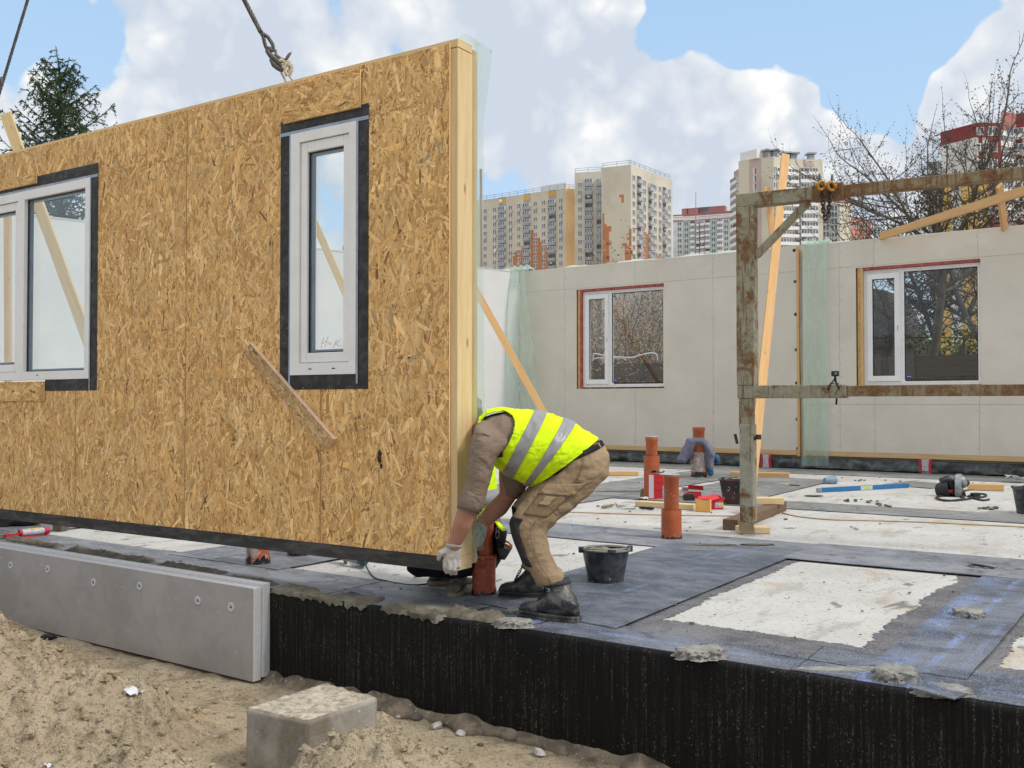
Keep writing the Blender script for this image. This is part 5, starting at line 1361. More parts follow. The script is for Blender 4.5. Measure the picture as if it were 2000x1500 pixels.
bucket('paint-splashed black bucket half hidden by the steel post', Zp(1436, 985), .165, .125, .26, BUCKET_SPL, None, 1.2)
bucket('black bucket cut off at the right edge of the view', Zp(2012, 1003), .155, .12, .25, BUCKET, None, 2)

# ---------------------------------------------------------------- jacket over the pipe
jc = Zp(1365, 933); dj = proj(jc)[2]
zj = lambda zx, zy: (1230 + zx / 8, 840 + zy / 8)
jk = thing('jacket', 'grey-blue quilted jacket with blue lining draped over the mortar-crusted pipe', 'jacket', tuple(jc + V((0, 0, .7))))
def jl(mb, pairs, dd, hv, n=18):
    mb.loft([(Dp(*zj(*a), dj + dd), Dp(*zj(*b), dj + dd), FH * hv) for a, b in pairs], n)
def organic(mb, name, mat, parent, voxel=.012, smooth_=3, amp=.0, size=.1, ridged=False):
    o = mb.build(name, mat, parent)
    r = o.modifiers.new('r', 'REMESH'); r.mode = 'VOXEL'; r.voxel_size = voxel; r.use_smooth_shade = True
    s = o.modifiers.new('s', 'SMOOTH'); s.factor = .5; s.iterations = smooth_
    if amp:
        tx = bpy.data.textures.new(name + '_folds', 'MUSGRAVE' if False else 'CLOUDS'); tx.noise_scale = size; tx.noise_depth = 3
        d = o.modifiers.new('d', 'DISPLACE'); d.texture = tx; d.strength = amp; d.mid_level = .5; d.texture_coords = 'LOCAL'
    return o
mb = MB()
jl(mb, [((900, 330), (960, 440)), ((860, 230), (1000, 330)), ((890, 130), (1010, 250)), ((1010, 112), (1050, 235)), ((1120, 115), (1080, 240)), ((1200, 160), (1130, 300)), ((1290, 260), (1170, 390)), ((1340, 380), (1220, 420))], -.02, .155)
jl(mb, [((870, 200), (980, 280)), ((800, 330), (965, 400)), ((740, 430), (950, 460)), ((735, 480), (900, 500))], -.06, .09)
jl(mb, [((1340, 360), (1170, 380)), ((1320, 480), (1180, 470)), ((1305, 590), (1205, 600)), ((1290, 640), (1235, 640))], -.09, .07)
organic(mb, 'quilted_shell', JACKET, jk, .014, 3, .035, .10)
mb = MB()
jl(mb, [((1350, 370), (1280, 430)), ((1400, 400), (1290, 490)), ((1418, 460), (1330, 515)), ((1395, 510), (1350, 520))], -.03, .07)
jl(mb, [((1300, 560), (1195, 560)), ((1308, 640), (1205, 650)), ((1305, 700), (1225, 715)), ((1290, 715), (1245, 718))], -.08, .062)
organic(mb, 'blue_lining', LINING, jk, .014, 3, .02, .1)
mb = MB(); jl(mb, [((850, 480), (900, 520)), ((900, 450), (930, 500)), ((930, 410), (945, 470))], -.11, .03); organic(mb, 'dark_cuff', BLKCLOTH, jk, .012, 2)

# ---------------------------------------------------------------- boxes and small things
zf = lambda zx, zy: (1160 + zx / 5.5556, 850 + zy / 5.5556)
def face_box(p, w_, d_, h_, yaw):
    return p, rot('Z', yaw)
yaw0 = math.degrees(math.atan2(RT.y, RT.x))
# tall red box with white side
p = Zp(*zf(690, 745)); p.z = 0
t = thing('cardboard_box', 'tall red box with a white side standing behind the grey-capped pipe', 'box', tuple(p), 'cardboard boxes on the slab')
M = rot('Z', yaw0 - 18); z0 = .062
mb = MB(); mb.box(p + V((0, 0, z0 + .125)), (.175, .12, .25), M, 0)
mb.m[-6:] = [0, 0, 0, 0, 0, 1]; mb.build('carton', [REDCARD, plain('white_carton', (.56, .56, .62), .6, .06)], t, bevel=.003)
mb = MB(); mb.box(p + M @ V((-.055, -.0625, 0)) + V((0, 0, z0 + .125)), (.05, .004, .245), M); mb.build('white_panel', plain('white_carton_panel', (.58, .58, .64), .6, .05), t)
mb = MB(); mb.box(p + M @ V((.076, -.0625, 0)) + V((0, 0, z0 + .07)), (.022, .004, .13), M)
for k in range(9): mb.box(p + M @ V((RND.uniform(.069, .083), -.0652, 0)) + V((0, 0, z0 + RND.uniform(.015, .125))), (RND.uniform(.003, .008), .001, RND.uniform(.003, .008)), M, 1)
mb.build('printed_label', [WHITECARD, TOOLBLACK], t)
mb = MB(); 
for k in (0.085, .17): mb.box(p + M @ V((.025, -.0605, 0)) + V((0, 0, z0 + k)), (.105, .002, .004), M)
mb.build('crease', plain('dark_red_crease', (.30, .01, .02), .6, .1), t)
p2 = Zp(*zf(660, 490)); mb = MB(); crumple(mb, p + V((0, 0, z0 + .255)), .062, RND); o = mb.build('plastic_wrap', TOOLTEAL, smooth=True); tag(o, 'dark teal plastic wrap on top of the tall red box', 'wrap')
# open red box, red lid box
def open_box(label, px, size, yaw, inner, zb=.004):
    p = Zp(*px); p.z = 0; t = thing('cardboard_box', label, 'box', tuple(p), 'cardboard boxes on the slab'); M = rot('Z', yaw0 + yaw); w_, d_, h_ = size
    mb = MB(); th = .003
    for x, y, sx, sy in ((-w_ / 2, 0, th, d_), (w_ / 2, 0, th, d_), (0, -d_ / 2, w_ - .007, th), (0, d_ / 2, w_ - .007, th)): mb.box(p + M @ V((x, y, 0)) + V((0, 0, zb + h_ / 2)), (sx, sy, h_), M)
    mb.box(p + V((0, 0, zb + .004)), (w_ - .01, d_ - .01, .004), M)
    mb.build('carton', inner, t)
    return t, p, M
t, p, M = open_box('small red box with open red flaps in front of the splashed bucket', zf(1330, 800), (.105, .11, .095), 8, REDCARD)
mb = MB(); mb.box(p + M @ V((-.06, -.01, .115)), (.14, .15, .003), M @ rot('X', 12) @ rot('Y', -14)); mb.box(p + M @ V((.05, .06, .105)), (.10, .12, .003), M @ rot('X', -20) @ rot('Y', 22)); mb.build('flap', REDCARD, t)
mb = MB(); mb.box(p + M @ V((.005, -.058, .045)), (.082, .003, .05), M); mb.box(p + M @ V((.044, -.0585, .045)), (.014, .004, .05), M, 1)
for k in range(7): mb.box(p + M @ V((RND.uniform(-.03, .03), -.061, RND.uniform(.03, .06))), (RND.uniform(.004, .012), .001, .003), M, 2)
mb.build('printed_label', [WHITECARD, TOOLYEL, plain('grey_print', (.15, .15, .2), .6)], t)
t, p, M = open_box('yellow cardboard box with torn red top between the black battery and the small red box', zf(1190, 830), (.135, .09, .115), -22, YELCARD)
mb = MB(); mb.box(p + M @ V((0, -.0, .116)), (.137, .092, .002), M); mb.build('top_panel', YELCARD, t)
mb = MB(); mb.box(p + M @ V((.0, .03, .135)), (.13, .11, .003), M @ rot('X', 14) @ rot('Y', -6)); mb.build('flap', REDCARD, t)
t, p, M = open_box('flattened red box with a raised red flap behind the black battery', zf(1085, 690), (.16, .10, .07), -12, REDCARD)
mb = MB(); mb.box(p + M @ V((.02, .02, .125)), (.17, .12, .003), M @ rot('X', -28) @ rot('Y', 4)); mb.box(p + M @ V((-.10, 0, .07)), (.08, .10, .003), M @ rot('Y', 40)); mb.build('flap', REDCARD, t)
mb = MB(); mb.box(p + M @ V((-.10, .09, .10)), (.07, .06, .003), M @ rot('X', -50)); mb.build('white_flap', WHITECARD, t)
p = Zp(*zf(1030, 775)); mb = MB(); mb.box(p + V((0, 0, .062 + .03)), (.115, .075, .055), rot('Z', yaw0)); mb.box(p + V((0, 0, .062 + .064)), (.10, .06, .014), rot('Z', yaw0)); tag(mb.build('tool_battery', TOOLBLACK, bevel=.012), 'black tool battery on the plank between red and yellow boxes', 'battery')
plank('pale plank under the tall red box and the black battery', Zp(*zf(480, 770)), Zp(*zf(1095, 810)), .14, .052)
plank('orange plank lying in front of the far wall, behind the worker', Zp(1175, 929), Zp(1246, 929), .12, .06, PINE_ORANGE)
plank('orange plank lying on the floor behind the steel post', Zp(1428, 931), Zp(1542, 934), .13, .07, PINE_ORANGE)
plank('orange plank behind the circular saw', Zp(1890, 957), Zp(1960, 959), .11, .075, PINE_ORANGE)
# old wood block and tools under the left end of the panel
p = Zp(119, 1037); mb = MB(); mb.box(p + V((0, 0, .055)), (.085, .10, .10), rot('Z', 20)); tag(mb.build('wood_block', GREYWOOD, bevel=.004), 'weathered wood block on the slab under the wide window', 'block')
# trowels
def trowel(label, a, b, w_, blade, handle, lift=.03):
    a, b = V(a), V(b); t = thing('trowel', label, 'trowel', tuple(a), 'trowels by the red boxes'); d = (b - a).normalized(); s_ = d.cross(UPZ).normalized(); L = (b - a).length
    mb = MB(); q = a + V((0, 0, .012)); mb.prism([q, q + d * L * .45 + s_ * w_, q + d * L * .5, q + d * L * .45 - s_ * w_], (0, 0, .0025)); mb.build('blade', blade, t)
    mb = MB(); mb.tube([q + d * L * .48, q + d * L * .52 + UPZ * .04, q + d * L * .6 + UPZ * lift], .005, 6); mb.build('tang', TOOLGREY, t, smooth=True)
    mb = MB(); mb.tube([q + d * L * (.6 + .4 * k / 5) + UPZ * (lift * (1 - k / 5 * .5)) for k in range(6)], [.010, .016, .014, .016, .017, .010], 9); mb.build('handle', handle, t, smooth=True)
trowel('trowel with black handle lying flat left of the plank', Zp(*zf(250, 805)), Zp(*zf(655, 815)), .03, TOOLBLACK, TOOLBLACK, .012)
trowel('trowel with mossy wooden handle beside the black-handled one', Zp(*zf(395, 765)), Zp(*zf(85, 800)), .03, TROWELWOOD, TROWELWOOD, .015)
t = thing('spatula', 'broad wooden-handled filling spatula leaning on the tall orange pipe', 'spatula', tuple(Zp(*zf(540, 690))))
p = Zp(*zf(540, 690)); mb = MB(); mb.prism([p + RT * -.045 + UPZ * .0, p + RT * .03 + UPZ * .0, p + RT * .05 + UPZ * .11 + FH * .08, p + RT * -.02 + UPZ * .105 + FH * .08], FH * .003); mb.build('blade', plain('brown_blade', (.20, .15, .09), .6, .3, 12), t)
mb = MB(); mb.tube([p + RT * .02 + UPZ * .105 + FH * .08, p + RT * .06 + UPZ * .17 + FH * .10], .009, 8); mb.build('handle', TROWELWOOD, t, smooth=True)
for px, lab, r in [(zf(525, 705), 'crumpled white bag scrap beside the tall red box', .055), (zf(505, 525), 'crumpled clear foil near the tall orange pipe', .04)]:
    mb = MB(); crumple(mb, Zp(*px), r, RND); tag(mb.build('plastic_scrap', SCRAP, smooth=True), lab, 'scrap', 'plastic scraps on the slab')
# spirit level
a, b = Zp(1604, 957, .03), Zp(1773, 948, .03); t = thing('spirit_level', 'long blue spirit level lying on the pale floor', 'spirit level', tuple(a))
mb = MB(); mb.bar(a, b, .03, .055); mb.build('level_body', BLUEMET, t, bevel=.004)
mb = MB(); d = (b - a).normalized(); mb.bar(a - d * .07, a - d * .001, .032, .05); mb.bar(b + d * .001, b + d * .03, .032, .05); mb.build('end_cap', TOOLGREY, t, bevel=.006)
mb = MB(); c = a.lerp(b, .5); mb.bar(c - d * .1, c + d * .1, .034, .05, mi=0); mb.bar(c - d * .05, c + d * .05, .036, .03, mi=1); mb.build('vial_window', [WHITECARD, plain('vial', (.45, .6, .1), .3)], t)
# sealant caulking gun, tools under the panel
zt_ = lambda zx, zy: (zx / 12.5, 980 + zy / 12.5)
a, b = Zp(*zt_(530, 760), .045), Zp(*zt_(1140, 700), .045); d = (b - a).normalized()
t = thing('caulking_gun', 'red caulking gun with a white cartridge lying on the membrane under the panel', 'caulking gun', tuple(a))
mb = MB(); mb.tube([a, b - d * .02], .026, 18); mb.build('cartridge', WHITECARD, t, smooth=40)
mb = MB(); mb.bar(a + d * .03 + UPZ * .022 - FH * .008, b - d * .05 + UPZ * .022 - FH * .008, .022, .012); mb.build('cartridge_print', plain('orange_print', (.65, .45, .12), .5, .3, 30), t, bevel=.003)
mb = MB(); mb.tube([b - d * .025, b + d * .015], .030, 18); mb.bar(a - d * .03 - UPZ * .03, b - UPZ * .03, .02, .014); mb.tube([a - d * .02, a - d * .005], .029, 16); mb.bar(a - d * .13 - UPZ * .012, a - d * .02 - UPZ * .012, .025, .028); mb.tube([a - d * .10 - UPZ * .01, a - d * .05 - UPZ * .036 - FH * .03, a + d * .10 - UPZ * .036 - FH * .05], .009, 8); mb.build('gun_frame', TOOLRED, t, smooth=40)
mb = MB(); mb.tube([a - d * .12, a - d * .26 - UPZ * .005], .006, 8); mb.build('push_rod', STEELW, t, smooth=True)
p = Zp(*zt_(870, 600)); mb = MB(); mb.box(p + V((0, 0, .03)), (.07, .05, .05), rot('Z', 30)); o = mb.build('tape_measure', TOOLYEL, bevel=.014); tag(o, 'small yellow and grey tape measure behind the caulking gun', 'tape measure')
k = MB(); k.box(p + V((0, 0, .03)), (.078, .06, .018), rot('Z', 30)); k.build('rubber_band', TOOLBLACK, o, bevel=.006)
p = Zp(*zt_(500, 610)); mb = MB(); mb.loft([(p + RT * -.19 + UPZ * .02, p + RT * -.17 + UPZ * .10, FH * .02), (p + RT * -.05 + UPZ * .0, p + RT * -.05 + UPZ * .15, FH * .10), (p + RT * .08 + UPZ * .0, p + RT * .08 + UPZ * .14, FH * .10), (p + RT * .2 + UPZ * .05, p + RT * .2 + UPZ * .11, FH * .02)], 16); tag(mb.build('tool_bag', TOOLBLACK, smooth=True), 'black tool bag slumped behind the caulking gun', 'bag')
p = Zp(*zt_(60, 640)); t = thing('power_tool', 'teal power tool with black guard lying at the left edge under the panel', 'power tool', tuple(p))
mb = MB(); mb.loft([(p + RT * -.35 + UPZ * .05, p + RT * -.35 + UPZ * .17, FH * .06), (p + RT * -.1 + UPZ * .09, p + RT * -.1 + UPZ * .22, FH * .07), (p + RT * .12 + UPZ * .12, p + RT * .10 + UPZ * .19, FH * .05), (p + RT * .16 + UPZ * .15, p + RT * .16 + UPZ * .17, FH * .02)], 16); mb.build('tool_body', TOOLTEAL, t, smooth=True)
mb = MB(); mb.tube([p + RT * -.25 + UPZ * .04, p + RT * .02 + UPZ * .03, p + RT * .10 + UPZ * .06], [.04, .045, .02], 12); mb.tube([p + RT * .03 + UPZ * .05 - FH * .05, p + RT * .03 + UPZ * .05 + FH * .05], .045, 14); mb.build('tool_guard', TOOLBLACK, t, smooth=40)
# angle grinder behind the panel edge with cable
zg = lambda zx, zy: (460 + zx / 6.25, 1050 + zy / 6.25)
p = Zp(*zg(1560, 380)); t = thing('angle_grinder', 'blue-green corded grinder on the pale floor under the panel', 'power tool', tuple(p))
q = p + V((0, 0, .05)); mb = MB(); mb.tube([q + RT * .015 - FH * .03, q, q + FH * .13 - RT * .02, q + FH * .22 - RT * .05 + UPZ * .02], [.012, .034, .036, .03], 14); mb.build('grinder_body', TOOLTEAL, t, smooth=True)
mb = MB(); e = q + FH * .10 - RT * .09; mb.tube([q + FH * .05 - RT * .03, e - RT * .03 + UPZ * .01], .028, 12); mb.build('gear_head', TOOLGREY, t, smooth=40)
mb = MB(); c = Zp(*zg(1320, 320)) + V((0, 0, .06)); mb.tube([c - (FH * .3 + RT * .8 + UPZ * .2).normalized() * .006, c + (FH * .3 + RT * .8 + UPZ * .2).normalized() * .006], .062, 22); mb.build('disc', plain('worn_disc', (.20, .17, .11), .7, .2, 20), t, smooth=40)
mb = MB(); pts = [q + RT * .01 - FH * .03] + [Zp(*zg(*s_), .008) for s_ in [(1640, 430), (1720, 500), (1830, 525)]] + [Zp(x, y, .008) for x, y in [(770, 1138), (800, 1142), (830, 1141), (850, 1136), (880, 1128)]]
def spline(pts, k=8):
    out = []; P = [pts[0]] + list(pts) + [pts[-1]]
    for i in range(1, len(P) - 2):
        for j in range(k):
            u = j / k; a, b, c, d = P[i - 1], P[i], P[i + 1], P[i + 2]
            out.append(.5 * ((2 * b) + (c - a) * u + (2 * a - 5 * b + 4 * c - d) * u * u + (3 * b - a - 3 * c + d) * u ** 3))
    return out + [pts[-1]]
mb.tube(spline(pts), .005, 7); mb.build('power_cord', CABLE_BLK, t, smooth=True)
# circular saw with coiled cord
zs_ = lambda zx, zy: (1560 + zx / 4.5455, 870 + zy / 4.5455)
p = Zp(1858, 969); ds = proj(p)[2]; t = thing('circular_saw', 'black and silver circular saw with coiled cord on the floor before the far wall', 'circular saw', tuple(p))
sq = lambda x, y, dd=0: Dp(*zs_(x, y), ds + dd)
mb = MB(); mb.tube([sq(1250, 400, .05), sq(1290, 395), sq(1330, 390, -.02)], [.085, .10, .10], 18); mb.tube([sq(1260, 318), sq(1320, 300), sq(1345, 330), sq(1365, 380), sq(1400, 420)], [.038, .046, .052, .06, .05], 12); mb.tube([sq(1470, 330), sq(1490, 350)], .05, 14); mb.build('motor_housing', TOOLBLACK, t, smooth=40)
mb = MB(); a_ = (RT * .85 + FH * -.5).normalized(); c = sq(1425, 375, -.02); 
mb.tube([c - a_ * .03, c + a_ * .03], [.16, .16], 24); mb.tube([sq(1390, 300, -.04), sq(1430, 315, -.02), sq(1470, 345)], [.03, .07, .05], 12); mb.build('blade_guard', TOOLGREY, t, smooth=40)
mb = MB(); mb.bar(sq(1330, 430, -.06), sq(1480, 395, .1), .22, .008, (0, .3, 1)); mb.bar(sq(1440, 440), sq(1475, 430), .05, .05); mb.build('base_plate', DKSTEEL, t, bevel=.002)
mb = MB(); mb.box(sq(1350, 405, -.09), (.05, .02, .03), rot('Z', yaw0)); mb.build('red_switch', TOOLRED, t, bevel=.004)
mb = MB(); P_ = []
for k in range(70):
    a = k * .29; P_.append(Zp(*zs_(1345 + 118 * math.cos(a) * (1 + .06 * math.sin(k * 1.3)), 466 + 24 * math.sin(a) * (1 + .1 * math.cos(k))), .010))
P_ += [Zp(*zs_(*s_), .010) for s_ in [(1480, 480), (1540, 470), (1650, 455), (1660, 435), (1600, 430), (1540, 438), (1510, 450), (1560, 470), (1640, 488), (1690, 478)]]
mb.tube(spline(P_, 3), .012, 6); mb.box(Zp(*zs_(1570, 440), .03), (.10, .05, .05), rot('Z', yaw0 + 20)); mb.build('power_cord', CABLE_BLK, t, smooth=40)
# small litter on the floor
mb = MB(); a = Zp(1618, 938, .05); d = (RT * .9 + FH * .3).normalized(); mb.tube([a - d * .06, a, a + d * .1], [.035, .05, .062], 14); tag(mb.build('plastic_cup', plain('grey_blue_plastic', (.20, .27, .36), .5, .1), smooth=40), 'grey-blue plastic cup lying on its side near the far wall', 'cup')
t = thing('paint_brush', 'flat paint brush with a yellow tip lying right of the steel post', 'brush', tuple(Zp(1540, 948)))
a, b = Zp(1525, 946, .015), Zp(1562, 949, .015); mb = MB(); mb.bar(a.lerp(b, .45), b, .035, .02); mb.build('handle', plain('maroon_handle', (.12, .03, .04), .5), t, bevel=.006); mb = MB(); mb.bar(a, a.lerp(b, .44), .06, .022); mb.build('bristles', plain('pale_bristle', (.55, .5, .32), .8, .3, 40), t)
mb = MB(); crumple(mb, Zp(1985, 940, .02), .13, RND); tag(mb.build('plastic_sheet', SCRAP, smooth=True), 'crumpled pale plastic sheet at the right edge before the far wall', 'plastic sheet')
mb = MB(); mb.tube([p_ + V((0, 0, .006)) for p_ in spline([Zp(*q) for q in [(1085, 1000), (1160, 1003), (1250, 1006), (1340, 1008), (1440, 1009)]] , 6)], .006, 6); mb.tube([p_ + V((0, 0, .006)) for p_ in spline([Zp(*q) for q in [(1528, 1003), (1560, 1010), (1620, 1016), (1700, 1018), (1800, 1021), (1900, 1026), (2010, 1031), (2100, 1036)]], 6)], .006, 6)
tag(mb.build('tan_cord', HOSE, smooth=True), 'thin tan cord running across the pale floor past the post foot', 'cord')
cr = random.Random(9); mb = MB()
for k in range(330):
    x, y = cr.uniform(-6, 1.2), cr.uniform(4.1, 15.3)
    if cr.random() < .5: y = cr.uniform(4.0, 8.0); x = cr.uniform(-5, .6)
    lump(mb, (x, y, .010 if y < 8 else .008), cr.choice([.003, .004, .004, .006, .008, .011]) * (1 if y < 8 else 1.6), cr, .5, 6, .35)
for cx_, cy_ in ((1668, 977), (1682, 978), (1693, 979), (1940, 992), (1925, 994), (1690, 938), (1720, 985), (1735, 988)):
    q = Zp(cx_, cy_, .012); [lump(mb, q + V((cr.uniform(-.1, .1), cr.uniform(-.1, .1), 0)), cr.uniform(.012, .028), cr, .6, 7, .35) for _ in range(3)]
tag(mb.build('mortar_crumbs', MORTAR), kind='stuff')
# ---------------------------------------------------------------- people. zoom pixels of the worker: x=780+zx*.34667, y=740+zy*.34667
def W(zx, zy, d): return Dp(780 + zx * .34667, 740 + zy * .34667, d)
def rings(L): return [(W(*a, d), W(*b, d), FH * hv) for a, b, d, hv in L]
KZ = .34667 / F
def gloved_hand(mb, wr, kn, fingers, thumb, wd, th, nrm):
    """palm from wrist line wr=(a,b) to knuckle line kn=(a,b); fingers: list of point chains with radii"""
    mb.loft([(wr[0], wr[1], nrm * th), ((wr[0] * .6 + kn[0] * .4) + (wr[0] - wr[1]) * .10, (wr[1] * .6 + kn[1] * .4) - (wr[0] - wr[1]) * .06, nrm * th * 1.0), ((wr[0] * .25 + kn[0] * .75), (wr[1] * .25 + kn[1] * .75), nrm * th * .95), (kn[0], kn[1], nrm * th * .8)], 16, p=2.6)
    for ch, rr in fingers + [thumb]: mb.tube(ch, rr, 10); mb.ball(ch[-1], rr[-1], 8); mb.ball(ch[0], rr[0], 8)

man = thing('person', 'worker in yellow vest and khaki trousers bending to guide the hanging panel', 'person', tuple(Zp(1060, 1200)))
# --- bare body: arms, neck, head and inner torso in one surface
mb = MB()
near_arm = [((445, 290), (600, 320), 4.93, .07), ((410, 400), (540, 410), 4.90, .055), ((400, 500), (510, 505), 4.88, .052), ((385, 580), (490, 585), 4.87, .05), ((345, 680), (455, 710), 4.87, .046), ((326, 735), (432, 762), 4.875, .044), ((300, 820), (405, 838), 4.89, .042), ((284, 885), (368, 905), 4.91, .034), ((272, 930), (347, 940), 4.925, .030), ((268, 965), (345, 968), 4.93, .026)]
mb.loft(rings(near_arm), 20)
far_arm = [((560, 420), (720, 470), 5.25, .06), ((560, 560), (690, 600), 5.26, .05), ((565, 640), (655, 680), 5.27, .045), ((505, 700), (600, 760), 5.27, .042), ((458, 760), (520, 815), 5.26, .032), ((440, 800), (500, 850), 5.25, .028)]
mb.loft(rings(far_arm), 20)
mb.loft(rings([((930, 250), (860, 500), 5.06, .13), ((700, 205), (620, 440), 5.07, .16), ((560, 195), (520, 400), 5.09, .18), ((470, 215), (440, 340), 5.12, .10), ((420, 240), (395, 330), 5.24, .06), ((380, 260), (350, 350), 5.34, .056)]), 22)
hd = W(322, 320, 5.42)
hx = (W(230, 370, 5.42) - hd).normalized()     # crown direction
mb.ball(hd, (.098, .078, .115), 16, M=Matrix((hx, FH, hx.cross(FH))).transposed())
fc = hx.cross(FH).normalized(); fc = fc if fc.z < 0 else -fc      # face looks down and forward
mb.ball(hd + fc * .105 + hx * .0, (.022, .014, .024), 8, M=Matrix((hx, FH, fc)).transposed())          # nose
mb.ball(hd + fc * .085 - hx * .055, (.03, .035, .03), 8, M=Matrix((hx, FH, fc)).transposed())         # chin
for sg in (-1, 1): mb.ball(hd + FH * sg * .078, (.03, .010, .018), 8)                                     # ears
body = organic(mb, 'body', SKIN, man, .008, 3, .004, .05)
mb = MB(); Mh = Matrix((hx, FH, fc)).transposed(); mb.ball(hd + hx * .012 - fc * .014, (.103, .085, .113), 16, M=Mh); organic(mb, 'hair', HAIR, man, .010, 2, .008, .03)
for sg in (-1, 1):
    mb = MB(); mb.ball(hd + fc * .098 + FH * sg * .032 + hx * .018, .010, 8); mb.build('eye', TOOLBLACK, body, smooth=True)
mb = MB(); mb.bar(hd + fc * .108 - FH * .022 - hx * .038, hd + fc * .108 + FH * .022 - hx * .038, .006, .008); mb.build('mouth', plain('lips', (.32, .10, .08), .6), body, bevel=.002)
# --- sweater
mb = MB()
mb.loft(rings([((1000, 262), (905, 470), 5.05, .15), ((860, 208), (760, 520), 5.05, .17), ((700, 186), (610, 460), 5.06, .19), ((600, 180), (540, 440), 5.07, .205), ((520, 200), (480, 400), 5.09, .18), ((460, 222), (440, 345), 5.12, .11)]), 26)
mb.loft(rings([((470, 232), (690, 330), 4.98, .07), ((425, 262), (640, 370), 4.90, .082), ((402, 335), (585, 400), 4.87, .082), ((390, 420), (555, 440), 4.86, .076), ((385, 500), (525, 510), 4.855, .068), ((372, 585), (508, 592), 4.855, .062), ((345, 650), (490, 668), 4.86, .060), ((332, 690), (470, 735), 4.865, .056), ((328, 716), (445, 757), 4.87, .052)]), 22)
mb.loft(rings([((560, 400), (760, 470), 5.2, .08), ((566, 530), (735, 590), 5.25, .072), ((572, 610), (690, 655), 5.27, .062), ((575, 640), (655, 682), 5.275, .056)]), 22)
swt = organic(mb, 'sweater', SWEAT, man, .0085, 3, .016, .06)
for pts in ([(415, 305), (470, 308), (520, 330), (555, 370), (572, 410)],):
    mb = MB(); mb.tube(spline([W(x, y, 4.815 if i < 3 else 4.83) for i, (x, y) in enumerate(pts)]), .0028, 6); under(mb.build('shoulder_seam', SWEAT_DK, man, smooth=True), swt)
mb = MB()
for k, (a, b) in enumerate([((330, 700), (468, 742)), ((326, 716), (455, 758))]): mb.loft(rings([(a, b, 4.865, .059), ((a[0] - 5, a[1] + 10), (b[0] - 8, b[1] + 10), 4.868, .057)]), 24, cap=False)
under(mb.build('rolled_cuff', SWEAT_DK, man, smooth=True), swt)
# --- trousers
legN = [((880, 455), (1140, 352), 5.04, .155), ((858, 492), (1183, 430), 5.02, .165), ((800, 555), (1185, 530), 4.99, .135), ((745, 615), (1095, 632), 4.965, .112), ((690, 690), (990, 725), 4.94, .102), ((643, 765), (885, 805), 4.92, .094), ((624, 815), (838, 855), 4.91, .088), ((640, 882), (832, 895), 4.905, .082), ((668, 960), (850, 968), 4.90, .080), ((702, 1045), (880, 1045), 4.89, .078), ((742, 1105), (915, 1085), 4.88, .076), ((778, 1165), (935, 1128), 4.875, .070)]
legF = [((900, 480), (1130, 400), 5.12, .15), ((790, 560), (1090, 590), 5.17, .12), ((690, 640), (930, 730), 5.21, .10), ((638, 715), (820, 790), 5.24, .088), ((648, 800), (790, 840), 5.25, .08), ((672, 900), (810, 910), 5.26, .075), ((684, 1000), (815, 1010), 5.27, .072), ((690, 1068), (815, 1085), 5.275, .068)]
mb = MB(); mb.loft(rings(legN), 26); mb.loft(rings(legF), 24); tro = organic(mb, 'trousers', KHAKI, man, .009, 3, .020, .055)
# cloth patches follow the near leg's surface
def leg_point(L, t, th, off):
    t = max(0, min(len(L) - 1.001, t)); i = int(t); f = t - i; R1, R2 = rings([L[i], L[i + 1]])
    pa = R1[0].lerp(R2[0], f); pb = R1[1].lerp(R2[1], f); hv = R1[2].lerp(R2[2], f); c = (pa + pb) / 2; a = (pa - pb) / 2
    p = c + a * math.cos(th) - hv * math.sin(th); nn = (a.normalized() * math.cos(th) / max(a.length, .01) - hv.normalized() * math.sin(th) / max(hv.length, .01)).normalized()
    return p + nn * off
def patch(name, mat, L, t0, t1, a0, a1, off, n=16, label=None, parent=None):
    mb = MB(); P = []
    for i in range(n + 1):
        for j in range(n + 1):
            u, v = i / n, j / n; e = .004 if i in (0, n) or j in (0, n) else 0
            P.append(leg_point(L, t0 + (t1 - t0) * u, a0 + (a1 - a0) * v, off - e * 1.5 + .004 * float(vnoise(np.array(u * 5.), np.array(v * 5.), 7))))
    mb.add(P, [(i * (n + 1) + j, (i + 1) * (n + 1) + j, (i + 1) * (n + 1) + j + 1, i * (n + 1) + j + 1) for i in range(n) for j in range(n)])
    o = under(mb.build(name, mat, man, smooth=True), tro); s = o.modifiers.new('s', 'SOLIDIFY'); s.thickness = .004; s.offset = -1
    return o
patch('knee_patch', BLKCLOTH, legN, 5.15, 9.1, -1.3, .98, .007)
patch('knee_patch', BLKCLOTH, legF, 3.0, 5.0, -1.0, 1.0, .008)
pk = patch('cargo_pocket', KHAKI_DK, legN, 2.9, 4.75, .85, 1.9, .010)
pf_ = patch('pocket_flap', KHAKI, legN, 2.45, 3.25, .78, 2.02, .017)
patch('hip_pocket', BLKCLOTH, legN, .15, 1.75, .05, .95, .006)
for th in (.95, 1.85): mb = MB(); mb.ball(leg_point(legN, 3.05, th, .021), .006, 8); under(mb.build('snap_button', YELLOWMET, man, smooth=True), tro)
patch('tool_loop', KHAKI, legN, 3.35, 3.95, 1.15, 1.5, .020)
for th0 in (1.60,):
    mb = MB(); mb.tube([leg_point(legN, t_, th0, .006) for t_ in np.linspace(.5, 11, 60)], .0022, 5); under(mb.build('side_seam', KHAKI_DK, man, smooth=True), tro)
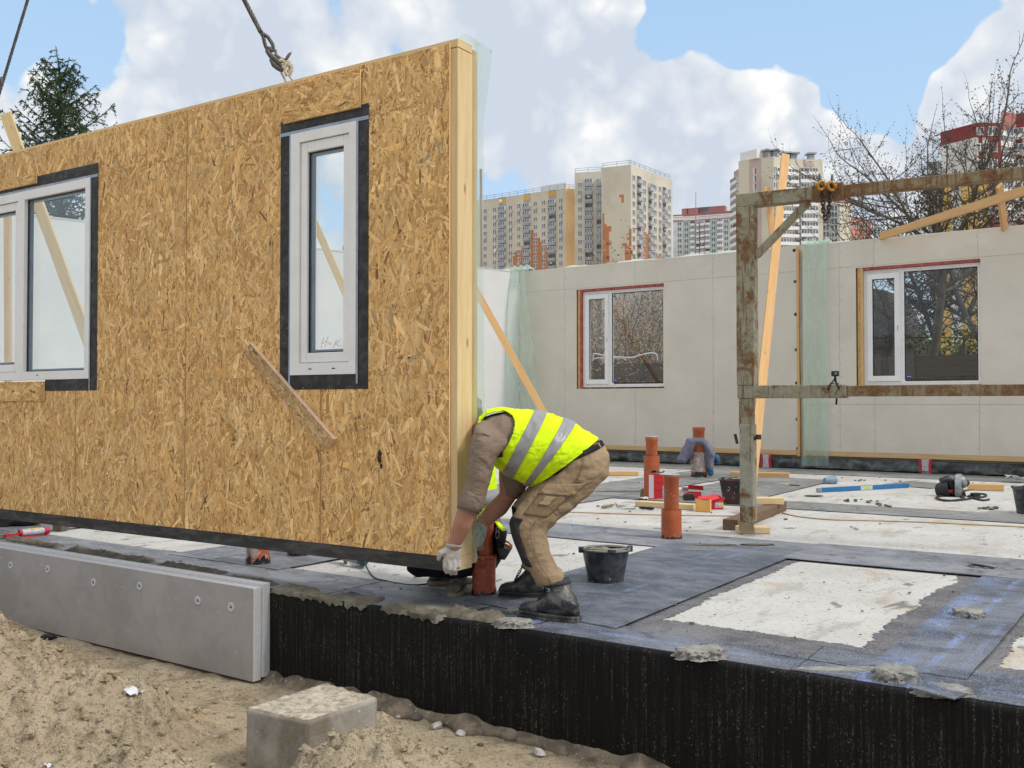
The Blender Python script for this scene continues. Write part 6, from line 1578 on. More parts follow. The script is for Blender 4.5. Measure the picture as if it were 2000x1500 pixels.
# belt
mb = MB(); beltL = [((872, 462), (1136, 348), 5.045, .166), ((880, 490), (1150, 372), 5.04, .170)]
mb.loft(rings(beltL), 36, cap=False); o = mb.build('belt', BLKCLOTH, man, smooth=True); s = o.modifiers.new('s', 'SOLIDIFY'); s.thickness = .006; s.offset = 1
mb = MB(); mb.tube([leg_point(beltL, t_, 2.45, .006) for t_ in (-.0, .5, .99)], .005, 6); under(mb.build('belt_loop', KHAKI, man, smooth=True), tro)
# --- hi-vis vest: surface grid around the torso, with arm holes
vest = [((1118, 333), (760, 598), 5.045, .185), ((1040, 292), (748, 598), 5.045, .195), ((960, 247), (725, 592), 5.045, .205), ((895, 218), (690, 580), 5.05, .21), ((830, 197), (640, 555), 5.05, .215), ((760, 183), (585, 520), 5.055, .215), ((690, 176), (545, 485), 5.06, .215), ((620, 171), (515, 455), 5.065, .215), ((550, 170), (490, 425), 5.075, .20), ((495, 182), (455, 385), 5.09, .165), ((450, 215), (430, 340), 5.11, .12)]
def vp(t, th, off=0): return leg_point(vest, t, th, off)
nt, na = 60, 150
def vest_mesh(t0, t1, off, mat, name, parent, hole=True, th=.005):
    mb = MB(); P = []; n = max(2, int((t1 - t0) * 15))
    for i in range(n + 1):
        t = t0 + (t1 - t0) * i / n
        for j in range(na):
            a = 2 * math.pi * j / na
            w_ = .012 * float(fbm(np.array(t * 1.1 + a * .5), np.array(a * 2.2), 3, 110)) + .004 * float(fbm(np.array(t * 3.), np.array(a * 6.), 2, 111))
            P.append(vp(t, a, off + w_))
    fs = []
    for i in range(n):
        t = t0 + (t1 - t0) * (i + .5) / n
        for j in range(na):
            a = 2 * math.pi * (j + .5) / na
            if hole:
                cut = False
                for ac in (math.pi / 2, 1.5 * math.pi):
                    if ((t - 7.9) / 2.05) ** 2 + ((a - ac + (.0 if ac < 3 else 0)) / 1.12) ** 2 < 1: cut = True
                if cut: continue
            fs.append((i * na + j, i * na + (j + 1) % na, (i + 1) * na + (j + 1) % na, (i + 1) * na + j))
    mb.add(P, fs); o = mb.build(name, mat, parent, smooth=True)
    s = o.modifiers.new('s', 'SOLIDIFY'); s.thickness = th; s.offset = 1
    return o
vo = vest_mesh(0, 10, .006, HIVIS, 'safety_vest', man)
vest_mesh(1.72, 2.62, .0125, REFL, 'reflective_band', vo, False, .002); vest_mesh(4.05, 5.05, .0125, REFL, 'reflective_band', vo, True, .002)
mb = MB(); P = [W(548, 378, 4.86), W(578, 380, 4.85), W(582, 440, 4.86), W(552, 445, 4.87)]; mb.prism(P, FH * .02); mb.build('vest_lining', BLKCLOTH, man)
# --- near glove
mb = MB()
dg = 4.93
g_ = lambda x, y, d=dg: Dp(820 + x / 10.717, 1020 + y / 10.714, d)        # zoom of the hand
wr = (g_(560, 440, 4.93), g_(860, 460, 4.93)); kn = (g_(475, 800, 4.925), g_(860, 830, 4.945))
up_ = FH
gloved_hand(mb, wr, kn, [
    ([g_(520, 800, 4.925), g_(520, 940, 4.925), g_(560, 1050, 4.955)], [.0125, .0120, .0105]),
    ([g_(620, 820, 4.920), g_(625, 980, 4.918), g_(655, 1075, 4.955)], [.0130, .0125, .0110]),
    ([g_(725, 830, 4.922), g_(725, 990, 4.915), g_(745, 1075, 4.955)], [.0130, .0122, .0108]),
    ([g_(815, 830, 4.935), g_(830, 925, 4.93), g_(800, 950, 4.97)], [.0125, .0118, .0100])],
    ([g_(520, 600, 4.915), g_(430, 640, 4.905), g_(405, 720, 4.912), g_(390, 775, 4.925)], [.018, .0155, .0125, .0105]), 0, .026, FH)
gl_ = organic(mb, 'glove', GLOVE, man, .0045, 3, .004, .03)
mb = MB(); mb.loft([(g_(548, 425, 4.93), g_(868, 445, 4.93), FH * .034), (g_(553, 452, 4.93), g_(866, 478, 4.93), FH * .035), (g_(545, 500, 4.93), g_(868, 520, 4.93), FH * .032)], 26, cap=False); o = under(mb.build('glove_cuff', GLOVE, man, smooth=True), gl_); s = o.modifiers.new('s', 'SOLIDIFY'); s.thickness = .004; s.offset = 1
# --- far glove
mb = MB(); df = 5.24
f_ = lambda x, y, d=df: W(x, y, d)
gloved_hand(mb, (f_(455, 775), f_(500, 815)), (f_(432, 870), f_(488, 885)), [
    ([f_(440, 870, 5.22), f_(420, 910, 5.21), f_(400, 930, 5.20)], [.011, .0105, .010]), ([f_(450, 875, 5.235), f_(432, 925, 5.22), f_(410, 945, 5.20)], [.0115, .011, .010]),
    ([f_(465, 880, 5.25), f_(448, 930, 5.24), f_(424, 950, 5.22)], [.0115, .011, .010]), ([f_(480, 880, 5.265), f_(465, 920, 5.26), f_(445, 940, 5.24)], [.011, .010, .0095])],
    ([f_(450, 820, 5.22), f_(425, 850, 5.20), f_(412, 880, 5.19)], [.014, .012, .010]), 0, .022, FH)
gl_ = organic(mb, 'glove', GLOVE, man, .005, 3)
mb = MB(); mb.loft([(f_(452, 770), f_(505, 818), FH * .033), (f_(447, 780), f_(500, 828), FH * .034)], 24, cap=False); o = under(mb.build('glove_cuff', GLOVETRIM, man, smooth=True), gl_); s = o.modifiers.new('s', 'SOLIDIFY'); s.thickness = .005; s.offset = 1
# --- boots
def boot(sole0, sole1, dh, dt, shaft, k, label=None):
    """sole0 heel bottom px, sole1 toe bottom px (floor points), shaft top (front,back px)"""
    heel = Zp(*sole0, .004); toe = Zp(*sole1, .004); ax = (toe - heel); L = ax.length; ax.normalize(); sd = UPZ.cross(ax).normalized()
    q = lambda l, h, s=0: heel + ax * (l * L) + UPZ * h + sd * s
    mb = MB(); n = 26; wf = lambda l: .036 + .014 * math.sin(min(1, l * 1.15) * 2.9) if l < .9 else .045 * math.sqrt(max(0, 1 - ((l - .9) / .105) ** 2))
    out = [(l, wf(l) if l > .04 else wf(.04) * .72) for l in np.linspace(0, 1, n)]
    poly = [q(l, 0, w_) for l, w_ in out] + [q(l, 0, -w_) for l, w_ in out[::-1]]
    mb.prism(poly, (0, 0, .020))
    pol2 = [q(l * 1.0 - .002, .0205 + .007 * l * l, w_ * 1.03) for l, w_ in out] + [q(l - .002, .0205 + .007 * l * l, -w_ * 1.03) for l, w_ in out[::-1]]
    mb.prism(pol2, (0, 0, .012))
    for l in np.linspace(.04, .98, 17):
        if .36 < l < .47: continue
        w_ = wf(l)
        for s_ in (-1, 1): mb.box(q(l, .006, s_ * w_ * .98), (.010, .012, .016), Matrix((ax, sd, UPZ)).transposed())
    so1 = mb.build('boot_sole', SOLE, man, bevel=.002)
    mb = MB(); hgt = lambda l, h: q(l, h)
    sh = [W(*p_, d_) for p_, d_ in shaft]
    R1 = []
    for l, h0, h1, w_ in ((1.0, .026, .045, .022), (.95, .024, .070, .040), (.84, .022, .082, .047), (.70, .022, .090, .047), (.58, .022, .115, .045), (.46, .022, .150, .042)):
        R1.append((q(l, h1), q(l, h0), sd * w_))
    mb.loft(R1 + [(q(.36, .165), q(.0, .028), sd * .041)], 20)
    fr_, bk = sh
    mb.loft([(q(.50, .115), q(-.005, .030), sd * .040), (q(.46, .15), q(.01, .085), sd * .041), (fr_.lerp(q(.44, .16), .45), bk.lerp(q(.01, .09), .45), sd * .044), (fr_, bk, sd * .050)], 22)
    up1 = organic(mb, 'boot', LEATHER, man, .006, 3, .006, .04); under(so1, up1)
    mb = MB(); mb.loft([(fr_.lerp(q(.44, .16), .16) , bk.lerp(q(.01, .09), .25), sd * .0525), (fr_, bk, sd * .054)], 24, cap=False); o = under(mb.build('padded_collar', plain('boot_collar', (.035, .036, .040), .7, .15), man, smooth=True), up1); s = o.modifiers.new('s', 'SOLIDIFY'); s.thickness = .006; s.offset = .5
    mb = MB()
    for i in range(7):
        u = i / 6; b = q(.66 - .17 * u, .098 + .062 * u) + (fr_ - q(.46, .15)) * max(0, u - .6) * 1.2
        mb.tube([b - sd * .028 - UPZ * .006, b + UPZ * .006 + ax * .004, b + sd * .028 - UPZ * .006], .0026, 5)
    b = q(.52, .15)
    for s_ in (-1, 1): mb.tube(spline([b + ax * .015, b + ax * .03 + sd * s_ * .02 - UPZ * .03, b + ax * .04 + sd * s_ * .03 - UPZ * .07]), .0024, 5)
    under(mb.build('lace', BLKCLOTH, man, smooth=True), up1)
boot((1132, 1217), (1016, 1203), 0, 0, (((818, 1160), 4.87), ((945, 1115), 4.87)), 0)
boot((1070, 1168), (974, 1166), 0, 0, (((690, 1058), 5.27), ((822, 1062), 5.27)), 1)

# ---------------------------------------------------------------- second worker squatting behind the panel
m2 = thing('person', 'second worker squatting behind the hanging panel, only shoes, dark trousers and vest edge showing', 'person', tuple(Zp(905, 1165)))
d2_ = 5.62
D2 = lambda x, y, dd=0: Dp(x, y, d2_ + dd)
def r2(L): return [(D2(*a, dd), D2(*b, dd), FH * hv) for a, b, dd, hv in L]
mb = MB()
mb.loft(r2([((905, 860), (950, 870), .1, .09), ((895, 845), (938, 848), .1, .06), ((893, 830), (932, 835), .1, .055)]), 18)
h2 = D2(908, 812, .1); mb.ball(h2, (.095, .078, .115), 14)
mb.ball(h2 - RT * .10 - UPZ * .01, (.022, .014, .022), 8); mb.ball(h2 - RT * .08 - UPZ * .07, (.03, .03, .025), 8)
for sg in (-1, 1): mb.ball(h2 + FH * sg * .078, (.018, .010, .03), 8)
for sg in (-1, 1):
    mb.loft(r2([((890, 880), (930, 890), .1 + sg * .2, .045), ((870, 950), (910, 960), .08 + sg * .24, .042), ((840, 1000), (875, 1015), .02 + sg * .2, .038), ((815, 1015), (825, 1045), -.05 + sg * .15, .03), ((800, 1020), (805, 1045), -.08 + sg * .12, .022)]), 16)
    c = D2(797, 1035, -.08 + sg * .12)
    for k in range(4): mb.tube([c + UPZ * (.02 - .014 * k), c - RT * .045 + UPZ * (.018 - .015 * k), c - RT * (.065 - .005 * k) + UPZ * (.0 - .014 * k)], [.010, .0095, .008], 8)
    mb.tube([c + UPZ * .02, c - RT * .03 + UPZ * .045, c - RT * .05 + UPZ * .05], [.012, .011, .009], 8)
b2 = organic(mb, 'body', SKIN, m2, .009, 2)
for sg in (-1, 1): mb = MB(); mb.ball(h2 - RT * .088 + FH * sg * .03 + UPZ * .02, .010, 8); mb.build('eye', TOOLBLACK, b2, smooth=True)
mb = MB(); mb.loft([(h2 + UPZ * .03 - RT * .10, h2 + UPZ * .03 + RT * .104, FH * .086), (h2 + UPZ * .09 - RT * .085, h2 + UPZ * .09 + RT * .095, FH * .08), (h2 + UPZ * .125 - RT * .04, h2 + UPZ * .125 + RT * .055, FH * .04)], 20); organic(mb, 'knit_cap', CAP, m2, .009, 2, .02, .03)
mb = MB(); mb.ball(h2 + RT * .015, (.098, .084, .11), 14); organic(mb, 'hair', HAIR, m2, .012, 2, .01, .03)
mb = MB(); mb.loft(r2([((900, 855), (948, 862), .1, .10), ((885, 890), (958, 893), .1, .19), ((880, 960), (964, 960), .06, .18), ((890, 1035), (985, 1040), .03, .17)]), 22)
for sg in (-1, 1): mb.loft(r2([((885, 870), (935, 885), .1 + sg * .19, .06), ((865, 950), (912, 962), .08 + sg * .24, .055), ((845, 990), (885, 1005), .03 + sg * .21, .05)]), 18)
organic(mb, 'jumper', SWEAT_DK, m2, .012, 2, .012, .06)
v2 = [((902, 850), (952, 858), .1, .11), ((884, 890), (964, 893), .1, .205), ((878, 960), (970, 958), .06, .195), ((885, 1010), (968, 1000), .03, .17), ((890, 1045), (972, 1032), .03, .165)]
mb = MB(); mb.loft(r2(v2), 30, cap=False); o = mb.build('safety_vest', HIVIS, m2, smooth=True); s = o.modifiers.new('s', 'SOLIDIFY'); s.thickness = .005; s.offset = 1
mb = MB(); mb.loft(r2([((878, 955), (971, 953), .06, .200), ((879, 985), (978, 978), .045, .199)]), 30, cap=False); o2 = mb.build('reflective_band', REFL, o, smooth=True); s = o2.modifiers.new('s', 'SOLIDIFY'); s.thickness = .003; s.offset = 1
mb = MB()
mb.loft(r2([((900, 1030), (985, 1030), .04, .17), ((895, 1080), (985, 1085), .03, .18), ((910, 1110), (970, 1108), .02, .15)]), 22)
for sg, kx, ky_ in ((-1, 800, 1098), (1, 815, 1090)):
    mb.loft(r2([((935, 1035), (960, 1120), .03 + sg * .11, .09), ((880, 1040), (880, 1128), .0 + sg * .16, .085), ((kx + 10, ky_ - 50), (kx + 12, ky_ + 30), -.05 + sg * .18, .075), ((kx - 8, ky_ - 30), (kx - 5, ky_ + 15), -.05 + sg * .18, .06)]), 20)
fa, fb = Zp(893, 1163), Zp(862, 1141)
kneeA, kneeB = D2(812, 1085, -.23), D2(826, 1080, .13)
for kn_, ft in ((kneeA, fa), (kneeB, fb)):
    hip_ = ft + UPZ * .10
    mb.loft([(kn_ - RT * .05 + UPZ * .02, kn_ + RT * .04 - UPZ * .02, FH * .06), (kn_.lerp(hip_, .5) - RT * .05 - UPZ * .02, kn_.lerp(hip_, .5) + RT * .05 + UPZ * .05, FH * .065), (hip_ - RT * .05, hip_ + RT * .05, FH * .055)], 18)
organic(mb, 'trousers', NAVY, m2, .012, 3, .018, .06)
def sneaker(c, dirv, ln):
    ax = V(dirv).normalized(); sd = UPZ.cross(ax).normalized(); q = lambda l, h, s=0: c + ax * l + UPZ * h + sd * s
    mb = MB(); out = [(-.13, .028), (-.10, .036), (.0, .040), (.08, .046), (.125, .040), (.145, .024)]
    mb.prism([q(l, .004, w_) for l, w_ in out] + [q(l, .004, -w_) for l, w_ in out[::-1]], (0, 0, .026)); sh = mb.build('sneaker_sole', plain('dirty_rubber', (.24, .20, .14), .85, .25, 16), m2, bevel=.006)
    mb = MB(); mb.loft([(q(.14, .035), q(.14, .028), sd * .022), (q(.115, .065), q(.115, .027), sd * .038), (q(.06, .082), q(.06, .026), sd * .044), (q(.0, .112), q(.0, .026), sd * .041), (q(-.05, .125), q(-.09, .028), sd * .038), (q(-.055, .14), q(-.13, .10), sd * .036)], 20); sn = organic(mb, 'sneaker', SNEAK, m2, .006, 2, .004, .03); under(sh, sn)
    mb = MB(); mb.loft([(q(.105, .058), q(.105, .030), sd * .0415), (q(.07, .075), q(.07, .030), sd * .0460)], 20, cap=False); under(mb.build('toe_band', BLKCLOTH, m2, smooth=True), sn)
    mb = MB()
    for i in range(5):
        l = .055 - .022 * i; h = .086 + .010 * i
        mb.tube([q(l, h - .012, -.030), q(l - .008, h + .006, 0), q(l - .016, h - .008, .030)], .0032, 6); mb.tube([q(l - .016, h - .008, -.030), q(l - .008, h + .007, 0), q(l, h - .012, .030)], .0032, 6)
    for s_ in (-1, 1): mb.tube(spline([q(-.03, .13), q(-.02, .155, s_ * .02), q(-.03, .15, s_ * .045), q(-.02, .12, s_ * .03), q(-.03, .13)]), .003, 6)
    under(mb.build('lace', LACE, m2, smooth=True), sn)
sneaker(fa + FH * .06, (-FH * .95 - RT * .12), 1); sneaker(fb + RT * .06 + FH * .0, (-RT * .95 - FH * .3), 1)
# tool pouch on the belt
zp_ = lambda x, y, d=5.5: Dp(820 + x / 10.717, 1020 + y / 10.714, d)
mb = MB(); mb.loft([(zp_(1580, 110), zp_(1830, 200), FH * .09), (zp_(1590, 300), zp_(1800, 400), FH * .09), (zp_(1600, 480), zp_(1760, 520), FH * .08)], 16, p=3); mb.build('tool_pouch', BLKCLOTH, m2, smooth=True)
mb = MB(); mb.loft([(zp_(1600, 470), zp_(1920, 560, 5.46), FH * .07), (zp_(1640, 640), zp_(1860, 660, 5.46), FH * .065), (zp_(1660, 745), zp_(1790, 765, 5.46), FH * .05)], 16, p=3); po = mb.build('nail_pouch', POUCH, m2, smooth=True)
mb = MB(); mb.tube([zp_(1760, 455, 5.43), zp_(1850, 500, 5.41), zp_(1918, 545, 5.43)], .007, 7); mb.tube([zp_(1780, 395, 5.5), zp_(1860, 420, 5.5), zp_(1925, 500, 5.47)], .006, 7); mb.build('orange_trim', plain('orange_trim', (.50, .13, .04), .7, .1), po, smooth=True)
mb = MB(); mb.loft([(zp_(1560, -40, 5.58), zp_(1660, 0, 5.58), FH * .10), (zp_(1600, 70, 5.56), zp_(1800, 165, 5.56), FH * .10)], 16); mb.build('vest_hem', HIVIS, m2, smooth=True)
mb = MB(); link_ring(mb, zp_(1625, 160, 5.38), RT, UPZ, .03, .014, .0018); link_ring(mb, zp_(1625, 260, 5.38), RT, UPZ, .04, .018, .0018); mb.build('snap_hook', STEELW, m2, smooth=True)
# ---------------------------------------------------------------- apartment towers
FACADE = lambda n, c: plain(n, mul(c, 1.32), .85, .04, .15, .02, 1, dirt=mul(c, .82), dirt_scale=.06, dirt_amt=.35)  # facade tones lifted to put distant haze into the colour
T_CREAM = FACADE('cream_render', (.46, .43, .355)); T_PEACH = FACADE('peach_end_wall', (.72, .50, .28)); T_RUST = FACADE('rust_render', (.36, .155, .075)); T_OCHRE = FACADE('ochre_render', (.50, .31, .08))
T_GBLUE = FACADE('grey_blue_parapet', (.27, .29, .33)); T_MAUVE = FACADE('mauve_render', (.37, .30, .285)); T_LGREY = FACADE('light_grey_render', (.50, .51, .52)); T_GGREEN = FACADE('grey_green_render', (.37, .44, .42))
T_RED = FACADE('dark_red_render', (.165, .030, .034)); T_PINKRED = FACADE('faded_red_render', (.31, .125, .12)); T_WHITE = FACADE('white_render', (.62, .62, .62)); T_YEL = FACADE('yellow_render', (.52, .34, .10)); T_SALMON = FACADE('salmon_render', (.62, .25, .19))
T_FRAME = plain('far_window_frame', (.70, .70, .70), .6, .05); T_GL = plain('far_window_pane', (.12, .138, .16), .25, .5, .35, spec=.6); T_DARK = plain('loggia_shadow', (.13, .115, .115), .8, .2, .5); T_RAIL = plain('roof_railing', (.20, .21, .24), .7, .1); T_AC = plain('far_ac_unit', (.55, .55, .54), .7, .1); T_ROOF = plain('roof_plant', (.33, .35, .38), .7, .15, .3)  # far panes lightened too, haze put into their colour

class Tower:
    def __init__(s, name, label, cols, dref, mats, ydrop=None, back=16, top=None):
        """cols: [(px, y of the roof line)] from left to right; first visible wall per pair; dref = distance of cols[0]"""
        x0, y0 = cols[0]; s.zt = top or Dp(x0, y0, dref).z; s.pts = []
        for x, y in cols:
            r = ray(x, y); d = (s.zt - H) / r.z; s.pts.append(V((CAM.x + r.x * d, CAM.y + r.y * d, 0)))
        a, b = s.pts[0], s.pts[-1]; away = ((a + b) / 2 - CAM); away.z = 0; away.normalize()
        s.foot = s.pts + [b + away * back, a + away * back]
        s.root = thing(name, label, 'apartment block', tuple((a + b) / 2 + V((0, 0, -.5))), 'apartment blocks on the skyline')
        for i in range(len(s.pts) - 1):
            s.panel(i, None, None, -1, s.zt, mats[i], 'wall', 0)
        mb = MB(); n = len(s.foot); mb.add([p + V((0, 0, s.zt - .3)) for p in s.foot], [tuple(range(n))])
        for k in (len(s.pts) - 1, len(s.pts), len(s.pts) + 1):
            p, q = s.foot[k % n], s.foot[(k + 1) % n]; mb.add([p + V((0, 0, -1)), q + V((0, 0, -1)), q + V((0, 0, s.zt)), p + V((0, 0, s.zt))], [(0, 1, 2, 3)])
        mb.build('roof', mats[0], s.root); s.cache = {}
    def fr(s, i):
        a, b = s.pts[i], s.pts[i + 1]; e = (b - a).normalized(); n = V((e.y, -e.x, 0))
        if n.dot(CAM - a) < 0: n = -n
        return a, e, n, (b - a).length
    def at(s, i, px):
        a, e, n, L = s.fr(i); r = ray(px, 700); den = r.x * (-e.y) + r.y * e.x
        t = ((a.x - CAM.x) * (-e.y) + (a.y - CAM.y) * e.x) / den; p = CAM + r * t; return (p - a).dot(e), t
    def zat(s, i, px, y):
        u, _ = s.at(i, px); a, e, n, L = s.fr(i); p = a + e * u; d = (p - CAM).dot(FH); return H + (788 - y) * d / F
    def panel(s, i, px0, px1, z0, z1, mat, name, off, thick=.25):
        a, e, n, L = s.fr(i); u0 = 0 if px0 is None else s.at(i, px0)[0]; u1 = L if px1 is None else s.at(i, px1)[0]
        mb = MB(); A = a + e * u0 + n * off; B = a + e * u1 + n * off; m_ = n * -(thick + off)
        if off == 0: mb.add([A + V((0, 0, z0)), B + V((0, 0, z0)), B + V((0, 0, z1)), A + V((0, 0, z1))], [(0, 1, 2, 3)])
        else: mb.hexa([A + V((0, 0, z0)), B + V((0, 0, z0)), B + n * (-off + .02) + V((0, 0, z0)), A + n * (-off + .02) + V((0, 0, z0)), A + V((0, 0, z1)), B + V((0, 0, z1)), B + n * (-off + .02) + V((0, 0, z1)), A + n * (-off + .02) + V((0, 0, z1))])
        return mb.build(name, mat, s.root)
    def unit(s, kind, w_, h_):
        key = (kind, round(w_, 1), round(h_, 1))
        if key in s.cache: return s.cache[key]
        mb = MB()                                         # local: x along wall, -y outwards, z up
        if kind == 'window':
            mb.box((0, -.02, 0), (w_, .16, h_), None, 0)
            k = 2 if w_ > 1.2 else 1
            for q in range(k):
                cx = (q - (k - 1) / 2) * w_ / k; mb.box((cx, -.105, 0), (w_ / k - .26, .05, h_ - .30), None, 1)
            me = mb.mesh(kind, [T_FRAME, T_GL])
        elif kind == 'slot':
            mb.box((0, -.02, 0), (w_, .16, h_), None, 0); mb.box((w_ * .18, -.105, 0), (w_ * .5, .05, h_ - .2), None, 1); me = mb.mesh('window', [T_FRAME, T_GL])
        elif kind in ('loggia', 'open_loggia'):
            mb.box((0, -.45, -h_ * .29), (w_, .9, h_ * .40), None, 0)
            if kind == 'loggia':
                mb.box((0, -.40, h_ * .15), (w_, .8, h_ * .48), None, 1); k = max(3, int(w_ / .8))
                for q in range(k): mb.box(((q - (k - 1) / 2) * w_ / k, -.81, h_ * .15), (w_ / k - .22, .06, h_ * .40), None, 2)
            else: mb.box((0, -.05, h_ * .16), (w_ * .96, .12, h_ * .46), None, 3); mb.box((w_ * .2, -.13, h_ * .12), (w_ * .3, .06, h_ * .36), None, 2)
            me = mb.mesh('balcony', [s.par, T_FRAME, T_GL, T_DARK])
        elif kind == 'ac':
            mb.box((0, -.25, 0), (.95, .45, .65), None, 0); mb.lathe((0, 0, 0), [(0, 0), (.01, 0)], 3); me = mb.mesh('air_conditioner', [T_AC])
        elif kind == 'dish':
            P = MB(); P.lathe((0, 0, 0), [(0, .25), (.35, .2), (.6, .05), (.7, -.05)], 12); M = rot('X', 80); mb.add([V((0, -.4, 0)) + M @ V(v) for v in P.v], P.f); me = mb.mesh('satellite_dish', [T_FRAME])
        s.cache[key] = me; return me
    def put(s, i, kind, px, z, w_, h_, name=None):
        a, e, n, L = s.fr(i); u, _ = s.at(i, px); p = a + e * u + V((0, 0, z)); me = s.unit(kind, w_, h_)
        o = bpy.data.objects.new(name or {'window': 'window', 'slot': 'window', 'loggia': 'balcony', 'open_loggia': 'balcony', 'ac': 'air_conditioner', 'dish': 'satellite_dish'}[kind], me); COL.objects.link(o)
        o.parent = s.root; o.location = p - s.root.location
        ang = math.atan2(e.y, e.x)
        if V((math.sin(ang), -math.cos(ang), 0)).dot(n) < 0: ang += math.pi
        o.rotation_euler = (0, 0, ang); return o
    par = None
    def stack(s, i, px, kind, y0, fl, w_, h_, ymax, rng, acs=0.0, opens=0.0, skip=()):
        """a column of windows from pixel row y0 downwards, storey height fl metres"""
        z = s.zat(i, px, y0); k = 0
        while True:
            u, _ = s.at(i, px); a, e, n, L = s.fr(i); q = a + e * u; d = (q - CAM).dot(FH); y = 788 - (z - H) * F / d
            if y > ymax: break
            kd = 'open_loggia' if kind == 'loggia' and rng.random() < opens else kind
            s.put(i, kd, px, z, w_, h_)
            if rng.random() < acs: s.put(i, 'ac', px + (rng.uniform(-2, 2)), z - h_ * .5 - .55, 1, 1)
            z -= fl; k += 1
    def blocks(s, i, cells, mat, name='painted_patch', off=.06):
        for (x0, x1, y0, y1) in cells: s.panel(i, x0, x1, s.zat(i, (x0 + x1) / 2, y1), s.zat(i, (x0 + x1) / 2, y0), mat, name, off)
    def rail(s, i, px0, px1, dz=0, hgt=1.5, step=3.2):
        a, e, n, L = s.fr(i); u0 = s.at(i, px0)[0]; u1 = s.at(i, px1)[0]; mb = MB(); zt = s.zt + dz; A = a + e * u0 - n * .6; B = a + e * u1 - n * .6
        for q in (.55, 1.0): mb.bar(A + V((0, 0, zt + hgt * q)), B + V((0, 0, zt + hgt * q)), .09, .09)
        k = max(2, int((B - A).length / step))
        for q in range(k + 1): c = A.lerp(B, q / k); mb.bar(c + V((0, 0, zt)), c + V((0, 0, zt + hgt)), .09, .09, (1, 0, 0))
        mb.build('roof_railing', T_RAIL, s.root)
tr = random.Random(21)
a1 = lambda zx, zy: (930 + zx / 7.895, 350 + zy / 7.895)
# T1 long beige slab block
t = Tower('apartment_block', 'long beige slab block with blue-grey balcony columns, just right of the hanging panel', [(930, 392.5), (1104.5, 367.3), (1123.5, 369.5)], 352, [T_CREAM, T_PEACH]); t.par = T_GBLUE
fl = 15.5 * 330 / F
for zx, zy in ((140, 485), (285, 463), (530, 430), (660, 405), (915, 370), (1045, 352), (1310, 318)): t.stack(0, a1(zx, 0)[0], 'window', a1(0, zy)[1], fl, 1.45, 1.75, 530, tr, .35)
for x0, x1, zy in ((355, 455, 445), (735, 835, 395), (1122, 1232, 335)):
    xa, xb = a1(x0, 0)[0], a1(x1, 0)[0]; w_ = t.at(0, xb)[0] - t.at(0, xa)[0]
    t.panel(0, xa, xb, -1, t.zt + .02, T_GBLUE, 'balcony_column', .1); t.panel(0, xa, xb, t.zat(0, xa, a1(0, zy)[1]) + 1.6, t.zt - .6, T_OCHRE, 'ochre_band', .2)
    t.stack(0, (xa + xb) / 2, 'loggia', a1(0, zy)[1] + 2, fl, w_, 2.62, 534, tr, .3, .16)
c_ = lambda L: [(a1(p, 0)[0], a1(q, 0)[0], a1(0, u)[1], a1(0, v)[1]) for p, q, u, v in L]
t.blocks(0, c_([(845, 888, 780, 1600), (888, 985, 900, 1600), (985, 1010, 950, 1600), (1010, 1092, 1015, 1600), (1092, 1120, 1060, 1600), (700, 735, 1020, 1600), (600, 700, 1098, 1600), (570, 600, 1180, 1600), (480, 570, 1330, 1600)]), T_RUST)
t.rail(0, 934, 1104, 0); t.rail(1, 1104.5, 1123, 0)
mb = MB(); a, e, n, L = t.fr(0); u0, u1 = t.at(0, a1(815, 0)[0])[0], t.at(0, a1(1200, 0)[0])[0]; p = a + e * u0 - n * 8; mb.hexa([p + V((0, 0, t.zt - .2)), p + e * (u1 - u0) + V((0, 0, t.zt - .2)), p + e * (u1 - u0) - n * 5 + V((0, 0, t.zt - .2)), p - n * 5 + V((0, 0, t.zt - .2)), p + V((0, 0, t.zt + 4)), p + e * (u1 - u0) + V((0, 0, t.zt + 4)), p + e * (u1 - u0) - n * 5 + V((0, 0, t.zt + 4)), p - n * 5 + V((0, 0, t.zt + 4))]); mb.build('roof_house', T_LGREY, t.root)
for zx, zy in ((380, 330), (300, 1090)): t.put(0, 'dish', a1(zx, 0)[0], t.zat(0, a1(zx, 0)[0], a1(0, zy)[1]), 1, 1)
# T2 tall cream tower
a2 = lambda zx, zy: (1110 + zx / 6.818, 300 + zy / 6.818)
t = Tower('apartment_block', 'tall cream tower with a blank end wall patched in rust orange', [a2(85, 255), a2(455, 232)], 322, [T_CREAM], back=10); t.par = T_GBLUE
root2 = t.root; fl = 16.0 * 322 / F
t.stack(0, a2(158, 0)[0], 'window', a2(0, 405)[1], fl, 1.35, 1.8, 520, tr, .2)
for x0, x1 in ((225, 328), (380, 445)):
    xa, xb = a2(x0, 0)[0], a2(x1, 0)[0]; w_ = t.at(0, xb)[0] - t.at(0, xa)[0]; t.panel(0, xa, xb, -1, t.zat(0, xa, a2(0, 320)[1]), T_GBLUE, 'balcony_column', .1)
    t.stack(0, (xa + xb) / 2, 'loggia', a2(0, 375)[1], fl, w_, 2.75, 524, tr, .25, .22)
t.rail(0, a2(88, 0)[0], a2(440, 0)[0])
tb = Tower('apartment_block', 'x', [a2(440, 190), a2(832, 145), a2(1385, 352)], 306, [T_CREAM, T_CREAM], back=12); tb.par = T_GBLUE
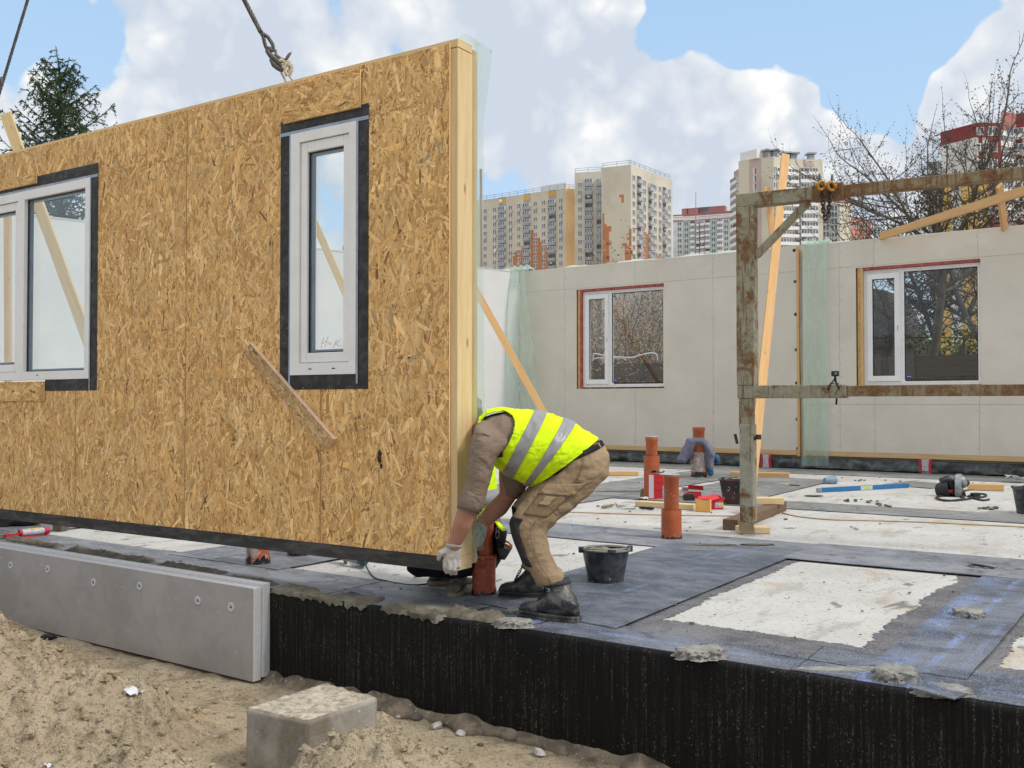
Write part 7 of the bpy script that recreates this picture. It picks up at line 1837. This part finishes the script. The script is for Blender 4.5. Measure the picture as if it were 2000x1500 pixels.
# fold the second body into the same building
for o in [o for o in bpy.data.objects if o.parent == tb.root]:
    o.parent = root2; o.matrix_parent_inverse = Matrix.Translation(root2.location).inverted()
bpy.data.objects.remove(tb.root); tb.root = root2
_oput = Tower.put
for zx, zy, w_, kd in ((875, 312, 1.0, 'slot'), (1018, 378, 1.0, 'slot'), (1160, 440, 1.0, 'slot'), (1225, 462, 1.0, 'slot'), (1350, 495, 1.0, 'slot')): tb.stack(1, a2(zx, 0)[0], 'window', a2(0, zy)[1], fl, 1.75, 1.8, 512, tr, .2)
for x0, x1, zy in ((918, 975, 335), (1070, 1118, 435), (1260, 1308, 480)):
    xa, xb = a2(x0, 0)[0], a2(x1, 0)[0]; w_ = tb.at(1, xb)[0] - tb.at(1, xa)[0]; tb.panel(1, xa, xb, -1, tb.zat(1, (xa + xb) / 2, a2(0, zy - 55)[1]), T_LGREY, 'balcony_column', .1); tb.par = plain('pale_parapet', (.42, .44, .48), .8, .05)
    tb.stack(1, (xa + xb) / 2, 'loggia', a2(0, zy)[1], fl, w_, 2.75, 512, tr, .15, .3)
c_ = lambda L: [(a2(p, 0)[0], a2(q, 0)[0], a2(0, u)[1], a2(0, v)[1]) for p, q, u, v in L]
tb.blocks(0, c_([(458, 482, 785, 1600), (482, 512, 932, 1600), (512, 545, 962, 1400), (545, 575, 958, 1030), (512, 578, 1172, 1215), (512, 550, 1360, 1440), (815, 846, 992, 1600), (785, 815, 1112, 1140), (722, 785, 1188, 1225), (760, 815, 1225, 1600), (682, 712, 536, 572), (712, 744, 534, 645)]), T_RUST)
tb.blocks(1, c_([(992, 1020, 915, 1600), (1020, 1070, 1060, 1600), (1140, 1160, 1180, 1600), (1160, 1190, 1320, 1600), (1190, 1228, 1350, 1600)]), T_RUST)
tb.rail(0, a2(455, 0)[0], a2(832, 0)[0]); tb.rail(1, a2(835, 0)[0], a2(1380, 0)[0])
# T3 grey block with red top
a3 = lambda zx, zy: (1300 + zx / 6.522, 280 + zy / 6.522)
t = Tower('apartment_block', 'grey and green-grey block with a dark red top band between two cream towers', [a3(95, 912), a3(222, 905), a3(940, 850)], 420, [T_LGREY, T_LGREY], back=14); t.par = T_WHITE
fl = 72 / 6.522 * 420 / F
zr = lambda i, zx, zy: t.zat(i, a3(zx, 0)[0], a3(0, zy)[1])
for i in (0, 1):
    t.panel(i, None, None, zr(i, 160 if i == 0 else 560, 990 if i == 0 else 965), t.zt, T_PINKRED, 'red_band', .08)
    for zy in (935, 955, 972): z_ = zr(i, 160 if i == 0 else 560, zy if i == 0 else zy - 18); t.panel(i, None, None, z_, z_ + .5, T_WHITE, 'white_stripe', .16)
for x0, x1, m_ in ((228, 318, T_GGREEN), (388, 440, T_PINKRED), (440, 502, T_PINKRED), (578, 660, T_GGREEN), (750, 880, T_GGREEN)): t.panel(1, a3(x0, 0)[0], a3(x1, 0)[0], -1, zr(1, (x0 + x1) / 2, 985), m_, 'colour_stripe', .06)
for zx, zy in ((270, 1020), (618, 1000), (780, 985), (860, 975), (185, 1018)): t.stack(0 if zx < 222 else 1, a3(zx, 0)[0], 'window', a3(0, zy)[1], fl, 1.7, 1.7, 500, tr, .12)
for x0, x1, zy in ((322, 378, 1012), (395, 435, 1020), (450, 500, 1010), (510, 572, 1000), (668, 735, 985)):
    xa, xb = a3(x0, 0)[0], a3(x1, 0)[0]; w_ = t.at(1, xb)[0] - t.at(1, xa)[0]; t.stack(1, (xa + xb) / 2, 'loggia', a3(0, zy)[1], fl, w_, 2.3, 500, tr, .1, .2)
for zx, w_ in ((228, 3), (330, 8), (470, 5), (560, 12)):
    a, e, n, L = t.fr(1); u = t.at(1, a3(zx, 0)[0])[0]; mb = MB(); c = a + e * u - n * 6 + V((0, 0, t.zt + 1.0)); Mx = Matrix((e, n, UPZ)).transposed(); mb.box(c, (w_, 4, 4.5), Mx); mb.build('roof_house', T_PINKRED if zx != 470 else T_ROOF, t.root)
# T4 cream and mauve tower
a4 = lambda zx, zy: (1420 + zx / 6.667, 280 + zy / 6.667)
t = Tower('apartment_block', 'cream and mauve striped tower behind the steel frame, with ventilators on its roof', [a4(88, 372), a4(152, 330)], 300, [T_MAUVE], back=8); r4 = t.root; t.par = T_WHITE
t.stack(0, a4(122, 0)[0], 'loggia', a4(0, 480)[1], 15.0 * 300 / F, 5.2, 2.4, 500, tr, 0, .2)
tb = Tower('apartment_block', 'x', [a4(150, 234), a4(607, 168), a4(702, 190), a4(880, 205), a4(1243, 212)], 285, [T_CREAM, T_CREAM, T_CREAM, T_CREAM], back=14); tb.par = T_WHITE
for o in [o for o in bpy.data.objects if o.parent == tb.root]: o.parent = r4; o.matrix_parent_inverse = Matrix.Translation(r4.location).inverted()
bpy.data.objects.remove(tb.root); tb.root = r4
tb.panel(0, a4(302, 0)[0], a4(455, 0)[0], -1, tb.zt + .02, T_MAUVE, 'mauve_stripe', .08)
fl = 100 / 6.667 * 285 / F
tb.stack(0, a4(375, 0)[0], 'slot', a4(0, 352)[1], fl, 1.0, 1.9, 500, tr)
for zx, zy in ((638, 325), (683, 340)): tb.stack(1, a4(zx, 0)[0], 'window', a4(0, zy)[1], fl, 1.5, 1.7, 500, tr, .1)
tb.panel(2, a4(706, 0)[0], a4(876, 0)[0], -1, tb.zat(2, a4(800, 0)[0], a4(0, 270)[1]), T_WHITE, 'balcony_column', .08)
tb.stack(2, a4(838, 0)[0], 'open_loggia', a4(0, 360)[1], fl, 4.6, 2.2, 500, tr); tb.stack(2, a4(760, 0)[0], 'loggia', a4(0, 360)[1], fl, 5.5, 2.2, 500, tr)
tb.stack(3, a4(945, 0)[0], 'window', a4(0, 365)[1], fl, 1.9, 1.9, 500, tr, .12)
tb.panel(3, a4(1015, 0)[0], a4(1135, 0)[0], -1, tb.zat(3, a4(1075, 0)[0], a4(0, 320)[1]), T_WHITE, 'balcony_column', .08); tb.panel(3, a4(1015, 0)[0], a4(1135, 0)[0], tb.zat(3, a4(1075, 0)[0], a4(0, 318)[1]), tb.zt - .5, T_MAUVE, 'mauve_grille', .1)
tb.stack(3, a4(1075, 0)[0], 'loggia', a4(0, 355)[1], fl, 5.0, 2.3, 500, tr, .2)
for zx, zy, w_, i in ((325, 165, 1.6, 0), (395, 150, 2.6, 0), (608, 110, 1.8, 0), (670, 105, 3.6, 1), (850, 120, 2.2, 2), (1155, 190, 2.0, 3), (920, 185, 2.5, 3)):
    a, e, n, L = tb.fr(i); u = tb.at(i, a4(zx, 0)[0])[0]; c = a + e * u - n * 3; Mx = Matrix((e, n, UPZ)).transposed(); mb = MB(); hh = 1.9
    mb.box(c + V((0, 0, tb.zt + hh / 2)), (w_ * .75, 2, hh), Mx); mb.box(c + V((0, 0, tb.zt + hh + .4)), (w_ * 1.3, 3, .4), Mx); mb.build('ventilator', T_ROOF, r4)
mb = MB(); a, e, n, L = tb.fr(1); c = a - n * 7 + V((0, 0, tb.zt + 1.3)); mb.box(c + e * 2, (9, 6, 2.6), Matrix((e, n, UPZ)).transposed()); mb.build('roof_house', T_WHITE, r4)
# T5 small red-topped block, salmon block
a5 = a4
t = Tower('apartment_block', 'small grey block with a red roof band right of the hanging chain', [a5(1160, 740), a5(1465, 712), a5(1610, 735)], 330, [T_GGREEN, T_CREAM], back=10); t.par = T_WHITE
for i, zx in ((0, 1300), (1, 1540)):
    t.panel(i, None, None, t.zat(i, a5(zx, 0)[0], a5(0, 812)[1]), t.zt, T_PINKRED, 'red_band', .08)
    for zy in (775, 795): z_ = t.zat(i, a5(zx, 0)[0], a5(0, zy)[1]); t.panel(i, None, None, z_, z_ + .4, T_WHITE, 'white_stripe', .16)
for zx in (1300, 1410): t.stack(0, a5(zx, 0)[0], 'window', a5(0, 835)[1], 85 / 6.667 * 330 / F, 2.0, 2.0, 480, tr, .1)
t = Tower('apartment_block', 'low salmon-pink house top seen through bare twigs above the right wall', [a5(1615, 958), a5(1760, 985), a5(1870, 1000)], 200, [T_SALMON, T_SALMON], back=8); t.par = T_WHITE
for zx in (1690, 1800): t.stack(0 if zx < 1760 else 1, a5(zx, 0)[0], 'window', a5(0, 1060)[1], 3, 1.5, 1.6, 480, tr)
# T6 right: dark red, white and yellow block
a6 = lambda zx, zy: (1620 + zx / 4.839, 170 + zy / 4.839)
t = Tower('apartment_block', 'dark red, white and yellow tower behind bare trees at the right edge', [a6(1052, 428), a6(1395, 338), a6(1490, 335), a6(1620, 340)], 190, [T_LGREY, T_WHITE, T_RED, T_RED], back=14); t.par = T_WHITE; r6 = t.root
t.panel(0, None, None, t.zat(0, a6(1220, 0)[0], a6(0, 505)[1]), t.zt + .01, T_RED, 'red_band', .1)
t.panel(1, None, None, t.zat(1, a6(1440, 0)[0], a6(0, 465)[1]), t.zt + .01, T_RED, 'red_band', .1)
for x0, x1, m_ in ((1428, 1462, T_RED),): t.panel(1, a6(x0, 0)[0], a6(x1, 0)[0], 20, t.zat(1, a6(1440, 0)[0], a6(0, 465)[1]), m_, 'colour_stripe', .08)
fl = 95 / 4.839 * 185 / F * 1.6
t.stack(1, a6(1445, 0)[0], 'window', a6(0, 405)[1], fl, 1.3, 1.5, 420, tr); t.stack(2, a6(1560, 0)[0], 'window', a6(0, 405)[1], fl, 1.9, 1.8, 440, tr, .1)
t.panel(1, None, None, -1, t.zat(1, a6(1440, 0)[0], a6(0, 900)[1]), T_YEL, 'yellow_base', .12); t.panel(0, None, None, -1, t.zat(0, a6(1220, 0)[0], a6(0, 880)[1]), T_YEL, 'yellow_base', .12); t.panel(0, a6(1170, 0)[0], a6(1262, 0)[0], -1, t.zat(0, a6(1220, 0)[0], a6(0, 920)[1]), T_LGREY, 'grey_stripe', .2)
tb = Tower('apartment_block', 'x', [a6(1620, 232), a6(1760, 252), a6(2100, 215)], 188, [T_WHITE, T_RED], back=12); tb.par = T_WHITE
for o in [o for o in bpy.data.objects if o.parent == tb.root]: o.parent = r6; o.matrix_parent_inverse = Matrix.Translation(r6.location).inverted()
bpy.data.objects.remove(tb.root); tb.root = r6
tb.panel(0, None, None, tb.zat(0, a6(1690, 0)[0], a6(0, 400)[1]), tb.zt + .01, T_PINKRED, 'red_band', .1)
tb.stack(0, a6(1650, 0)[0], 'loggia', a6(0, 500)[1], fl, 4.0, 2.4, 440, tr, 0, .2); tb.stack(0, a6(1725, 0)[0], 'window', a6(0, 400)[1], fl, 2.0, 2.0, 440, tr, .1); tb.panel(1, a6(1840, 0)[0], a6(1990, 0)[0], 0, tb.zat(1, a6(1900, 0)[0], a6(0, 380)[1]), T_WHITE, 'colour_stripe', .1); tb.stack(1, a6(1880, 0)[0], 'loggia', a6(0, 420)[1], fl, 4.5, 2.4, 440, tr, 0, .2)
t = Tower('apartment_block', 'pale teal-glazed block peeping out left of the dark red tower', [a6(965, 695), a6(1060, 690)], 260, [T_GGREEN], back=6); t.par = T_GGREEN
for zx in (990, 1035): t.stack(0, a6(zx, 0)[0], 'window', a6(0, 730)[1], 3.2, 2.6, 2.2, 470, tr)
t.panel(0, None, None, -1, t.zat(0, a6(1010, 0)[0], a6(0, 940)[1]), T_YEL, 'yellow_base', .1)
# far white high-rise seen through windows
t = Tower('apartment_block', 'distant white block seen through the tall window pane', [(668, 481), (678, 480)], 420, [T_WHITE], back=6); t.par = T_WHITE
for x in (670, 673, 676): t.stack(0, x, 'slot', 483, 3, .9, 1.8, 492, tr)
mb = MB(); q1 = Dp(1359, 500, 120); mb.tube([V((q1.x, q1.y, -.6)), q1, Dp(1359, 375, 120)], [.12, .08, .03], 5); tag(mb.build('antenna_mast', T_RAIL), 'thin dark mast in front of the red-topped grey block', 'mast')

# ---------------------------------------------------------------- trees
BARK = plain('dark_bark', (.085, .072, .062), .9, .3, 12, .6, 50); BARK_G = plain('mossy_bark', (.125, .115, .08), .9, .3, 6, .6, 40); TWIG = plain('twig', (.125, .102, .09), .9, .2)
BUD = plain('bud', (.075, .075, .035), .8, .3); LEAF_G = plain('young_green_leaf', (.085, .16, .04), .7, .35, 3); LEAF_O = plain('olive_leaf', (.24, .22, .085), .8, .35, 3); LEAF_P = plain('pinkish_blossom', (.46, .27, .24), .8, .3, 3); NEEDLE = plain('spruce_needle', (.045, .085, .040), .85, .4, 4); NEEDLE_L = plain('spruce_needle_tip', (.095, .14, .06), .85, .3, 4); BLOSSOM = plain('pale_blossom', (.55, .45, .42), .8, .2, 3)
def grow(mt, mc, p, d, L, r, lvl, g, opt, leaves):
    n = 5 if lvl < 2 else 4; pts = [p]; rad = [r]; dd = d.copy()
    for k in range(n):
        dd = (dd + V((g.gauss(0, 1), g.gauss(0, 1), g.gauss(0, 1))) * opt['jit'] + V((0, 0, opt['up'] * (1 if lvl else .3)))).normalized()
        pts.append(pts[-1] + dd * L / n); rad.append(r * (1 - (k + 1) / n * (.45 if lvl < opt['max'] else .8)))
    (mt if lvl < 2 else mc).tube(pts, rad, 9 if lvl == 0 else 6 if lvl == 1 else 4 if lvl == 2 else 3, 0, lvl < 2)
    if lvl >= opt['max'] - 1 and leaves:
        for q in pts[1:]:
            for _ in range(leaves[1]):
                a = V((g.gauss(0, 1), g.gauss(0, 1), g.gauss(0, 1))).normalized(); b = a.cross(V((g.gauss(0, 1), g.gauss(0, 1), g.gauss(0, 1)))).normalized(); s_ = leaves[0] * g.uniform(.6, 1.4); c = q + a * g.uniform(0, leaves[2])
                mc.add([c - b * s_ * .4, c + a * s_ * .7, c + b * s_ * .4, c + a * s_ * 1.5], [(0, 1, 3, 2)] if False else [(0, 1, 2), (1, 3, 2)] if False else [(0, 2, 3)], 1 + (g.random() < leaves[3]))
    if lvl < opt['max']:
        kids = opt['kids'][lvl]
        for k in range(kids):
            f = (.3 + .7 * (k + g.random()) / kids) if lvl else (opt['split'] + (1 - opt['split']) * (k + g.random()) / kids)
            i = min(n - 1, int(f * n)); q = pts[i].lerp(pts[i + 1], f * n - i); ax = (pts[i + 1] - pts[i]).normalized()
            s_ = ax.cross(V((g.gauss(0, 1), g.gauss(0, 1), g.gauss(0, 1)))).normalized(); an = math.radians(g.uniform(*opt['ang']))
            grow(mt, mc, q, (ax * math.cos(an) + s_ * math.sin(an)).normalized(), L * g.uniform(*opt['len']), rad[i] * g.uniform(.42, .62), lvl + 1, g, opt, leaves)
        if lvl: grow(mt, mc, pts[-1], dd, L * .6, rad[-1] * .9, lvl + 1, g, opt, leaves)
def tree(name, label, base, d0, L, r, seed, opt, leaves, mats, group='trees and shrubs behind the back wall', cat='tree'):
    g = random.Random(seed); t = thing(name, label, cat, tuple(base), group); mt, mc = MB(), MB()
    stems = opt.get('stems', 1)
    for k in range(stems):
        dv = V(d0).normalized() if stems == 1 else V((g.uniform(-.5, .5), g.uniform(-.5, .5), 1)).normalized()
        grow(mt, mc, V(base) + (V((g.uniform(-.3, .3), g.uniform(-.3, .3), 0)) if k else V((0, 0, 0))), dv, L * (g.uniform(.7, 1.1) if k else 1), r, 0, g, opt, leaves)
    mt.build('trunk', mats[0], t, smooth=True); mc.build('crown', mats[1:], t)
    return t
base = lambda px, d: V((Dp(px, 700, d).x, Dp(px, 700, d).y, -.55))
O_BARE = dict(jit=.13, up=.10, max=4, kids=(8, 6, 6, 5), ang=(28, 62), len=(.42, .62), split=.5)
MB_ = [BARK_G, TWIG, BUD, BUD]
tree('bare_tree', 'large bare spreading tree with mossy trunk behind the right wall, left of the red tower', base(1806, 19.8), (-.03, 0, 1), 5.0, .12, 4, dict(O_BARE, kids=(12, 8, 5, 3), len=(.36, .52), split=.74, ang=(28, 75), jit=.12, up=.07), (.030, 1, .01, .5), MB_)
tree('bare_tree', 'bare dark tree at the right edge in front of the red tower', base(2005, 20), (-.05, 0, 1), 4.8, .11, 12, dict(O_BARE, split=.72, kids=(11, 8, 5, 3), len=(.34, .48), ang=(28, 75), up=.07), (.028, 1, .01, .5), [BARK, TWIG, BUD, BUD])
tree('bare_tree', 'slender bare tree between the large one and the red tower', base(1905, 23), (-.02, 0, 1), 5.2, .08, 17, dict(O_BARE, split=.72, kids=(7, 6, 4, 1), len=(.30, .44), ang=(25, 70), up=.08), (.028, 1, .01, .5), [BARK, TWIG, BUD, BUD])
tree('bare_tree', 'low bare tree reaching left behind the hanging chain', base(1725, 21), (-.14, 0, 1), 4.0, .07, 23, dict(O_BARE, split=.7, up=.03, kids=(6, 5, 3, 1), len=(.30, .46), ang=(30, 80)), (.028, 1, .01, .5), [BARK, TWIG, BUD, BUD])
tree('blossom_tree', 'small tree in pale pink blossom at the right edge above the wall', base(2000, 17.6), (.1, 0, 1), 3.0, .08, 31, dict(O_BARE, max=3, kids=(7, 6, 6), split=.55), (.045, 3, .08, .5), [BARK, TWIG, BLOSSOM, LEAF_P])
SAP = dict(jit=.08, up=.16, max=3, kids=(5, 5, 4), ang=(18, 42), len=(.45, .65), split=.35)
for k, (px, d, L, sd, lab) in enumerate([(1408, 24, 3.0, 3, 'many-stemmed bare sapling above the wall left of the steel post'), (1375, 26, 2.9, 5, 'thin leaning sapling in front of the red-topped grey block'), (1436, 25, 2.8, 7, 'bare sapling right behind the steel post'),
        (985, 27, 2.6, 9, 'bare twiggy shrub above the white and grey wall corner'), (1060, 26, 2.5, 13, 'bare twigs above the wall in front of the rust-patched slab block'), (958, 25, 2.4, 15, 'bare arched twigs just right of the hanging panel')]):
    tree('sapling', lab, base(px, d), (.05, 0, 1), L, .035, sd, SAP, (.02, 1, .01, .5), [BARK, TWIG, BUD, BUD])
# garden seen through the back windows
SHR = dict(jit=.16, up=.08, max=3, kids=(6, 5, 3), ang=(20, 55), len=(.5, .75), split=.25, stems=3)
for k, (px, d, L, lv, sd, lab) in enumerate([(1165, 21.5, 1.9, (.040, 1, .14, .35), 41, 'olive budding shrub behind the left window opening light'), (1235, 22.5, 2.2, (.040, 1, .14, .35), 42, 'dense budding shrub in the middle of the left window'), (1290, 20.8, 2.0, (.038, 1, .12, .6), 43, 'forked dark shrub at the right side of the left window'),
        (1195, 25, 2.6, (.05, 1, .16, .7), 44, 'pinkish shrub far behind the left window'), (1270, 27, 3.0, (.05, 2, .2, .4), 45, 'tall olive shrub far behind the left window'), (1130, 27, 3.0, (.05, 2, .2, .4), 52, 'tall olive shrub behind the left edge of the left window')]):
    tree('shrub', lab, base(px, d), (0, 0, 1), L, .045, sd, SHR, lv, [BARK, TWIG, LEAF_O, LEAF_P], cat='shrub')
for k, (px, d, L, lv, sd, lab) in enumerate([(1880, 22.5, 2.0, (.07, 5, .22, .3), 46, 'bright green shrub at the right side of the right window'), (1840, 24.5, 2.1, (.07, 5, .22, .3), 47, 'green shrub behind the trunk in the right window'), (1905, 20.8, 1.5, (.06, 4, .2, .4), 48, 'low green shrub in the lower right of the right window')]):
    tree('shrub', lab, base(px, d), (0, 0, 1), L, .04, sd, SHR, lv, [BARK, TWIG, LEAF_G, LEAF_O], cat='shrub')
for k, (px, d, L, sd, lab) in enumerate([(1705, 19.2, 1.3, 49, 'straw-coloured dry bush in the narrow light of the right window'), (1780, 19.4, 1.2, 50, 'straw-coloured dry bush in the middle of the right window')]):
    tree('dry_bush', lab, base(px, d), (0, 0, 1), L, .018, sd, dict(SHR, max=2, kids=(7, 5), stems=7), None, [plain('straw', (.28, .22, .13), .8, .3), plain('straw_twig', (.25, .20, .13), .8, .3)], cat='bush')
# garden fence, shed, tubular bench rails
fx = lambda s0, s1: None
fe = thing('board_fence', 'weathered grey board fence behind the back wall, seen through its windows', 'fence', (-6, YB + 2.9, -.5))
for k in range(6):
    mb = MB(); z0 = -.45 + k * .40
    for j in range(5): mb.box((C0 + 1.5 + j * 3.0, YB + 2.9 + RND.uniform(-.01, .01), z0 + .19), (2.985, .03, .385), rot('Y', RND.uniform(-.25, .25)))
    mb.build('board', GREYWOOD, fe)
mb = MB()
for j in range(7): mb.box((C0 + .0 + j * 2.5, YB + 2.99, .8), (.1, .1, 2.6))
mb.build('post', GREYWOOD, fe)
sh_ = thing('garden_shed', 'low shed with a brown shingle roof behind the fence, seen in the right window', 'shed', tuple(base(1690, 24)))
RF = plain('brown_shingle', (.085, .068, .058), .9, .3, 9, .5, 12, stretch=(1, 1, 3))
g0 = base(1690, 24); mb = MB(); e = V((1, 0, 0)); n = V((0, 1, 0))
mb.prism([g0 + e * -2.2 + UPZ * 2.5, g0 + e * 1.3 + UPZ * 2.5, g0 + e * .15 + UPZ * 4.5 + n * 1.2, g0 + e * -2.2 + UPZ * 4.9 + n * 1.2], n * 2.5); mb.build('roof', RF, sh_)
mb = MB(); mb.hexa([g0 + e * -2.1, g0 + e * 1.2, g0 + e * 1.2 + n * 3, g0 + e * -2.1 + n * 3, g0 + e * -2.1 + UPZ * 2.49, g0 + e * 1.2 + UPZ * 2.49, g0 + e * 1.2 + n * 3 + UPZ * 2.49, g0 + e * -2.1 + n * 3 + UPZ * 2.49]); mb.build('wall', PINE_OLD, sh_)
rl = thing('tubular_bench', 'white curved tubes sticking up behind the fence in the left window', 'bench', tuple(base(1215, 20.3)))
wz = lambda zx, zy, d=20.3: Dp(1100 + zx / 6, 530 + zy / 6, d)
mb = MB()
for pl in ([(350, 1045), (355, 975), (380, 968), (470, 985), (620, 1005), (800, 1012), (880, 990), (1000, 962), (1060, 962), (1095, 985), (1105, 1045)], [(340, 1048), (380, 1022), (470, 1018), (620, 1018), (700, 1022), (740, 1045)]): mb.tube(spline([wz(*q) for q in pl]), .018, 7)
mb.build('tube', plain('white_tube', (.65, .65, .66), .4), rl, smooth=True)
wr2 = thing('wire_arbor', 'dark wire arbor with spreading stays behind the right window', 'arbor', tuple(base(1796, 20.5)))
wz2 = lambda zx, zy, d=20.5: Dp(1640 + zx / 5.356, 490 + zy / 5.356, d)
mb = MB(); apex = wz2(845, 620)
for q in ((640, 700), (690, 740), (1300, 890), (1310, 750), (1440, 790), (960, 800)): mb.tube([apex, wz2(*q)], .012, 5)
mb.tube([wz2(300, 915), wz2(900, 905), wz2(1440, 912)], .012, 5); mb.tube([wz2(1300, 890), wz2(1300, 1100)], .02, 5); mb.build('stay', TOOLBLACK, wr2, smooth=True)

# spruce
def spruce(label, b, Ht, R0, seed):
    g = random.Random(seed); t = thing('spruce_tree', label, 'tree', tuple(b)); mt, mc = MB(), MB()
    mt.tube([b + V((g.uniform(-.04, .04), g.uniform(-.04, .04), Ht * k / 10)) for k in range(11)], [.17 * (1 - k / 10.4) + .012 for k in range(11)], 9); mt.build('trunk', BARK, t, smooth=True)
    h = Ht * .22
    def needles(p, q, L_, dens):
        n = max(2, int((q - p).length * dens)); ax = (q - p).normalized()
        for k in range(n):
            c = p.lerp(q, (k + g.random()) / n); a = ax.cross(V((g.gauss(0, 1), g.gauss(0, 1), g.gauss(0, 1)))).normalized(); tip = c + (ax * .6 + a * .9).normalized() * L_ * g.uniform(.6, 1.3); w_ = ax.cross(a) * .016
            mc.add([c - w_, c + w_, tip], [(0, 1, 2)], 1 + (g.random() < .25))
    while h < Ht * .985:
        f = (h / Ht); Rr = R0 * (1 - f) ** .62 * g.uniform(.75, 1.12) + .10; n = 5 if f < .9 else 4; o0 = g.uniform(0, 6.28)
        for k in range(n):
            a = o0 + 2 * math.pi * (k + g.uniform(-.3, .3)) / n; dv = V((math.cos(a), math.sin(a), 0)); p0 = b + V((0, 0, h + g.uniform(-.1, .1))); up0 = .75 * f - .18; L = Rr * g.uniform(.7, 1.1)
            pts = [p0 + dv * L * u + V((0, 0, L * (up0 * u - .28 * math.sin(u * 2.6) * (1 - f) + .30 * u * u))) for u in (0, .2, .4, .6, .8, 1.0)]
            mc.tube(pts, [.022 * (1 - f * .6), .018, .014, .010, .007, .004], 4, 0)
            for i in range(1, 6):
                for s_ in (-1, 1):
                    if g.random() < .12: continue
                    c = pts[i].lerp(pts[i - 1], g.random() * .8); side = dv.cross(UPZ) * s_; l2 = L * .32 * (1.15 - i / 6) + .10; q = c + (side * .8 + dv * .55 + V((0, 0, g.uniform(-.55, .05)))).normalized() * l2 * g.uniform(.7, 1.2)
                    mc.tube([c, q], [.006, .003], 3, 0, False); needles(c, q, .065, 70); 
                    r_ = q + V((g.uniform(-.04, .04), g.uniform(-.04, .04), -l2 * .45)); needles(c.lerp(q, .6), r_, .06, 60)
                needles(pts[i - 1], pts[i], .075, 60)
        h += g.uniform(.24, .36) * (1.1 - .5 * f)
    needles(b + V((0, 0, Ht * .95)), b + V((0, 0, Ht)), .09, 90)
    mc.build('crown', [BARK, NEEDLE, NEEDLE_L], t)
sd_ = 24.0; pb_ = Dp(112, 700, sd_); spruce('dark green spruce tree rising behind the left end of the hanging panel', V((pb_.x, pb_.y, -.55)), Dp(108, 116, sd_).z + .55, 2.75, 8)
